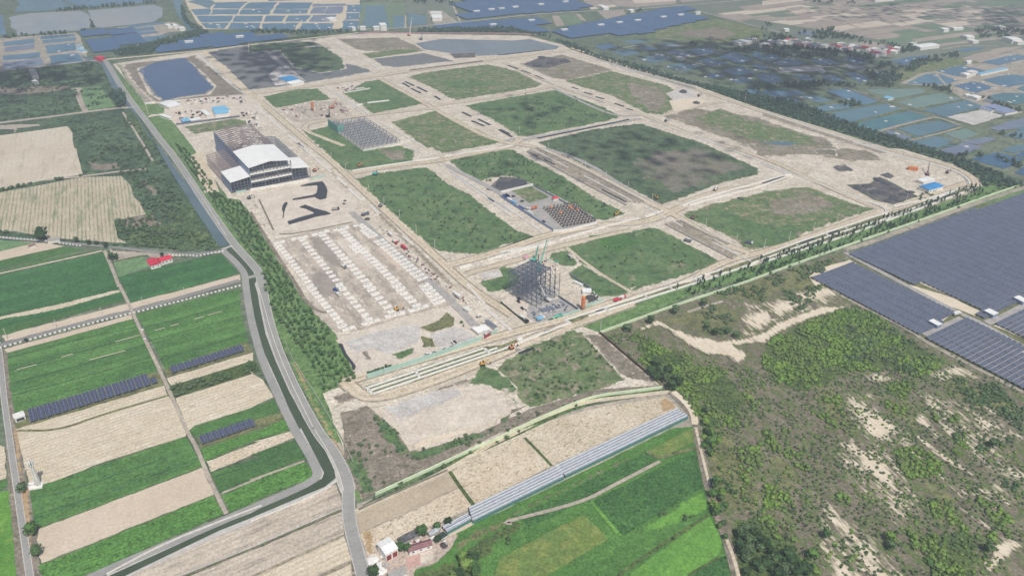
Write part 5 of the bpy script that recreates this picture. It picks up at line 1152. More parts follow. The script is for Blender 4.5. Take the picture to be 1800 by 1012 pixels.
house('shelter', 'crimson pyramid roofed shelter behind the rebar foundation', 'shelter', 'g 362,402 395,394 358,392', 3, M_conc, M_red, rh=2)
# ============================================================ FOOTINGS
def footing_proto(label, group, loc, rz, sc=1.0):
    t = thing('concrete_footing', label, 'footing', loc, rz, group)
    MB().box(-3.8, -2.0, -.6, 3.8, 2.0, 1.0).build('base', M_white, t); MB().box(-.9, -.9, 1.0, .9, .9, 2.4).build('pedestal', M_conc, t); return t
G4x = 'footings of the fourth column'; FT = None; RF = AX+.02
def foot(s, n, lab, grp, jit=0):
    sc = (1.3, 1.15, 1) if grp in (G4x, 'footings of the middle column') else (1.08, 1.05, 1)
    global FT
    a, b = [np.array(p) for p in pts(s, GZ)[:2]]
    for k in range(n):
        q = a+(b-a)*k/max(1, n-1)
        if FT is None: FT = footing_proto(lab, grp, q, RF)
        else: dup(FT, q, RF, lab, grp, sc=sc)
L1 = 'white concrete footing in the outermost left column of footings beside the trees'; G1 = 'footings of the left column'
foot('f 180,690 430,1005', 15, L1, G1); foot('j 405,15 655,310', 13, L1, G1); foot('f 215,682 216,682', 1, L1, G1); foot('j 622,290 690,298', 2, L1, G1)
L2 = 'white concrete footing in the second column of footings from the left'; G2 = 'footings of the second column'
foot('f 300,662 370,650', 3, L2, G2); foot('f 355,672 630,1000', 14, L2, G2); foot('j 610,10 810,240', 9, L2, G2); foot('j 785,270 860,248', 3, L2, G2)
L3 = 'white concrete footing in the middle column of footings'; G3 = 'footings of the middle column'
foot('f 445,632 515,612', 3, L3, G3); foot('f 495,640 830,1000', 16, L3, G3); foot('j 800,10 965,185', 7, L3, G3); foot('j 950,218 1028,200', 3, L3, G3)
L4 = 'white concrete footing in the fourth column of footings from the left'; G4 = 'footings of the fourth column'
foot('f 590,600 650,585', 3, L4, G4); foot('f 620,600 1030,1000', 20, L4, G4); foot('j 995,12 1135,145', 6, L4, G4); foot('j 1110,178 1188,153', 3, L4, G4); foot('f 700,712 740,750', 3, L4, G4)
L5 = 'white concrete footing in the right hand column of footings by the haul road'; G5 = 'footings of the right column'
foot('f 725,572 725,573', 1, L5, G5); foot('f 755,568 850,640', 6, L5, G5); foot('f 770,605 820,648', 4, L5, G5); foot('f 865,680 1160,940', 14, L5, G5); foot('f 895,672 1190,930', 14, L5, G5)
foot('f 1190,985 1215,1008', 2, L5, G5); foot('j 1175,10 1270,130', 6, L5, G5); foot('j 1200,2 1310,115', 6, L5, G5)

# ============================================================ DRAINAGE CHANNELS, WALLS, HOARDINGS
def strip(name, label, cat, s, w, h, mat, inner=None, group=None, posts=0, world=None, cover=None):
    """long upright wall or open channel following the ground"""
    P = [np.array(p) for p in (world or pts(s, GZ))]; o = P[0]; t = thing(name, label, cat, o, 0, group)
    def rib(hw, z0, z1, off=0):
        _, L, Rr = ribbon_pts([p-o for p in P], hw*2)
        if off:
            C_ = [(a+b)/2 for a, b in zip(L, Rr)]; nrm = [(a-b)/max(np.linalg.norm(a-b), 1e-6) for a, b in zip(L, Rr)]
            L = [c+n_*(off+hw) for c, n_ in zip(C_, nrm)]; Rr = [c+n_*(off-hw) for c, n_ in zip(C_, nrm)]
        n = len(L); vs = [(p[0], p[1], z1) for p in L]+[(p[0], p[1], z1) for p in Rr]+[(p[0], p[1], z0) for p in L]+[(p[0], p[1], z0) for p in Rr]; f = []
        for k in range(n-1): f += [(k, k+n, k+n+1, k+1), (k+2*n, k, k+1, k+1+2*n), (k+n, k+3*n, k+1+3*n, k+1+n)]
        f += [(0, 2*n, 3*n, n), (n-1, 2*n-1, 4*n-1, 3*n-1)]
        return MB().add(vs, f)
    if inner:
        e = .75
        rib(e/2, -1, h, w/2-e/2).build('side_wall', mat, t, False); rib(e/2, -1, h, -w/2+e/2).build('side_wall', mat, t, False)
        rib(w/2-e, -1, .1).build('channel_bed', inner, t, False)
    else:
        rib(w/2, -1, h).build('wall', mat, t, False)
        if cover: rib(w/2+.15, h, h+.25).build('coping', cover, t, False)
    if posts:
        pb = None
        for q, a in along([p-o for p in P], posts):
            m = MB().box(q[0]-.2, q[1]-.2, -1, q[0]+.2, q[1]+.2, h+.35) if pb is None else None
            if pb is None: pb = m.build('post', M_concg, t); q0 = q
            else:
                c = pb.copy(); COL.objects.link(c); c.location = (q[0]-q0[0], q[1]-q0[1], 0)
    return t
bed = pm('channel_bed_silt', 'd6d0c4', .9, s=4); bedw = pm('dark_channel_bed', '4a4a48', .6, s=4)
def chan(s, lb, w=2.3, inner=None, mat=None): strip('drainage_channel', lb, 'channel', s, w, .8, mat or M_white, inner or bed)
chan('j 795,708 1600,435', 'northern one of three white drainage channels at the south west corner')
chan('j 800,732 1690,434', 'middle one of three white drainage channels at the south west corner')
chan('j 835,750 1770,430 k 0,440 130,398 480,262', 'southern of three white channels, running on to the lattice building')
for s, lb in (('j 795,705 835,750', 'short white cross channel closing the south west end'), ('j 1130,590 1155,630', 'short white cross channel midway in the south west group'), ('j 1600,437 1640,472', 'short white cross channel at the east end of the south west group'),
              ('k 440,245 478,264', 'short cross channel beside the blue truck'), ('k 705,158 745,186', 'second cross channel east of the blue truck'), ('k 980,70 1010,95', 'third cross channel below the green block'),
              ('k 1145,10 1170,30', 'fourth cross channel below the green block'), ('g 1300,930 1370,945', 'cross channel under the south block corner'), ('h 430,620 450,640', 'cross channel in the south east road'), ('h 235,705 255,722', 'second cross channel in the south east road'), ('h 555,580 595,600', 'third cross channel in the south east road')):
    chan(s, lb, 2.6)
chan('k 440,245 980,70 1200,0 g 1520,868', 'long white channel along the north side of the south works road')
chan('h 0,775 300,665 560,580 780,505 835,492 850,475 835,455 790,430 640,385', 'white channel with a tight bend at the south east junction')
chan('k 600,215 1290,5 g 1660,855 h 0,800', 'middle channel of the south works road')
chan('h 0,802 580,600 900,510 1370,310', 'outer channel of the south east road toward the corner')
chan('h 0,822 560,645 900,520 1330,360 1440,318', 'outermost channel of the south east road next to the tree strip')
chan('h 900,440 1160,380 1370,310', 'inner channel passing the blue roofed sheds')
chan('g 1340,-40 h 0,138 200,215 450,310 680,390', 'white channel from the north junction down to the south east bend')
chan('h 0,150 160,215', 'second short channel at the T junction', 2.6)
chan('h 200,220 160,225 0,270 g 1400,375 1240,435', 'channel running west from the T junction')
chan('h 160,240 0,300 g 1450,385 1290,430', 'southern twin of the channel running west from the T junction')
chan('c 400,585 600,660 930,785', 'white channel down the middle of the east avenue'); chan('c 1015,820 1230,900 1530,1010', 'lower continuation of the east avenue channel'); chan('c 290,545 395,582', 'upper end of the east avenue channel', 2.6)
chan('g 975,440 1140,526', 'one arm of the white X shaped channel crossing'); chan('g 985,508 1110,470', 'other arm of the white X shaped channel crossing')
chan('g 215,48 460,175', 'white channel at the upper end of the wide avenue', 2.8); chan('g 570,230 900,402', 'white channel in the middle of the wide avenue', 2.8); chan('g 250,40 620,215 980,408', 'thin dark edged channel on the north side of the wide avenue', 2.4, bedw, M_concg)
chan('g 180,65 500,245 860,430', 'thin dark edged channel on the south side of the wide avenue', 2.4, bedw, M_concg)
chan('g 1175,540 1240,575', 'short white channel below the X crossing', 2.6); chan('g 1225,535 1400,625 1560,700', 'thin channel on the north edge of the lower avenue', 2.4, bedw, M_concg)
chan('g 1125,560 1300,650 1540,775 1590,800', 'thin channel on the south edge of the lower avenue', 2.4, bedw, M_concg); chan('g 1450,685 1620,770', 'white channel in the lower avenue', 2.8); chan('g 1650,785 1710,815', 'short white channel at the foot of the lower avenue', 2.6)
chan('g 400,668 660,590 945,518', 'white channel along the road south of the foundation'); chan('g 0,772 370,680', 'white channel along the road north of the lattice building'); chan('g 0,752 230,705', 'second channel north of the lattice building', 2.4, bedw)
chan('f 1430,858 1510,838', 'short white channel west of the lattice site road', 3.6); chan('f 1620,805 1790,750', 'paired channel east of the short white one', 2.8)
chan('f 1030,0 1200,92', 'white channel beside the column forest'); chan('f 1290,150 1330,170', 'short stub of channel at the crossing south of the column forest', 2.6)
chan('f 1340,180 1790,480', 'long thin channel beside the foundation access road', 2.4, bedw); chan('f 1380,220 1790,510', 'second long thin channel beside the foundation access road', 2.4); chan('g 0,415 290,620', 'white channel running down past the foundation', 2.6)
chan('b 780,600 640,620 600,640', 'thin white channel at the northern plots', 2.4); chan('b 590,640 810,785', 'white channel between the two northern plots'); chan('b 500,590 780,785', 'western twin of the channel between the northern plots', 2.4)
chan('b 870,830 1190,1005', 'white channel east of the column forest, upper part', 2.8); chan('b 540,285 870,468', 'white channel of the far north avenue'); chan('a 1360,385 1505,515', 'white slab line on the dark flats', 3.5); chan('a 1520,530 1565,565', 'second white slab on the dark flats', 3.5)
chan('b 800,705 948,688', 'pale channel piece on the grass of the north plot', 5); chan('b 730,722 770,712', 'short pale channel piece on the grass of the north plot', 5)
chan('b 20,715 90,775', 'first white culvert piece on the west avenue', 4.5); chan('b 90,780 140,815', 'second white culvert piece on the west avenue', 4.5); chan('b 145,825 240,905', 'third white culvert piece on the west avenue', 4.5); chan('b 255,925 370,1012', 'fourth white culvert piece on the west avenue', 4.5)
chan('f 325,5 550,205', 'long white culvert beside the steel hall', 4); chan('f 590,238 655,295', 'white culvert beside the black shaped tarps', 4.5); chan('f 670,318 765,398', 'white culvert ending at the haul road', 5)
chan('f 820,430 880,490', 'cream culvert south of the haul road junction', 4); chan('f 1040,640 1110,700', 'cream culvert beside the red truck', 3); chan('j 1610,165 1790,320', 'worn channel along the west avenue near its south end', 3); chan('j 1480,0 1600,130', 'worn channel north of the gate yard', 3)
chan('f 430,215 440,225', 'tiny drain box near the hall corner', 3); chan('f 700,195 880,165 1290,105', 'thin channel in the road north of the big green block', 2.4); chan('f 1330,95 1790,25', 'eastern half of the thin channel in the northern cross road', 2.4, bedw)
chan('c 590,385 850,470 1340,600', 'long channel of the north east perimeter road, upper part', 3.6); chan('d 0,765 400,900 860,1040', 'long channel of the north east perimeter road, middle part', 3.6); chan('h 620,0 880,80 1180,160', 'long channel of the north east perimeter road, lower part', 3.6)
chan('c 640,400 860,480 1340,622', 'inner channel of the north east perimeter road', 2.6, bedw); chan('h 1180,160 1330,205 1400,250 1410,290', 'curved channel of the east corner', 2.6, bedw)
# boundary walls and hoardings
strip('wall', 'long pale green boundary wall along the tree strip from the scrub corner to the solar park', 'wall', 'k 680,330 900,250 1230,130 1640,0 h 0,915 570,710 1100,530 1500,385 1755,298', .6, 1.9, M_mint, cover=M_mint, posts=26)
strip('wall', 'pale green boundary wall curving above the dry stubble fields', 'wall', 'n 855,455 1510,155 1790,30 k 50,1010 400,855 640,765 880,735 1105,705', .6, 1.9, M_mint, cover=M_mint, posts=26)
strip('wall', 'dark rusty boundary wall between the grass plot and the scrubland', 'wall', 'k 680,335 850,480 1020,625', .6, 2.4, pm('dark_rust_wall', '5a463c', .9))
strip('fence', 'green mesh fence running beside the canal road and plantation', 'fence', 'e 1170,0 1310,210 1480,430 1560,550 1790,820', .35, 1.8, pm('pale_mesh', 'a9b8a0', .7), posts=10)
strip('fence', 'pale green fence at the foot of the young plantation', 'fence', 'j 240,400 300,540 450,760 600,1012 n 620,60 700,230', .4, 2.0, pm('pale_mesh', 'a9b8a0', .7), posts=10)
strip('hoarding', 'long mint green hoarding along the depot yard', 'hoarding', 'j 800,640 1000,575 1270,490 1580,378', .8, 4.2, M_teal, cover=M_teal, posts=18)
strip('hoarding', 'short mint hoarding beyond the red gate', 'hoarding', 'j 1648,345 1690,318', .5, 3, M_teal); strip('gate', 'dark red sliding gate between the mint hoardings', 'gate', 'j 1600,368 1642,345', .5, 3, pm('dark_red_paint', '93374a', .6))
strip('hoarding', 'mint hoarding in front of the lattice building yard', 'hoarding', 'k 330,245 540,180', .5, 2.6, M_teal); strip('hoarding', 'mint hoarding east of the orange silo', 'hoarding', 'k 580,155 700,105', .5, 2.6, M_teal)
strip('hoarding', 'dark mesh hoarding left of the lattice yard', 'hoarding', 'k 0,125 170,265', .4, 2.4, pm('dark_green_mesh', '44594c', .8)); strip('hoarding', 'dark hoarding right of the lattice yard', 'hoarding', 'k 395,85 530,175', .4, 2.6, M_steeld)
strip('wall', 'low white wall joining the road to the lattice building', 'wall', 'k 0,78 98,45', .6, 2.6, M_conc); strip('hoarding', 'grey hoarding on the grass right of the lattice building', 'hoarding', 'g 470,905 620,1010', .4, 2.6, M_steel)
strip('wall', 'white wall in front of the foundation', 'wall', 'g 360,612 440,615 660,555', .9, 3.2, M_white); strip('wall', 'white wall behind the black earth plot', 'wall', 'g 0,347 220,295', .9, 3, M_white)
strip('hoarding', 'blue grey hoarding west of the foundation', 'hoarding', 'g 0,375 200,505 365,610', .5, 3, M_wallblue); strip('hoarding', 'grey hoarding east of the foundation', 'hoarding', 'g 225,300 400,395 650,535', .5, 2.6, M_steel)
strip('hoarding', 'white low hoarding in front of the steel hall', 'hoarding', 'f 0,330 210,295 400,262', .7, 2.8, M_white); strip('hoarding', 'mint hoarding left of the white one at the steel hall', 'hoarding', 'e 1615,348 1685,335', .6, 2.6, M_teal); strip('hoarding', 'mint hoarding at the right corner of the steel hall', 'hoarding', 'f 415,258 510,232', .6, 2.6, M_teal)
strip('hoarding', 'pinkish boundary fence along the far north edge of the site', 'fence', 'b 740,232 880,225 1150,232 c 0,232 250,240', .6, 3, pm('pinkish_fence', 'a98a90', .7)); strip('hoarding', 'dark fence below the works yard', 'fence', 'a 1205,855 1640,800', .5, 2.6, M_steeld)
strip('hoarding', 'white fence at the near side of the northern plot', 'fence', 'b 640,638 820,608', .6, 2.4, M_conc); strip('fence', 'white guard fence on the dark flats edge', 'fence', 'a 990,712 1060,700', 1.5, 2, M_white)
for s, lb in (('e 1290,250 1410,420 1545,640', 'white parapet on the water side of the canal road, upper part'), ('j 60,30 95,150 140,320 215,530 310,740 440,1000', 'white parapet on the water side of the canal road, middle part'), ('n 430,0 520,140 600,290 640,430', 'white parapet on the water side of the canal road, lower part'),
              ('m 1790,530 1500,640 1100,800 730,1000', 'white parapet along the far bank of the lower canal'), ('n 0,640 350,500 520,415 590,360', 'white kerb on the near bank of the lower canal')):
    strip('parapet', lb, 'parapet', s, .55, 1.0, M_conc)
# farm dividing walls etc. guard blocks
gb = None
def blocks(s, step, lab, grp):
    global gb
    for q, a in along(pts(s, GZ), step):
        if gb is None:
            gb = thing('guard_block', lab, 'guard block', q, a, grp)
            MB().prism([(-.55, -.5), (.55, -.5), (.4, 1.0), (-.4, 1.0)], -1.15, 1.15, 'x').build('block', M_white, gb)
        else: dup(gb, q, a, lab, grp)
blocks('i 0,432 400,322 700,245 1000,172 1640,8', 4.4, 'white guard block in the long line on the south edge of the straight field road', 'guard blocks of the straight field road')
blocks('e 1160,768 1350,778 1540,742', 4.2, 'white guard block on the side road approaching the canal bridge', 'guard blocks by the canal bridge')
blocks('e 0,650 330,675', 4.6, 'white guard block on the top road left of the round tree', 'guard blocks left of the round tree')
blocks('e 410,690 560,708', 4.6, 'white guard block on the top road right of the round tree', 'guard blocks right of the round tree')
# ============================================================ GREENHOUSES
def greenhouse(s, n, label):
    a, b, c = [np.array(p) for p in pts(s, GZ)[:3]]; rz = math.atan2(b[1]-a[1], b[0]-a[0]); L = float(np.linalg.norm(b-a)); side = (c-a); nn = np.array((-math.sin(rz), math.cos(rz))); W = float(side@nn)*1.13; w = W/n; sh = float(side@np.array((math.cos(rz), math.sin(rz))))
    M_tun = pm('greenhouse_film', 'a0a7b2', .7, s=3, var=.16); t = thing('greenhouse', label, 'greenhouse', a, rz)
    for k in range(n):
        r = w/2*.96; N = 8; vs = []; nseg = int(L/4)
        for i in range(nseg+1):
            x = L*i/nseg+sh*(k+.5)/n
            for q in range(N+1):
                th = math.pi*q/N; vs.append((x, w*(k+.5)-r*math.cos(th)*1.0, 2.0+r*.62*math.sin(th)+(0.0 if i % 2 else .0)))
        f = [(i*(N+1)+q, i*(N+1)+q+1, (i+1)*(N+1)+q+1, (i+1)*(N+1)+q) for i in range(nseg) for q in range(N)]; f += [tuple(range(N+1)), tuple(range(nseg*(N+1)+N, nseg*(N+1)-1, -1))]
        MB().add(vs, f).build('tunnel', M_tun, t)
        MB().box(sh*(k+.5)/n, w*(k+.5)-.2, 2.0+r*.62-.1, L+sh*(k+.5)/n, w*(k+.5)+.2, 2.0+r*.62+.25).build('ridge_vent', M_white, t)
        MB().bar((sh*k/n, w*k, 2.2), (L+sh*k/n, w*k, 2.2), .8, .4).build('gutter', M_steel, t)
    MB().box(0, -.5, -1, L, -.2, 2.2).build('side_net', pm('green_side_net', '4f8578', .8), t)

greenhouse('n 1520,650 o 430,345 n 1500,562', 5, 'lower block of long silver greenhouse tunnels between stubble and green crop')
greenhouse('o 440,338 k 1280,912 o 372,278', 5, 'upper block of long silver greenhouse tunnels reaching the gravel track')
greenhouse('n 1345,725 1515,632 1312,690', 2, 'small pair of silver tunnels at the farmyard end')
# ============================================================ TREES AND BUSHES
M_leafp = leafmat('plantation_leaves', '4a6b38', '64863f', '42603a'); M_leafyoung = leafmat('young_tree_leaves', '3d5c33', '547639', '355030'); M_leafd = leafmat('dark_leaves', '364e2f', '466038', '2f4529'); M_leafb = leafmat('bright_leaves', '62803a', '84a04c', '69794c')
M_leafm = leafmat('olive_leaves', '4a633f', '607a4b', '5d6b52'); M_leafbelt = leafmat('belt_leaves', '3b5645', '48644c', '324a3f'); M_leafc = leafmat('windbreak_leaves', '31503a', '41603f', '2a4433')
def crown_data(seed, n, rx, rz, ls, core=.72, zc=None, narrow=False):
    r = random.Random(seed); vs = []; fs = []; zc = rz if zc is None else zc
    bm = bmesh.new(); bmesh.ops.create_icosphere(bm, subdivisions=1, radius=1)
    bm.verts.ensure_lookup_table()
    for v in bm.verts:
        k = core*(1+r.uniform(-.25, .3)); vs.append((v.co.x*rx*k, v.co.y*rx*k, zc+v.co.z*rz*k))
    for f in bm.faces: fs.append(tuple(v.index for v in f.verts))
    bm.free()
    lumps = [(r.uniform(-.45, .45), r.uniform(-.45, .45), r.uniform(-.3, .45)) for _ in range(5)]
    for k in range(n):
        l = r.choice(lumps); d = Vector((r.gauss(0, 1), r.gauss(0, 1), r.gauss(0, 1))).normalized()*r.uniform(.45, .68)
        p = Vector(((l[0]+d.x)*rx, (l[1]+d.y)*rx, zc+(l[2]+d.z)*rz))
        if p.z < .15: p.z = .15+r.random()*.3
        a = Vector((r.gauss(0, 1), r.gauss(0, 1), r.gauss(0, .5))).normalized(); b = a.cross(Vector((r.gauss(0, 1), r.gauss(0, 1), r.gauss(0, 1)))).normalized()
        s = ls*r.uniform(.6, 1.25); i = len(vs)
        vs += [tuple(p-a*s), tuple(p+b*s*.7), tuple(p+a*s), tuple(p-b*s*.7)]; fs.append((i, i+1, i+2, i+3))
    return vs, fs
def crown_mesh(name, data, mat):
    me = bpy.data.meshes.new(name); me.from_pydata(data[0], [], data[1]); me.materials.append(mat); return me
def tree_proto(kind, label, cat, data, mat, th, tr, group, loc, trunk=True):
    t = thing(kind, label, cat, loc, 0, group); c = bpy.data.objects.new('crown', crown_mesh('crown', data, mat)); COL.objects.link(c); c.parent = t; c.location.z = th
    if trunk: MB().cyl(0, 0, -.6, th+1.2, tr, tr*.6, 6).bar((0, 0, th*.7), (tr*3, tr*2, th+1.2), tr*.8).bar((0, 0, th*.7), (-tr*3, -tr, th+1.3), tr*.8).build('trunk', M_bark, t)
    return t
def merged(name, label, cat, protos, items, mat):
    """one mass of foliage: many crowns in a single object"""
    V = []; F3 = []; F4 = []; off = 0
    P = [(np.array(d[0]), np.array([f for f in d[1] if len(f) == 3]), np.array([f for f in d[1] if len(f) == 4])) for d in protos]
    for k, (x, y, s, sz) in enumerate(items):
        v, f3, f4 = P[k % len(P)]; a = k*2.4; c, s_ = math.cos(a), math.sin(a); w = np.empty_like(v)
        w[:, 0] = (v[:, 0]*c-v[:, 1]*s_)*s+x; w[:, 1] = (v[:, 0]*s_+v[:, 1]*c)*s+y; w[:, 2] = v[:, 2]*sz+GZ-.2
        V.append(w); F3.append(f3+off); F4.append(f4+off); off += len(v)
    if not V: return
    V = np.concatenate(V); F3 = np.concatenate(F3); F4 = np.concatenate(F4)
    me = bpy.data.meshes.new(name); me.vertices.add(len(V)); me.vertices.foreach_set('co', V.ravel().astype(np.float32))
    li = np.concatenate([F3.ravel(), F4.ravel()]).astype(np.int32); me.loops.add(len(li)); me.loops.foreach_set('vertex_index', li)
    tot = np.concatenate([np.full(len(F3), 3), np.full(len(F4), 4)]).astype(np.int32); st = np.concatenate([[0], np.cumsum(tot)[:-1]]).astype(np.int32)
    me.polygons.add(len(tot)); me.polygons.foreach_set('loop_start', st); me.polygons.foreach_set('loop_total', tot); me.update(); me.validate()
    me.materials.append(mat); o = bpy.data.objects.new(name, me); COL.objects.link(o); o['kind'] = 'stuff'; tag(o, label, cat)
def scatter(s, sp, jitter=.45, thr=-1, ns=25, rot=AX, seed=1, world=None):
    P = world or pts(s, GZ); c, s_ = math.cos(rot), math.sin(rot); Q = [(x*c+y*s_, -x*s_+y*c) for x, y in P]
    us = np.arange(min(q[0] for q in Q), max(q[0] for q in Q), sp); vs = np.arange(min(q[1] for q in Q), max(q[1] for q in Q), sp*(1.0))
    gu, gv = np.meshgrid(us, vs); q = np.stack([gu.ravel(), gv.ravel()], 1); q += np.random.RandomState(seed).uniform(-jitter, jitter, q.shape)*sp; q = q[inside(q, Q)]
    out = [(u*c-v*s_, u*s_+v*c) for u, v in q]
    if thr > -1: out = [p for p in out if noise.noise(Vector((p[0]/ns, p[1]/ns, seed*1.3)))+.5*noise.noise(Vector((p[0]/ns*2.7, p[1]/ns*2.7, 5))) > thr]
    return out
def onscreen(p, m=4):
    q = np.array((p[0], p[1], GZ))-np.array((0, 0, H)); z = q@F_; X = 900+FPX*(q@R_)/z; Y = 506-FPX*(q@U_)/z; return -m < X < 1800+m and -m < Y < 1012+m
def place(items, n, proto_args, dup_lab=None, zr=(.8, 1.25)):
    """the n nearest on screen become things; returns the rest"""
    items = sorted(items, key=lambda t: t[0]**2+t[1]**2); near = []; rest = []
    for t in items: (near if len(near) < n and onscreen(t) else rest).append(t)
    kind, label, cat, datas, mats, th, tr, grp = proto_args; ps = []
    for k, t in enumerate(near):
        i = k % len(datas)
        if len(ps) <= i: p = tree_proto(kind, label, cat, datas[i], mats[i % len(mats)], th, tr, grp, t[:2], tr > 0); p.scale = (t[2], t[2], t[3]); ps.append(p)
        else: dup(ps[i], t[:2], random.uniform(0, 6.28), sc=(t[2], t[2], t[3]))
    return rest
random.seed(12); U = random.uniform
# plantation
PLP = 'e 1290,60 1480,330 1560,400 1640,410 1780,600 f 60,620 180,830 280,960 j 330,80 560,345 600,430 725,650 510,738 j 400,560 280,380 150,150 90,0 e 1765,800 1640,680 1500,480 1330,250 1180,0'
DP_ = [crown_data(k, 46, 2.5, 2.6, .8) for k in range(4)]
it = [(x, y, U(.45, 1.3), U(.35, .95)) for x, y in scatter(PLP, 6.4, .3, seed=2)]
lo = scatter('j 90,0 280,380 400,560 510,738 500,700 j 400,480 300,330 200,120 130,0 e 1790,640 1640,430 1480,340 1330,120 1290,60 1180,0 1400,330 1600,620 1765,800', 5.5, .4, seed=5)
rest = place(it, 300, ('plantation_tree', 'young green tree in the tight rows of the plantation strip by the canal road', 'tree', DP_, [M_leafyoung, M_leafm, M_leafyoung, M_leafp], .8, .15, 'young trees of the plantation strip'))
merged('plantation_trees', 'mass of young green trees filling the farther part of the plantation strip', 'trees', DP_, rest, M_leafyoung)
# windbreak of dark upright trees along the pale green wall
DW = [crown_data(20+k, 44, 1.7, 4.2, .75, .7) for k in range(4)]
it = []
W0 = pts('k 1240,62 1560,-15 h 0,862 340,765 600,668 900,560 1200,450 1500,325', GZ)
for off in (-7, 0, 8, 14):
    _, L, Rr = ribbon_pts(W0, abs(off)*2+.01); C_ = L if off > 0 else Rr
    for q, a in along(C_, 5.2, U(0, 3)):
        if noise.noise(Vector((q[0]/14, q[1]/14, off))) > -.02: it.append((q[0]+U(-2, 2), q[1]+U(-2, 2), U(.6, 1.15), U(.5, 1.15)))
rest = place(it, 300, ('windbreak_tree', 'dark upright tree in the ragged windbreak between the works road and the pale green wall', 'tree', DW, [M_leafc], .8, .2, 'windbreak trees by the pale green wall'))
shrubs = [(x, y, U(.6, 1.2), U(.35, .7)) for x, y in scatter('k 640,325 1240,80 1560,0 h 0,870 600,690 1500,335 1760,290 1740,310 1500,392 1100,540 570,720 0,920 g 1400,1000', 7, .5, -.05, 22, seed=3)]
merged('undergrowth', 'low green undergrowth between the windbreak trees and the pale green wall', 'bushes', DP_, shrubs, M_leafp)
# woodland belt of the north east side
DB = [crown_data(40+k, 26, 3.4, 3.6, 1.3) for k in range(5)]
belt = [(x, y, U(.6, 1.2), U(.5, 1.05)) for x, y in scatter('c 330,262 500,300 640,372 1000,465 1340,570 d 0,655 300,735 700,878 1100,1000 h 1300,95 1560,185 1790,300 1720,310 1500,298 1480,240 1300,145 950,40 d 862,1002 0,740 c 1340,585 1000,505 600,380 470,322', 7.4, .45, seed=7)]
merged('woodland_belt', 'dark green woodland belt along the north east edge of the site', 'woodland', DB, belt, M_leafbelt)
far = []
for s, sp, thr in (('a 770,352 1000,312 1330,218 1400,212 1440,228 1300,270 1100,318 1050,360 800,388', 8, -1), ('b 0,209 200,212 480,222 700,210 720,218 480,235 0,228', 10, -1), ('b 1150,205 1790,195 c 120,215 300,240 470,310 350,265 150,232 b 1790,225 1150,228', 9, -1),
                   ('a 1240,30 1260,60 1290,150 1380,205 1340,210 1280,180 1240,100', 9, -1), ('a 0,255 500,215 600,200 600,212 500,228 0,268', 9, -.1), ('a 600,100 635,150 650,195 628,200 620,150', 9, -1), ('a 370,75 560,52 1060,12 1060,26 600,66 380,85', 10, -.2),
                   ('d 0,310 300,325 500,345 700,360 760,400 860,420 900,470 860,480 740,450 720,420 540,385 440,395 340,405 150,395 80,365 0,365', 9, -.15), ('c 1250,300 1600,310 1640,340 1780,350 1780,362 1600,345 1500,345', 9, -.1), ('d 230,225 440,215 700,265 950,320 960,345 700,300 520,285 300,262', 10, -.05),
                   ('d 0,150 160,220 220,270 120,290 0,295 c 1780,300', 10, 0), ('d 0,565 80,575 300,570 470,570 640,580 760,570 900,575 900,600 600,590 300,605 0,610 c 1700,640 1700,620', 8, -.1), ('d 910,470 1200,380 1330,360 1340,395 1100,450 930,560 900,550', 9, -.05), ('d 930,340 1030,310 1070,350 960,370', 9, -1),
                   ('d 1440,230 1500,190 1700,200 1790,215 1790,240 1700,260 1500,280', 11, -.1), ('d 500,690 640,690 690,725 600,735', 8, 0), ('h 1250,100 1500,60 1560,100 1520,118 1400,105', 8, -.1), ('d 1100,590 1290,590 1290,640 1150,625', 8, 0), ('d 1480,660 1600,700 1790,760 1790,775 1560,710', 8, -.1),
                   ('b 1000,-10 1380,-20 1400,40 1060,20', 12, .1), ('c 840,85 1000,55 1010,80 880,100', 12, .1), ('d 440,200 480,195 500,215 460,220', 7, -1), ('a 765,640 840,625 870,700 850,740 800,735', 7, -1), ('h 1600,100 1790,150 1790,180 1640,140', 9, -.1), ('d 1590,905 1790,930 1790,955 1640,930', 8, -.1),
                   ('d 0,660 110,665 270,720 400,780 380,790 200,740 0,690', 8, -.1), ('d 700,490 900,500 930,560 760,560', 8, 0), ('d 280,20 640,-10 780,10 640,30', 12, .1), ('d 1000,430 1180,380 1200,400 1050,440', 8, .1)):
    far += [(x, y, U(.8, 1.4), U(.7, 1.4)) for x, y in scatter(s, sp, .5, thr, 40, seed=9)]
merged('far_trees', 'dark green tree groves among the distant ponds, fields and village', 'trees', DB, far, M_leafbelt)
west = []
for s, sp, thr in (('a -200,500 690,435 760,590 900,720 500,760 0,830 -400,870', 11, .12), ('e 900,240 1060,180 1200,330 1350,600 1500,712 1300,745 880,700 800,600 820,530 1000,520', 7, .05), ('e 505,20 1050,0 1120,150 880,230 600,220', 9, .12), ('a 470,800 860,755 950,900 1060,1000 500,1000', 9, .15), ('e 0,318 300,262 560,222 560,232 300,275 0,335', 5, -.1), ('e -100,595 180,625 200,645 -100,615', 5, -.1),
                   ('i 1165,705 1740,530 1780,585 1200,765', 5, .0), ('e 790,535 900,515 950,545 880,560 820,600', 5, -1), ('e 890,235 950,250 1000,340 960,370', 6, -.2)):
    west += [(x, y, U(.6, 1.3), U(.45, 1.0)) for x, y in scatter(s, sp, .5, thr, 30, seed=4)]
merged('scrub_bushes', 'dark green bushes spread over the wasteland west of the canal', 'bushes', DP_, west, M_leafm)
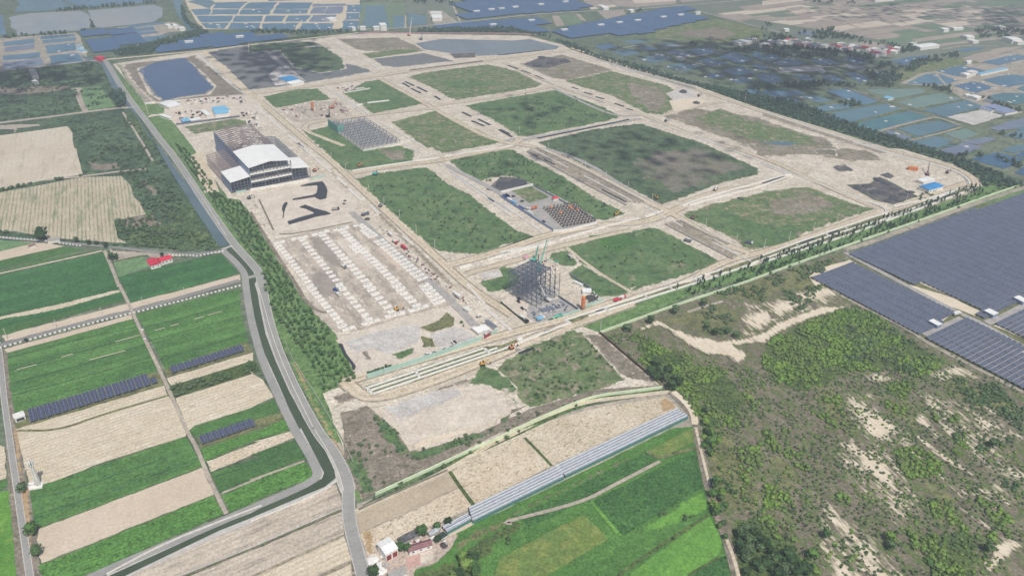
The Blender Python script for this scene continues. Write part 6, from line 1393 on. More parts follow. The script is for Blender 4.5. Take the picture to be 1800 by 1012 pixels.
# single trees that stand apart
big = [crown_data(60+k, 110, 4.2, 4.0, 1.0, .74) for k in range(3)]
def single(s, lb, r, mat, hz=1.0):
    q = pts(s, GZ)[0]; t = tree_proto('tree', lb, 'tree', big[int(q[0]) % 3], mat, .9, .35, None, q); t.scale = (r/4.2, r/4.2, r/4.2*hz)
single('e 290,672', 'big round dark tree beside the top road and the grey shed', 9, M_leafd); single('e 525,680', 'small round tree on the field edge right of the grey shed', 3.6, M_leafm); single('e 612,698', 'small bush tree by the roadside, third from the grey shed', 3.2, M_leafd)
single('e 660,698', 'low wide roadside tree in the middle of the top road row', 3.2, M_leafd, .7); single('e 725,718', 'dark roadside tree above the farm track junction', 3.4, M_leafd); single('e 765,798', 'left one of two dark trees on the pale yard west of the lawn', 4.2, M_leafd); single('e 795,800', 'right one of two dark trees on the pale yard west of the lawn', 4, M_leafd)
single('e 1110,778', 'small dark tree behind the red farmhouse roof', 2.6, M_leafd); single('m 225,718', 'upper of two round green trees beside the left road', 5.4, M_leafp); single('m 255,868', 'lower of two round green trees beside the left road', 4.8, M_leafm); single('m 160,430', 'bushy tree between the left road and the tower compound', 4.4, M_leafm)
single('n 1020,835', 'round green tree touching the white barn', 4.2, M_leafp); single('n 1175,730', 'bright green tree at the end of the lean-to row', 5, M_leafp); single('n 1280,690', 'round tree above the pale lean-to', 3.4, M_leafp); single('n 1278,778', 'round tree in front of the water tank', 3.2, M_leafd); single('n 845,1005', 'dark tree at the roadside at the bottom of the view', 4.8, M_leafd)
single('n 1075,835', 'small tree at the left end of the old farmhouse', 3.4, M_leafp); single('n 1355,655', 'dark round shrub beside the netting strip', 3.4, M_leafd)
single('k 1020,262', 'lone dark tree where the white sand begins', 4.6, M_leafd); single('k 1190,195', 'lone green tree below the pale green wall', 5, M_leafm); single('k 870,310', 'spreading bush near the wall corner', 6, M_leafm, .6); single('k 1390,140', 'round bush north of the white sand', 4.4, M_leafm); single('k 1470,340', 'dark round bush inside the sand bend', 4.2, M_leafd); single('k 1550,335', 'green bush right of the dark one inside the sand bend', 3.8, M_leafm)
single('k 1610,355', 'wide green bush at the right of the sand bend', 4.4, M_leafm, .7); single('k 1410,300', 'upper green bush inside the sand bend', 3.6, M_leafm); single('q 340,880', 'bright isolated bush by the bottom sand streaks', 5, M_leafp, .8); single('q 430,745', 'bright bush between two sand streaks', 4, M_leafp); single('q 870,765', 'upper of two bright bushes in the brown clearing', 4.4, M_leafb); single('q 875,820', 'lower of two bright bushes in the brown clearing', 3.8, M_leafm)
single('q 1570,125', 'round bush alone in the upper right of the scrubland', 4.2, M_leafm); single('q 1540,840', 'bush at the left tip of the square sand patch', 4.4, M_leafm); single('i 180,388', 'small shrub growing on the guard block line', 2, M_leafd)
# dark grove at the corner of the scrubland and the hedge along its track
it = [(x, y, U(.8, 1.5), U(.8, 1.5)) for x, y in scatter('k 1030,545 1100,560 1180,620 1245,680 1230,740 1150,735 1080,690 1015,630', 8.5, .4, seed=6)]
place(it, 60, ('grove_tree', 'dark green tree in the grove at the corner between the two pale green walls', 'tree', big, [M_leafd, M_leafd, M_leafm], 1, .35, 'trees of the corner grove'))
it = [(x, y, U(.55, 1.2), U(.5, 1.2)) for x, y in scatter('k 1240,700 1330,770 1420,900 1480,1000 o 1560,0 1420,250 1500,400 1560,520 1600,700 1540,780 1440,560 1380,420 1420,400 k 1380,900 1280,780', 6.5, .5, -.05, seed=8)]
place(it, 120, ('hedge_tree', 'green hedge tree along the dirt track on the edge of the scrubland', 'tree', big, [M_leafp, M_leafb, M_leafm], .7, .25, 'hedge trees along the scrubland track'))
it = [(x, y, U(.8, 1.4), U(.6, 1.1)) for x, y in scatter('n 1370,960 1430,905 1520,880 1570,930 1600,1012 1620,1100 1350,1100 1330,1010', 7, .4, seed=10)]
place(it, 40, ('thicket_tree', 'bright green tree of the thicket between the farmyard and the yellowish field', 'tree', big, [M_leafb, M_leafp, M_leafd], .7, .25, 'trees of the farmyard thicket'))
it = [(x, y, U(.8, 1.5), U(.6, 1.2)) for x, y in scatter('o 1580,700 1640,640 1700,720 1790,760 q 60,790 200,880 330,1012 400,1150 o 1700,1150 1640,950', 7, .4, seed=11)]
place(it, 160, ('thicket_tree', 'dark green tree of the thick grove at the bottom edge of the scrubland', 'tree', big, [M_leafd, M_leafm, M_leafd], .7, .25, 'trees of the bottom scrubland grove'))
# bushes of the scrubland
BU = [crown_data(80+k, 34, 2.6, 1.7, .75, .75, .9) for k in range(5)]
br, dk = [], []
def bushes(s, sp, thr, lst, ns=20, seed=1, a=.35, b=1.35):
    global br, dk
    for x, y in scatter(s, sp*.82, .5, thr, ns, rot=AS_, seed=seed): lst.append((x, y, U(a, b), U(a, b)))
bushes('k 860,340 1000,350 1120,440 1270,460 1320,560 1500,580 1560,600 1400,700 1500,900 1700,860 1650,720 1780,820 1600,980 1380,960 1250,760 1050,600 960,520', 3.9, -.02, br, 22, 1)
bushes('l 350,240 560,160 740,180 980,350 1250,530 1100,640 880,590 600,590 500,540 330,600 400,680 330,760 130,700 0,560 0,420 150,310', 3.8, -.25, br, 26, 2)
bushes('l 350,240 560,160 740,180 980,350 1250,530 1100,640 880,590 600,590 330,300', 4.6, .05, dk, 18, 3)
bushes('q 890,150 1050,120 1240,250 1240,320 1010,350 950,280', 4, -.25, br, 20, 4); bushes('q 1080,380 1200,420 1350,600 1500,880 1480,1150 1150,1150 1100,780 1150,600', 4, -.12, br, 26, 5); bushes('q 950,700 1150,760 1300,900 1150,900 1000,800', 4.5, 0, br, 18, 5)
bushes('q 1330,60 1560,220 1520,280 1400,200 1290,170', 4, -.15, br, 18, 6); bushes('q 1450,450 1600,520 1760,680 1700,760 1550,640', 4, -.2, br, 20, 7); bushes('q 1450,680 1600,720 1590,770 1460,730', 4, -.2, br, 20, 7); bushes('l 800,690 1050,650 1050,780 960,900 840,840', 4.4, -.05, br, 18, 8)
bushes('l 1300,640 1600,680 1790,850 1790,1012 1700,960 1560,840 1400,800', 4.2, -.08, dk, 20, 9); bushes('l 1150,870 1340,890 1330,970 1200,960', 4, -.2, br, 18, 10); bushes('l 330,790 540,760 560,1000 400,930', 4, -.1, br, 18, 11); bushes('q 100,120 280,160 330,290 250,300', 4, -.1, br, 14, 12)
bushes('q 0,0 80,60 150,180 60,160', 4.2, -.1, br, 14, 12); bushes('q 0,340 150,400 230,540 150,530 0,560', 4.2, -.15, br, 16, 13); bushes('q 0,600 180,620 260,760 400,1012 200,900 100,760', 4.6, -.1, br, 18, 14); bushes('q 490,440 600,480 610,520 520,500', 4, -.3, br, 14, 15); bushes('q 1260,60 1500,180 1560,140 1350,20', 5, .05, dk, 14, 16)
bushes('k 1380,150 1500,120 1600,220 1640,320 1500,360 1400,330', 5.5, .0, dk, 18, 17); bushes('k 1120,160 1400,60 1640,0 h 0,930 500,780 380,930 l 100,0 0,120 k 1600,60 1300,130', 5.2, .0, dk, 20, 18); bushes('l 150,40 400,0 380,100 230,200 150,150', 5, -.1, dk, 18, 19)
bushes('o 1360,0 1450,0 1500,100 1400,120', 4, -.2, br, 14, 20); bushes('o 1450,200 1560,380 1600,450 1500,420', 4, -.15, dk, 16, 21); bushes('o 1600,60 1790,100 1790,320 1640,420 1640,200', 4.4, -.02, br, 18, 22); bushes('q 1570,90 1720,80 1700,200 1620,160', 4.4, -.1, dk, 16, 22); bushes('q 1570,320 1760,360 1740,440 1620,420', 4.6, 0, dk, 16, 23)
bushes('k 700,350 900,330 1300,480 1790,600 P 1700,640 1800,720 1800,1012 1380,1012 o 1600,500 1400,100 k 1300,800 900,500', 5.2, -.08, dk, 24, 30, .22, .7); bushes('h 380,940 600,1012 l 560,90 1110,385 1790,720 1790,760 1050,420 400,30', 5.5, .05, dk, 20, 31, .3, .7)
bushes('k 700,350 900,330 1300,480 1790,600 P 1700,640 1800,720 1800,1012 1380,1012 o 1600,500 1400,100 k 1300,800 900,500', 7.5, .02, br, 30, 37, .25, .8)
bushes('j 640,240 560,1012 n 640,200 780,450 700,400 600,150 j 440,860', 99, 1, dk)
allb = sorted([t+(0,) for t in br]+[t+(1,) for t in dk], key=lambda t: t[0]**2+t[1]**2)
near = [t for t in allb if onscreen(t)][:300]; ns_ = set(near)
rb = place([t[:4] for t in near if t[4] == 0], 300, ('shrub', 'bright green shrub on the brown scrubland in the lower right', 'shrub', BU, [M_leafb, M_leafb, M_leafp], .1, 0, 'bright shrubs of the near scrubland'))
rd = place([t[:4] for t in near if t[4] == 1], 300, ('shrub', 'dull dark green shrub on the brown scrubland in the lower right', 'shrub', BU, [M_leafm, M_leafd], .1, 0, 'dark shrubs of the near scrubland'))
merged('scrub', 'bright green scrub bushes covering much of the sandy wasteland on the right', 'bushes', BU, [t[:4] for t in allb if t[4] == 0 and t not in ns_], M_leafb)
merged('scrub', 'dull dark scrub bushes scattered over the sandy wasteland on the right', 'bushes', BU, [t[:4] for t in allb if t[4] == 1 and t not in ns_], M_leafm)
# weeds and small bushes on the plots
wd = []
for s, sp, thr in (('k 20,540 200,440 460,330 560,345 840,640 700,700 200,830 0,610 j 1640,660 1790,520', 6, .12), ('n 640,30 960,120 1100,200 1400,130 k 100,880 640,770 50,1000 n 1100,400 880,440 770,490', 7, .1), ('j 800,830 880,900 990,980 n 1020,60 1090,160 1300,120 1500,40 j 1700,1000 k 0,960 n 1400,140 1150,230 1000,170 900,60 j 860,950', 4.5, -.15),
                   ('f 1370,130 1790,50 g 100,60 620,370 830,480 700,525 380,370 100,240 f 1600,270', 8, .12), ('c 290,980 640,890 960,850 g 300,20 900,300', 9, .15), ('c 200,920 800,800 500,670 150,640', 10, .18), ('f 730,260 1260,210 1790,590 g 200,650 f 1540,750 1290,740 1050,540', 8, .22), ('g 480,720 1010,595 1470,815 900,1005', 8, .25),
                   ('h 1040,370 1180,330 1150,390 1080,400', 5, -.1), ('j 990,480 1130,440 1120,480 1000,510', 3.5, -.2), ('j 800,600 970,550 980,560 810,620', 3.5, -.2), ('j 1420,240 1480,290 1440,290', 3.5, -1), ('n 760,520 880,470 1500,175 1790,40 k 640,775 640,790 n 1340,270', 6, .1), ('o 850,960 1150,770 1420,600 1430,610 1150,790', 4, .1), ('o 1040,600 1130,575 1140,600 1060,615', 3, -.1), ('o 1240,600 1330,580 1340,610 1260,640', 3, -.1), ('o 20,750 80,750 90,790 40,800', 3, -1)):
    wd += [(x, y, U(.35, .9), U(.3, .7)) for x, y in scatter(s, sp, .5, thr, 14, seed=15)]
merged('weeds', 'low weeds and small bushes dotted over the overgrown building plots', 'bushes', DP_, wd, M_leafm)
# ============================================================ TOWER, SILO, POLES
t = thing('radio_tower', 'white lattice radio tower with a round antenna cage beside the left road', 'tower', pts('P 68,853', GZ)[0], .3); hh = 22.5
for k in range(4):
    a = k*math.pi/2+.78; MB().bar((2.0*math.cos(a), 2.0*math.sin(a), -1), (1.15*math.cos(a), 1.15*math.sin(a), hh), .42).build('leg', M_white, t)
b = MB()
for z in range(0, 22, 2):
    for k in range(4):
        a = k*math.pi/2+.78; c = a+math.pi/2; r0 = 2.0-.85*z/hh; r1 = 2.0-.85*(z+2)/hh
        b.bar((r0*math.cos(a), r0*math.sin(a), z), (r1*math.cos(c), r1*math.sin(c), z+2), .26); b.bar((r1*math.cos(a), r1*math.sin(a), z+2), (r1*math.cos(c), r1*math.sin(c), z+2), .26)
b.build('bracing', M_white, t); MB().cyl(0, 0, hh-.5, hh+.1, 2.1, 2.1, 14).build('platform', M_steel, t)
for k in range(9):
    a = k*2*math.pi/9; MB().box(2.2*math.cos(a)-.3, 2.2*math.sin(a)-.3, hh-1.2, 2.2*math.cos(a)+.3, 2.2*math.sin(a)+.3, hh+2.4).build('antenna', M_white, t)
MB().cyl(0, 0, hh, hh+4.5, .2, .08, 6).build('mast', M_steel, t); MB().cyl(-.6, -.4, hh+.3, hh+2, .9, .9, 10).build('dish', M_white, t)
MB().box(-6, -3.4, -1, 3, 3.4, .5).build('ground_slab', M_white, t)
def cabinet(s, lb): tt = thing('equipment_cabinet', lb, 'cabinet', pts(s, GZ)[0], .3); MB().box(-1.2, -.6, -.5, 1.2, .6, 2).build('body', M_white, tt); MB().box(-1.3, -.7, 2, 1.3, .7, 2.2).build('lid', M_steel, tt)
cabinet('m 218,392', 'white equipment cabinet inside the tower compound'); cabinet('i 975,310', 'long white concrete box on the farm track, upper'); cabinet('i 990,370', 'long white concrete box on the farm track, lower')
def silo(s, lb, r, h):
    tt = thing('silo', lb, 'silo', pts(s, GZ)[0], AX)
    MB().cyl(0, 0, 3.2, h, r, r, 16).build('drum', M_orange, tt); MB().cyl(0, 0, 1, 3.2, .4, r, 16).build('hopper', M_orange, tt); MB().cyl(0, 0, h, h+.6, r*1.03, r*.5, 16).build('lid', M_orange, tt)
    for k in range(4):
        a = k*math.pi/2+.6; MB().bar((r*.95*math.cos(a), r*.95*math.sin(a), -1), (r*.95*math.cos(a), r*.95*math.sin(a), 4), .35).build('leg', M_steel, tt)
silo('k 562,168', 'tall orange silo beside the mint hoarding at the works road', 2.2, 15); silo('b 427,755', 'thin orange silo on the cluttered northern plot', 2.4, 15)
PP = None
def poles(s, lb, grp, h=12.5):
    global PP
    for q in pts(s, GZ):
        if PP is None:
            PP = thing('utility_pole', lb, 'pole', q, 0, grp); MB().cyl(0, 0, -1, 12.5, .3, .2, 7).build('shaft', M_conc, PP); MB().box(-1.4, -.12, 11.2, 1.4, .12, 11.5).build('crossarm', M_concg, PP)
        else: dup(PP, q, AX, lb, grp, sc=(1, 1, h/12.5))
poles('i 48,372 385,292 697,208 978,135 1265,68', 'grey utility pole on the bare strip beside the straight field road', 'utility poles of the straight field road', 9)
poles('f 445,52 555,122 655,205 812,345 915,430 1022,520 1135,625 1262,728 1378,805', 'grey utility pole on the grass edge of the west avenue', 'utility poles of the west avenue')
poles('g 325,50 448,108 580,175 720,250 870,325 1035,408', 'utility pole on the dark grass edge of the wide avenue', 'utility poles of the wide avenue'); poles('g 1402,585 1610,690', 'utility pole on the grass edge of the lower avenue', 'utility poles of the lower avenue')
poles('h 12,722 183,668 350,605 510,545 655,490 980,412', 'utility pole along the south east road', 'utility poles of the south east road'); poles('d 1680,0', 'x', 'y') if 0 else None
poles('j 920,610', 'slim pole rising from the mint hoarding of the depot yard', 'pole of the depot hoarding'); poles('j 1595,385', 'slim pole at the red gate', 'pole of the red gate'); poles('k 683,312', 'slim pole at the corner of the pale green wall', 'pole of the wall corner'); poles('c 1672,690', 'slim pole in the north east tree belt', 'pole of the tree belt', 16)
poles('b 655,465 745,425 c 130,915 h 1470,60', 'lone utility pole by the far site roads', 'lone utility poles of the far site roads')
# ============================================================ VEHICLES
def truck(label, s, rz, cab, body, cargo='box', grp=None):
    t = thing('truck', label, 'truck', pts(s, GZ+.3)[0], rz, grp, GZ+.3)
    MB().prism([(2.2, .7), (4.3, .7), (4.3, 1.9), (3.9, 3.1), (2.2, 3.1)], -1.25, 1.25).build('cab', cab, t); MB().box(3.95, -1.05, 1.95, 4.22, 1.05, 2.8).build('windscreen', M_glass, t); MB().box(-4.6, -.9, .7, 2.2, .9, 1.0).build('chassis', M_black, t)
    if cargo == 'box': MB().box(-4.7, -1.3, 1.0, 2.0, 1.3, 3.3).build('cargo_box', body, t)
    elif cargo == 'bed': MB().box(-4.7, -1.3, 1.0, 2.0, 1.3, 1.3).box(-4.7, -1.3, 1.3, 2.0, -1.15, 2.4).box(-4.7, 1.15, 1.3, 2.0, 1.3, 2.4).box(1.85, -1.15, 1.3, 2.0, 1.15, 2.6).build('cargo_bed', body, t)
    else:
        m = MB(); vs = []
        for x, r in ((-4.6, .7), (-2.4, 1.35), (.4, 1.2), (1.9, .6)):
            for k in range(10): vs.append((x, r*math.cos(k*.628), 2.3+r*math.sin(k*.628)))
        f = [(i*10+k, i*10+(k+1) % 10, (i+1)*10+(k+1) % 10, (i+1)*10+k) for i in range(3) for k in range(10)]+[tuple(range(10)), tuple(range(39, 29, -1))]; m.add(vs, f).build('mixer_drum', body, t)
    for x in (3.2, -2.2, -3.5):
        for y in (-1.2, 1.2): MB().add([(x+.52*math.cos(k*.785), y-.17, .52+.52*math.sin(k*.785)) for k in range(8)]+[(x+.52*math.cos(k*.785), y+.17, .52+.52*math.sin(k*.785)) for k in range(8)], [tuple(range(8)), tuple(range(15, 7, -1))]+[(k, (k+1) % 8, 8+(k+1) % 8, 8+k) for k in range(8)]).build('wheel', M_black, t)
    t.scale = (1.1, 1.1, 1.1); return t
def car(label, s, rz, m, sc=1.15):
    t = thing('car', label, 'car', pts(s, GZ+.3)[0], rz, None, GZ+.3)
    MB().prism([(-2.3, .45), (2.3, .45), (2.3, .95), (1.2, 1.05), (-2.2, 1.1)], -.9, .9).build('body', m, t); MB().prism([(-1.9, 1.05), (1.1, 1.0), (.5, 1.6), (-1.4, 1.65)], -.78, .78).build('cabin', M_glass, t); MB().box(-1.35, -.72, 1.6, .45, .72, 1.7).build('roof', m, t)
    for x in (1.4, -1.4):
        for y in (-.85, .85): MB().add([(x+.36*math.cos(k*.785), y-.12, .36+.36*math.sin(k*.785)) for k in range(8)]+[(x+.36*math.cos(k*.785), y+.12, .36+.36*math.sin(k*.785)) for k in range(8)], [tuple(range(8)), tuple(range(15, 7, -1))]+[(k, (k+1) % 8, 8+(k+1) % 8, 8+k) for k in range(8)]).build('wheel', M_black, t)
    t.scale = (sc, sc, sc)
def excavator(label, s, rz, m, sc=1.1):
    t = thing('excavator', label, 'excavator', pts(s, GZ+.3)[0], rz, None, GZ+.3)
    for y in (-1.3, 1.3): MB().prism([(-2.2, .3), (-1.8, 0), (1.8, 0), (2.2, .3), (2.2, .8), (1.8, 1.1), (-1.8, 1.1), (-2.2, .8)], y-.35, y+.35).build('track', M_black, t)
    MB().box(-2.4, -1.35, 1.2, 1.4, 1.35, 2.4).build('body', m, t); MB().box(-.2, .3, 2.4, 1.4, 1.3, 3.5).build('cab', M_glass, t); MB().box(-2.5, -1.2, 1.3, -1.8, 1.2, 2.7).build('counterweight', M_black, t)
    MB().bar((1.2, -.3, 2.2), (4.2, -.3, 5.2), .5, .6).build('boom', m, t); MB().bar((4.2, -.3, 5.3), (6.6, -.3, 2.2), .4, .45).build('dipper_arm', m, t); MB().prism([(6.2, 2.3), (7.2, 2.1), (7.0, 1.0), (6.0, .9)], -.8, .2).build('bucket', M_black, t)
    t.scale = (sc, sc, sc)
def crane(label, s, rz, m, L, el, m2=None):
    t = thing('crane', label, 'crane', pts(s, GZ+.3)[0], rz, None, GZ+.3)
    for y in (-2.2, 2.2): MB().prism([(-3.6, .4), (-3, 0), (3, 0), (3.6, .4), (3, 1.3), (-3, 1.3)], y-.5, y+.5).build('track', M_black, t)
    MB().box(-4.5, -1.7, 1.4, 2.6, 1.7, 3.4).build('body', m, t); MB().box(1.0, 1.0, 3.4, 2.8, 2.2, 4.6).build('cab', M_glass, t)
    c, s_ = math.cos(el), math.sin(el); b = MB()
    for y in (-.8, .8):
        for o in (-.8, .8): b.bar((2.2-o*s_*.6, y, 2.6+o*c*.6), (2.2+L*c-o*s_*.2, y*.3, 2.6+L*s_+o*c*.2), .32)
    n = int(L/2.2)
    for k in range(n):
        u, v = L*k/n, L*(k+1)/n
        for y in (-.7, .7): y *= 1-k/n*.6; b.bar((2.2+u*c, y, 2.6+u*s_), (2.2+v*c, -y, 2.6+v*s_), .26)
    b.build('boom', m2 or m, t); MB().bar((-3.5, 0, 3.4), (2.2+L*c, 0, 2.8+L*s_), .16).build('stay_rope', M_steel, t); MB().bar((2.2+L*c, 0, 2.6+L*s_), (2.2+L*c, 0, 4), .14).box(2.2+L*c-.4, -.4, 3, 2.2+L*c+.4, .4, 4.2).build('hook', M_black, t)
crane('turquoise crawler crane with lattice boom behind the steel lattice building', 'g 262,870', 1.15, M_crane, 34, .95); crane('small turquoise crane standing upright left of the big one', 'g 228,812', .8, M_crane, 17, 1.3)
crane('white telescopic crane working inside the steel lattice', 'k 322,110', 2.3, M_white, 16, .8); crane('red and white crane at the far north fence', 'b 1085,245', .9, M_orange, 40, 1.3, M_white); crane('short dark piling rig at the far north fence', 'b 1168,272', .5, M_steeld, 16, 1.5)
crane('brown crawler crane with low boom in the east corner', 'h 1130,222', AX+.6, M_rust, 24, .5); crane('orange piling rig on the cluttered northern plot', 'b 560,740', .4, M_orange, 16, 1.1); crane('black upright piling rig on the cluttered northern plot', 'b 533,800', .3, M_black, 17, 1.52); crane('turquoise tall drill rig south of the west avenue', 'f 855,222', .2, M_crane, 6, 1.4)
for a in (('yellow excavator beside the footings in the muddy yard', 'j 1000,175', .3, M_yellow), ('white excavator beside a dark earth heap near the orange silo', 'k 650,88', 2.2, M_white), ('yellow excavator south of the depot hoarding', 'j 1590,548', .2, M_yellow), ('orange excavator at the works road west of the grass plot', 'k 75,437', .6, M_orange),
          ('tan excavator on the haul road below the avenue', 'f 890,440', .8, M_steel), ('yellow excavator at the edge of the dark plot', 'g 1070,385', 2.6, M_yellow), ('dark excavator at the corner of the green and brown plot', 'g 1312,522', .4, M_rust), ('white excavator on the road north of the T junction', 'g 1465,330', .9, M_white),
          ('brown excavator by the east corner bend', 'h 1265,210', .5, M_rust), ('yellow excavator at the corner of the dark grass plot', 'g 790,498', .5, M_yellow), ('orange excavator right of the steel hall', 'f 440,198', .9, M_orange), ('dark excavator beside the yard below the hall', 'e 1705,385', .4, M_steeld),
          ('dark excavator in the works yard corner', 'a 1650,700', .4, M_steeld), ('dark excavator on the northern east plot', 'c 1130,830', .6, M_steeld), ('rust excavator beside the white sand heap', 'c 1355,658', .6, M_rust), ('small orange digger in the scaffold corner', 'f 745,165', .6, M_orange)): excavator(*a)
for a in (('blue dump truck among the left footings', 'j 583,45', -1.0, M_navy, M_navy, 'bed'), ('white truck next to the blue dump truck', 'j 598,68', -.9, M_white, M_white, 'bed'), ('light blue tanker truck on the lattice yard', 'k 275,238', AX, M_white, M_sky, 'box'), ('green truck right of the light blue tanker', 'k 395,222', AX, M_crane, M_crane, 'bed'),
          ('white concrete mixer truck at the lattice yard corner', 'k 148,232', -.9, M_white, M_white, 'mixer'), ('black truck beside the white mixer truck', 'k 168,250', -.9, M_black, M_black, 'bed'), ('red truck on the south works road', 'k 800,108', AX, M_red, M_red, 'bed'), ('pink white truck behind the red one on the works road', 'k 830,95', AX, M_red, M_white, 'box'),
          ('red truck parked on the depot edge of the avenue', 'f 1050,725', -.9, M_red, M_red, 'box'), ('cream truck parked above the red one', 'f 958,635', -.9, M_white, M_conc, 'box'), ('white truck on the road by the lower avenue', 'g 1700,692', -.4, M_white, M_steeld, 'bed'), ('grey truck at the edge of the lower avenue', 'g 1280,678', -.6, M_steel, M_steel, 'bed'),
          ('pale truck on the dirt track of the large green plot', 'g 475,785', -1.2, M_conc, M_conc, 'bed'), ('white truck between footings and avenue', 'j 1420,85', -.9, M_white, M_white, 'box'), ('grey truck in the left muddy corridor', 'f 640,855', -.9, M_steel, M_white, 'bed'), ('dark truck on the footing yard near its top', 'f 790,495', .5, M_steeld, M_steeld, 'bed'),
          ('black truck left of the pair near the haul road', 'f 585,462', .3, M_black, M_concg, 'bed'), ('white truck on the road west of the solar park cabins', 'l 1330,205', .4, M_white, M_white, 'box'), ('blue truck in a line west of the foundation', 'g 35,385', -.9, M_navy, M_navy, 'box'), ('white truck second in the line west of the foundation', 'g 62,402', -.9, M_white, M_white, 'box'),
          ('light blue truck third in the line west of the foundation', 'g 90,420', -.9, M_sky, M_sky, 'box'), ('blue truck last in the line west of the foundation', 'g 140,458', -.9, M_navy, M_navy, 'box'), ('white truck beside the rebar foundation', 'g 185,460', -.8, M_white, M_white, 'bed'), ('white truck at the foot of the trucks line', 'g 203,492', -.8, M_white, M_white, 'box'),
          ('orange flat truck piled with formwork by the foundation', 'g 228,455', AX, M_orange, M_orange, 'bed'), ('pink white truck by the west avenue fence', 'f 990,688', -.9, M_red, M_conc, 'box'), ('white truck in the works yard', 'a 1215,700', .3, M_white, M_white, 'box')): truck(*a)
for a in (('white car standing alone on the pale depot slab', 'j 1385,402', -.8, M_white), ('black car beside the white one on the depot slab', 'j 1398,396', -.8, M_black), ('white van at the depot hoarding', 'j 1215,482', AX, M_white, 1.6), ('dark car near the white van at the hoarding', 'j 1262,470', AX, M_black), ('first dark car parked along the depot hoarding', 'j 1330,448', AX, M_black),
          ('second dark car parked along the depot hoarding', 'j 1380,432', AX, M_black), ('dark car on the sandy lattice yard, upper', 'k 125,100', -1, M_black), ('black jeep below the upper dark car on the lattice yard', 'k 122,118', -1, M_black), ('black car in the middle of the lattice yard', 'k 148,165', -1, M_black), ('white car in the middle of the lattice yard', 'k 178,176', -1, M_white),
          ('white car on the canal road where it bends', 'e 1493,560', -1, M_white), ('black car below the light blue tanker', 'k 345,238', AX, M_black), ('dark blue car at the gate yard', 'j 1582,322', -.9, M_navy), ('white car at the gate yard', 'j 1640,325', .9, M_white), ('dark car on the left road of the foundation', 'g 295,545', -.8, M_black),
          ('white car left of the pale pad', 'f 40,432', -.9, M_white), ('white car on the dirt track left of the footings', 'f 98,568', -.9, M_white), ('small dark car behind the black earth plot', 'g 88,372', .4, M_black), ('dark car right of the small one behind the foundation', 'g 148,405', .4, M_black), ('white car on the works road beyond the grass plot', 'k 120,442', .4, M_white)): car(*a)
# ============================================================ HEAPS AND MATS
def heap(s, lb, r, h, m, cat='heap', kind='earth_heap', el=1.0, rz=0):
    rr = random.Random(len(lb)*7+int(r*9)); q = pts(s, GZ)[0]; bm = bmesh.new(); bmesh.ops.create_icosphere(bm, subdivisions=2, radius=1)
    for v in bm.verts: k = 1+.3*noise.noise(Vector((v.co.x*1.7+q[0], v.co.y*1.7, v.co.z*2))); v.co = Vector((v.co.x*r*el*k, v.co.y*r*k, max(-.5, v.co.z*h*k)))
    me = bpy.data.meshes.new(kind); bm.to_mesh(me); bm.free(); me.materials.append(m); o = bpy.data.objects.new(kind, me); COL.objects.link(o); o.location = (q[0], q[1], GZ); o.rotation_euler[2] = rz; tag(o, lb, cat)
M_bl = pm('coal_black_earth', '4a4b50', .95, s=3); M_pile = pm('pale_rubble', 'b9b0a6', .9, s=2, var=.3)
for k, (s, r, h) in enumerate((('h 650,310', 9, 3), ('h 720,300', 10, 4), ('h 800,260', 10, 5), ('h 850,285', 8, 3), ('h 760,340', 9, 3), ('h 830,350', 9, 3.4), ('h 900,380', 10, 3), ('h 970,360', 8, 3), ('h 1010,340', 7, 2.5), ('h 900,320', 7, 2.5), ('h 860,400', 8, 2.5), ('h 930,400', 7, 2))):
    heap(s, 'black earth heap number %s from the left in the dark stockpile of the east corner' % ('one two three four five six seven eight nine ten eleven twelve'.split()[k]), r*.62, h*.55, M_bl, el=1.6, rz=U(0, 3))
for s, lb, r, h, m in (('k 430,228', 'dark earth bank at the canal edge', 1, .2, M_earth), ('c 280,395', 'dark heap at the top of the northern tarp plot', 9, 3, M_bl), ('c 250,450', 'left dark heap on the northern tarp plot', 12, 3, M_bl), ('c 350,435', 'middle dark heap on the northern tarp plot', 13, 3.4, M_bl), ('c 440,420', 'right dark heap on the northern tarp plot', 12, 3, M_bl),
                       ('c 1250,630', 'dark heap beside the north east road', 8, 4, M_earth), ('c 1340,705', 'dark heap on the white sand plot', 7, 3, M_bl), ('k 612,90', 'brown earth heap near the orange silo', 6, 2, M_earth), ('j 880,565', 'x', 1, 1, M_earth), ('k 130,370', 'round concrete well ring beside the works road', 3.4, 1.6, M_conc), ('f 770,500', 'dark heap by the haul road', 3, 1.4, M_earth), ('f 800,525', 'second dark heap by the haul road', 3.6, 1.6, M_earth), ('f 648,400', 'small dark heap on the pale pad', 2.2, 1, M_earth), ('f 640,420', 'second small dark heap on the pale pad', 2.2, 1, M_earth),
                       ('g 30,292', 'dark ridge of the black earth plot', 14, 3, M_bl), ('g 120,275', 'second ridge of the black earth plot', 13, 3, M_bl), ('n 840,905', 'white rubble heap left of the barn', 4.5, 1.2, M_white), ('n 880,960', 'white rubble heap in front of the barn', 6, 1.2, M_white), ('n 920,940', 'scrap heap in front of the barn', 4, 1.2, M_pile), ('n 1325,800', 'brown compost heap in the farmyard', 3, 1, M_earth), ('n 1250,735', 'white sacks heap by the pale lean-to', 3.4, 1, M_white)):
    if lb != 'x' and 'canal edge' not in lb: heap(s, lb, r, h, m)
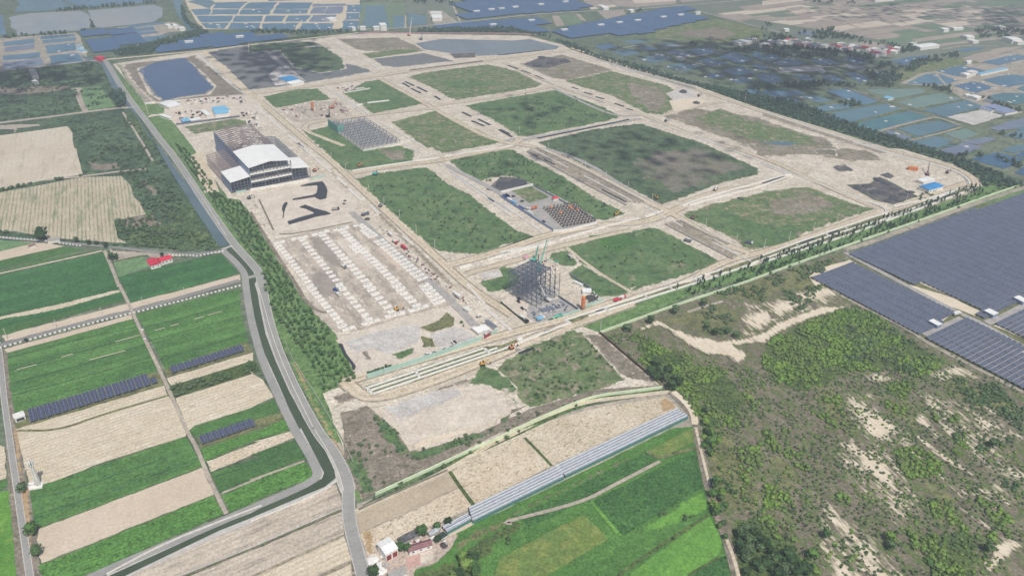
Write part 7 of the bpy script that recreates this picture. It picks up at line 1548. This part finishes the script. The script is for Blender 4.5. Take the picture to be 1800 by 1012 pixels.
def mat_(s, lb, m, h=.9):
    P = pts(s, GZ); o = P[0]; n = len(P); me = MB().prism([(p[0]-o[0], p[1]-o[1]) for p in P], 0, 1).v
    mb = MB(); q = [(p[0]-o[0], p[1]-o[1]) for p in P]; mb.add([(x, y, -.6) for x, y in q]+[(x, y, h) for x, y in q], [tuple(range(n-1, -1, -1)), tuple(range(n, 2*n))]+[(k, (k+1) % n, n+(k+1) % n, n+k) for k in range(n)])
    ob = mb.build('tarpaulin', m); ob.location = (o[0], o[1], GZ); tag(ob, lb, 'tarpaulin')
mat_('f 345,300 400,285 455,275 492,270 510,290 528,330 520,382 478,392 452,382 442,372 370,385 290,396 290,390 370,374 430,364 452,352 462,310 455,293 400,298', 'black hook shaped tarpaulin on the pale pad', M_tarp)
mat_('f 338,445 375,430 440,455 520,475 550,490 450,508 360,535 265,562 255,545 330,520 430,492 440,482 380,455', 'black arrow shaped tarpaulin on the pale pad', M_tarp); mat_('f 240,413 256,416 240,450 232,480 228,515 222,515 226,485 217,460 222,435', 'small curved black tarpaulin at the left of the pale pad', M_tarp)
mat_('j 606,405 630,410 660,480 700,530 722,560 712,582 702,580 690,545 640,480', 'black tarpaulin covering the bank by the plantation corner', M_tarp)
mat_('k 265,175 340,150 365,160 350,175 290,190', 'stack of blue grey steel beams in front of the lattice', M_steel, 1.2); mat_('k 350,140 362,136 400,160 388,166', 'dark steel beams laid right of the lattice front', M_steeld, 1.2); mat_('k 398,125 412,120 440,140 428,148', 'second dark steel beam stack right of the lattice', M_steeld, 1.2)
mat_('n 1065,885 1160,855 1168,925 1075,955', 'pale paved drying floor in the farmyard', M_pinkr, .15)
random.seed(33)
def clutter(s, n, lb, grp, mats, a=1.2, b=3.5, name='material_stack', cat='stack'):
    pr = {}
    P = pts(s, GZ); q = scatter(s, 3, .5, seed=n); random.shuffle(q)
    for k, p in enumerate(q[:n]):
        m = mats[k % len(mats)]
        if m.name not in pr:
            t = thing(name, lb % m.name.replace('_', ' ') if '%s' in lb else lb, cat, p, AX+random.choice((0, 1.57, .3)), grp)
            MB().box(-1, -.6, -.5, 1, .6, .8).build('load', m, t); MB().box(-1.1, -.5, -.5, 1.1, -.3, .1).build('skid', M_bark, t); MB().box(-1.1, .3, -.5, 1.1, .5, .1).build('skid', M_bark, t); t.scale = (U(a, b)/2,)*3; pr[m.name] = t
        else: dup(pr[m.name], p, AX+random.choice((0, 1.57, .3)), sc=(U(a, b)/2, U(a, b)/2, U(a, b)/2))
clutter('f 880,570 960,620 1100,750 1380,1000 j 1450,80 1640,290 1600,300 1340,20 f 1300,1000 1060,770 870,590', 70, 'small stack of building material on the strip between haul road and west avenue', 'material stacks beside the haul road', [M_concg, M_rust, M_white, M_steeld])
clutter('a 1240,690 1640,655 1660,690 1300,720', 36, 'small stack of material at the north of the works yard', 'material stacks of the works yard', [M_concg, M_white, M_steeld, M_rust], 2, 6); clutter('a 1190,770 1400,750 1420,800 1240,830', 22, 'small stack of material in the middle of the works yard', 'material stacks of the inner works yard', [M_earth, M_white, M_rust], 2, 7)
clutter('k 200,190 420,110 520,180 400,225 250,250', 34, 'small steel stack on the lattice yard', 'material stacks of the lattice yard', [M_steel, M_conc, M_steeld]); clutter('g 180,790 400,800 380,900 330,870 300,900 200,850', 34, 'small stack of material behind the lattice building', 'material stacks behind the lattice', [M_conc, M_white, M_crane, M_rust])
clutter('n 800,880 900,860 950,960 860,1000', 26, 'white or grey scrap item left of the barn', 'scrap items left of the barn', [M_white, M_concg], 1, 3); clutter('n 1020,770 1160,745 1180,790 1040,830', 22, 'scrap item in front of the lean-to row', 'scrap items in front of the lean-to row', [M_white, M_rust, M_concg], 1, 3); clutter('n 1210,740 1330,720 1350,800 1240,800', 18, 'scrap item near the water tank', 'scrap items near the water tank', [M_white, M_concg], 1, 2.6)
clutter('b 210,740 430,700 640,690 690,780 300,820', 34, 'pale material stack on the cluttered northern plot', 'material stacks of the cluttered northern plot', [M_conc, M_concg, M_rust], 2, 7); clutter('b 580,600 780,575 810,605 640,630', 18, 'wall frame on the northern plot', 'material stacks of the northern plot', [M_conc, M_rust], 3, 7); clutter('j 1540,290 1640,270 1680,320 1600,350', 16, 'white item in the gate yard', 'items of the gate yard', [M_white, M_concg, M_navy], 1, 3)
clutter('f 0,1000 f 330,1000 300,900 200,760', 3, 'grey crate on the track beside the footings', 'crates beside the footings', [M_concg]); clutter('a 1640,770 1760,770 1790,880 1700,860', 26, 'white covered stack behind the steel hall', 'covered stacks behind the steel hall', [M_white, M_concg, M_earth], 3, 7)
clutter('d 640,340 860,345 880,375 760,380', 14, 'small red or white roof item in the temple yard of the village', 'items of the village temple yard', [M_red, M_white], 6, 12)
# ============================================================ AERATORS
AE = None; random.seed(40)
aer = ['c 983,411 1043,403 1065,375 1108,378 1145,394 1192,362 1237,370 1280,382 1387,344 1443,354 1145,460 1205,476 1258,464 1320,445 1370,425 1443,430 1495,443 1570,375 1612,402 1655,418 1632,482 1688,478 1742,480 1578,545 1614,548 1655,548 1705,538 1480,520 1400,528', 'd 68,398 120,425 85,433 155,430 180,392 398,410 457,440 433,427 625,418 670,432 625,393 987,417 1043,405 33,525 68,545 318,522 290,548 460,522 475,545 655,510 655,538 700,556 828,520 865,538 830,507',
       'd 157,678 268,668 330,670 590,622 590,680 470,735 775,768 888,730 843,829 710,873 922,915 1008,718 1290,671 1340,732 1420,721 1183,518 1045,566 1318,548 1230,490 1385,466 1400,607 1480,600 1445,572 1445,635 1580,605 1508,560 1655,588 1680,512 1668,408 1722,405 1690,380 1740,660 1690,700 1720,690', 'h 1660,120 1723,123 1395,30',
       'a 405,352 470,308 495,378 1440,165 1490,172 1500,188 1680,165 1690,185', 'b 10,180 25,188 235,165 300,180 450,165 460,180 470,195 540,190 690,165 680,185 705,45 712,70 320,130 350,145 20,70 60,82 260,75 340,85 500,135 680,120']
for s in aer:
    for q in pts(s, GZ):
        if AE is None:
            AE = thing('aerator', 'white paddle wheel aerator floating on a fish pond', 'aerator', q, .3, 'aerators on the fish ponds')
            m = MB()
            for y in (-2.2, 0, 2.2): m.box(-4, y-.5, -.2, 4, y+.5, .5)
            m.bar((-3, -2.8, .6), (-3, 2.8, .6), .4).bar((3, -2.8, .6), (3, 2.8, .6), .4).build('float', M_white, AE); MB().cyl(0, 0, .3, 1.4, 1.0, .8, 8).build('motor', M_white, AE)
        else: dup(AE, q, random.uniform(0, 3), sc=random.uniform(.7, 1.15))
# ============================================================ CLOUDS
M_cloud = pm('cloud_white', 'f4f4f4', 1.0, s=60, var=.03)
def cloud(s, lb=None, dens=1.0, size=17):
    """puffs of a broken cloud between the sun and this stretch of ground"""
    hC = 1500.0; k = hC/math.tan(SUN_EL)/_l; dx, dy = SUN_DIR[0]*k, SUN_DIR[1]*k
    P = pts(s, 0); ps = scatter(s, size*1.25, .5, -1, 40, seed=3, world=P); d = edist(np.array(ps), P) if ps else []
    bm = bmesh.new(); bmesh.ops.create_icosphere(bm, subdivisions=1, radius=1); bv = np.array([v.co[:] for v in bm.verts]); bf = np.array([[v.index for v in f.verts] for f in bm.faces]); bm.free()
    V = []; Fc = []; off = 0; rr = random.Random(4)
    for p, e in zip(ps, d):
        kk = min(1, e/110+.15)*dens
        if rr.random() > kk: continue
        r = size*(.35+.55*kk)*rr.uniform(.7, 1.1); V.append(bv*np.array((r, r, r*.6))+np.array((p[0]+dx, p[1]+dy, hC+rr.uniform(-12, 25)))); Fc.append(bf+off); off += len(bv)
    if not V: return
    me = bpy.data.meshes.new('cloud'); me.from_pydata(np.concatenate(V).tolist(), [], np.concatenate(Fc).tolist()); me.materials.append(M_cloud); o = bpy.data.objects.new('cloud', me); COL.objects.link(o); o['kind'] = 'structure'
cloud('a -600,400 400,400 700,415 790,600 880,760 600,760 300,640 150,740 -600,800', dens=1.0)
cloud('a 1300,380 b 60,270 500,270 680,420 640,520 400,540 100,620 a 1650,620', dens=1.0)
cloud('c 1000,270 1600,230 d 300,270 1000,380 1000,560 600,640 500,760 700,860 500,860 0,700 c 1000,450 500,320', dens=1.05)
cloud('c 270,930 700,850 1250,880 1790,950 g 1780,180 1450,300 1100,400 800,330 400,80', dens=.6)
cloud('f 1380,100 g 0,-20 500,60 760,330 600,380 200,200 f 1700,260', dens=.7)
cloud('b 1500,740 c 0,620 500,690 800,800 300,920 100,920', dens=.7)
cloud('d 1300,60 2000,20 2000,260 1500,240', dens=.9)
cloud('d 200,60 900,0 1790,60 1790,200 1200,160 700,180 300,140', dens=.5)
cloud('e 380,-20 1000,-20 1180,160 1300,420 1000,480 800,200', dens=.45)
cloud('h 700,-40 1400,100 1790,250 1790,330 1500,250 1000,60', dens=.8)
# ============================================================ HAZE
def haze():
    me = bpy.data.meshes.new('haze'); bm = bmesh.new(); bmesh.ops.create_cube(bm, size=1)
    for v in bm.verts: v.co = Vector((v.co.x*11000, 3500+v.co.y*12000, -1.5+(v.co.z+.5)*(H+30)))
    bm.to_mesh(me); bm.free(); o = bpy.data.objects.new('haze', me); COL.objects.link(o); o['kind'] = 'stuff'
    m = bpy.data.materials.new('haze_air'); m.use_nodes = True; nt = m.node_tree; nt.nodes.remove(nt.nodes['Principled BSDF'])
    v = nt.nodes.new('ShaderNodeVolumePrincipled'); v.inputs['Color'].default_value = (.75, .84, .97, 1); v.inputs['Density'].default_value = .00018; v.inputs['Anisotropy'].default_value = 0.0
    nt.links.new(v.outputs[0], nt.nodes['Material Output'].inputs['Volume']); me.materials.append(m)
haze()
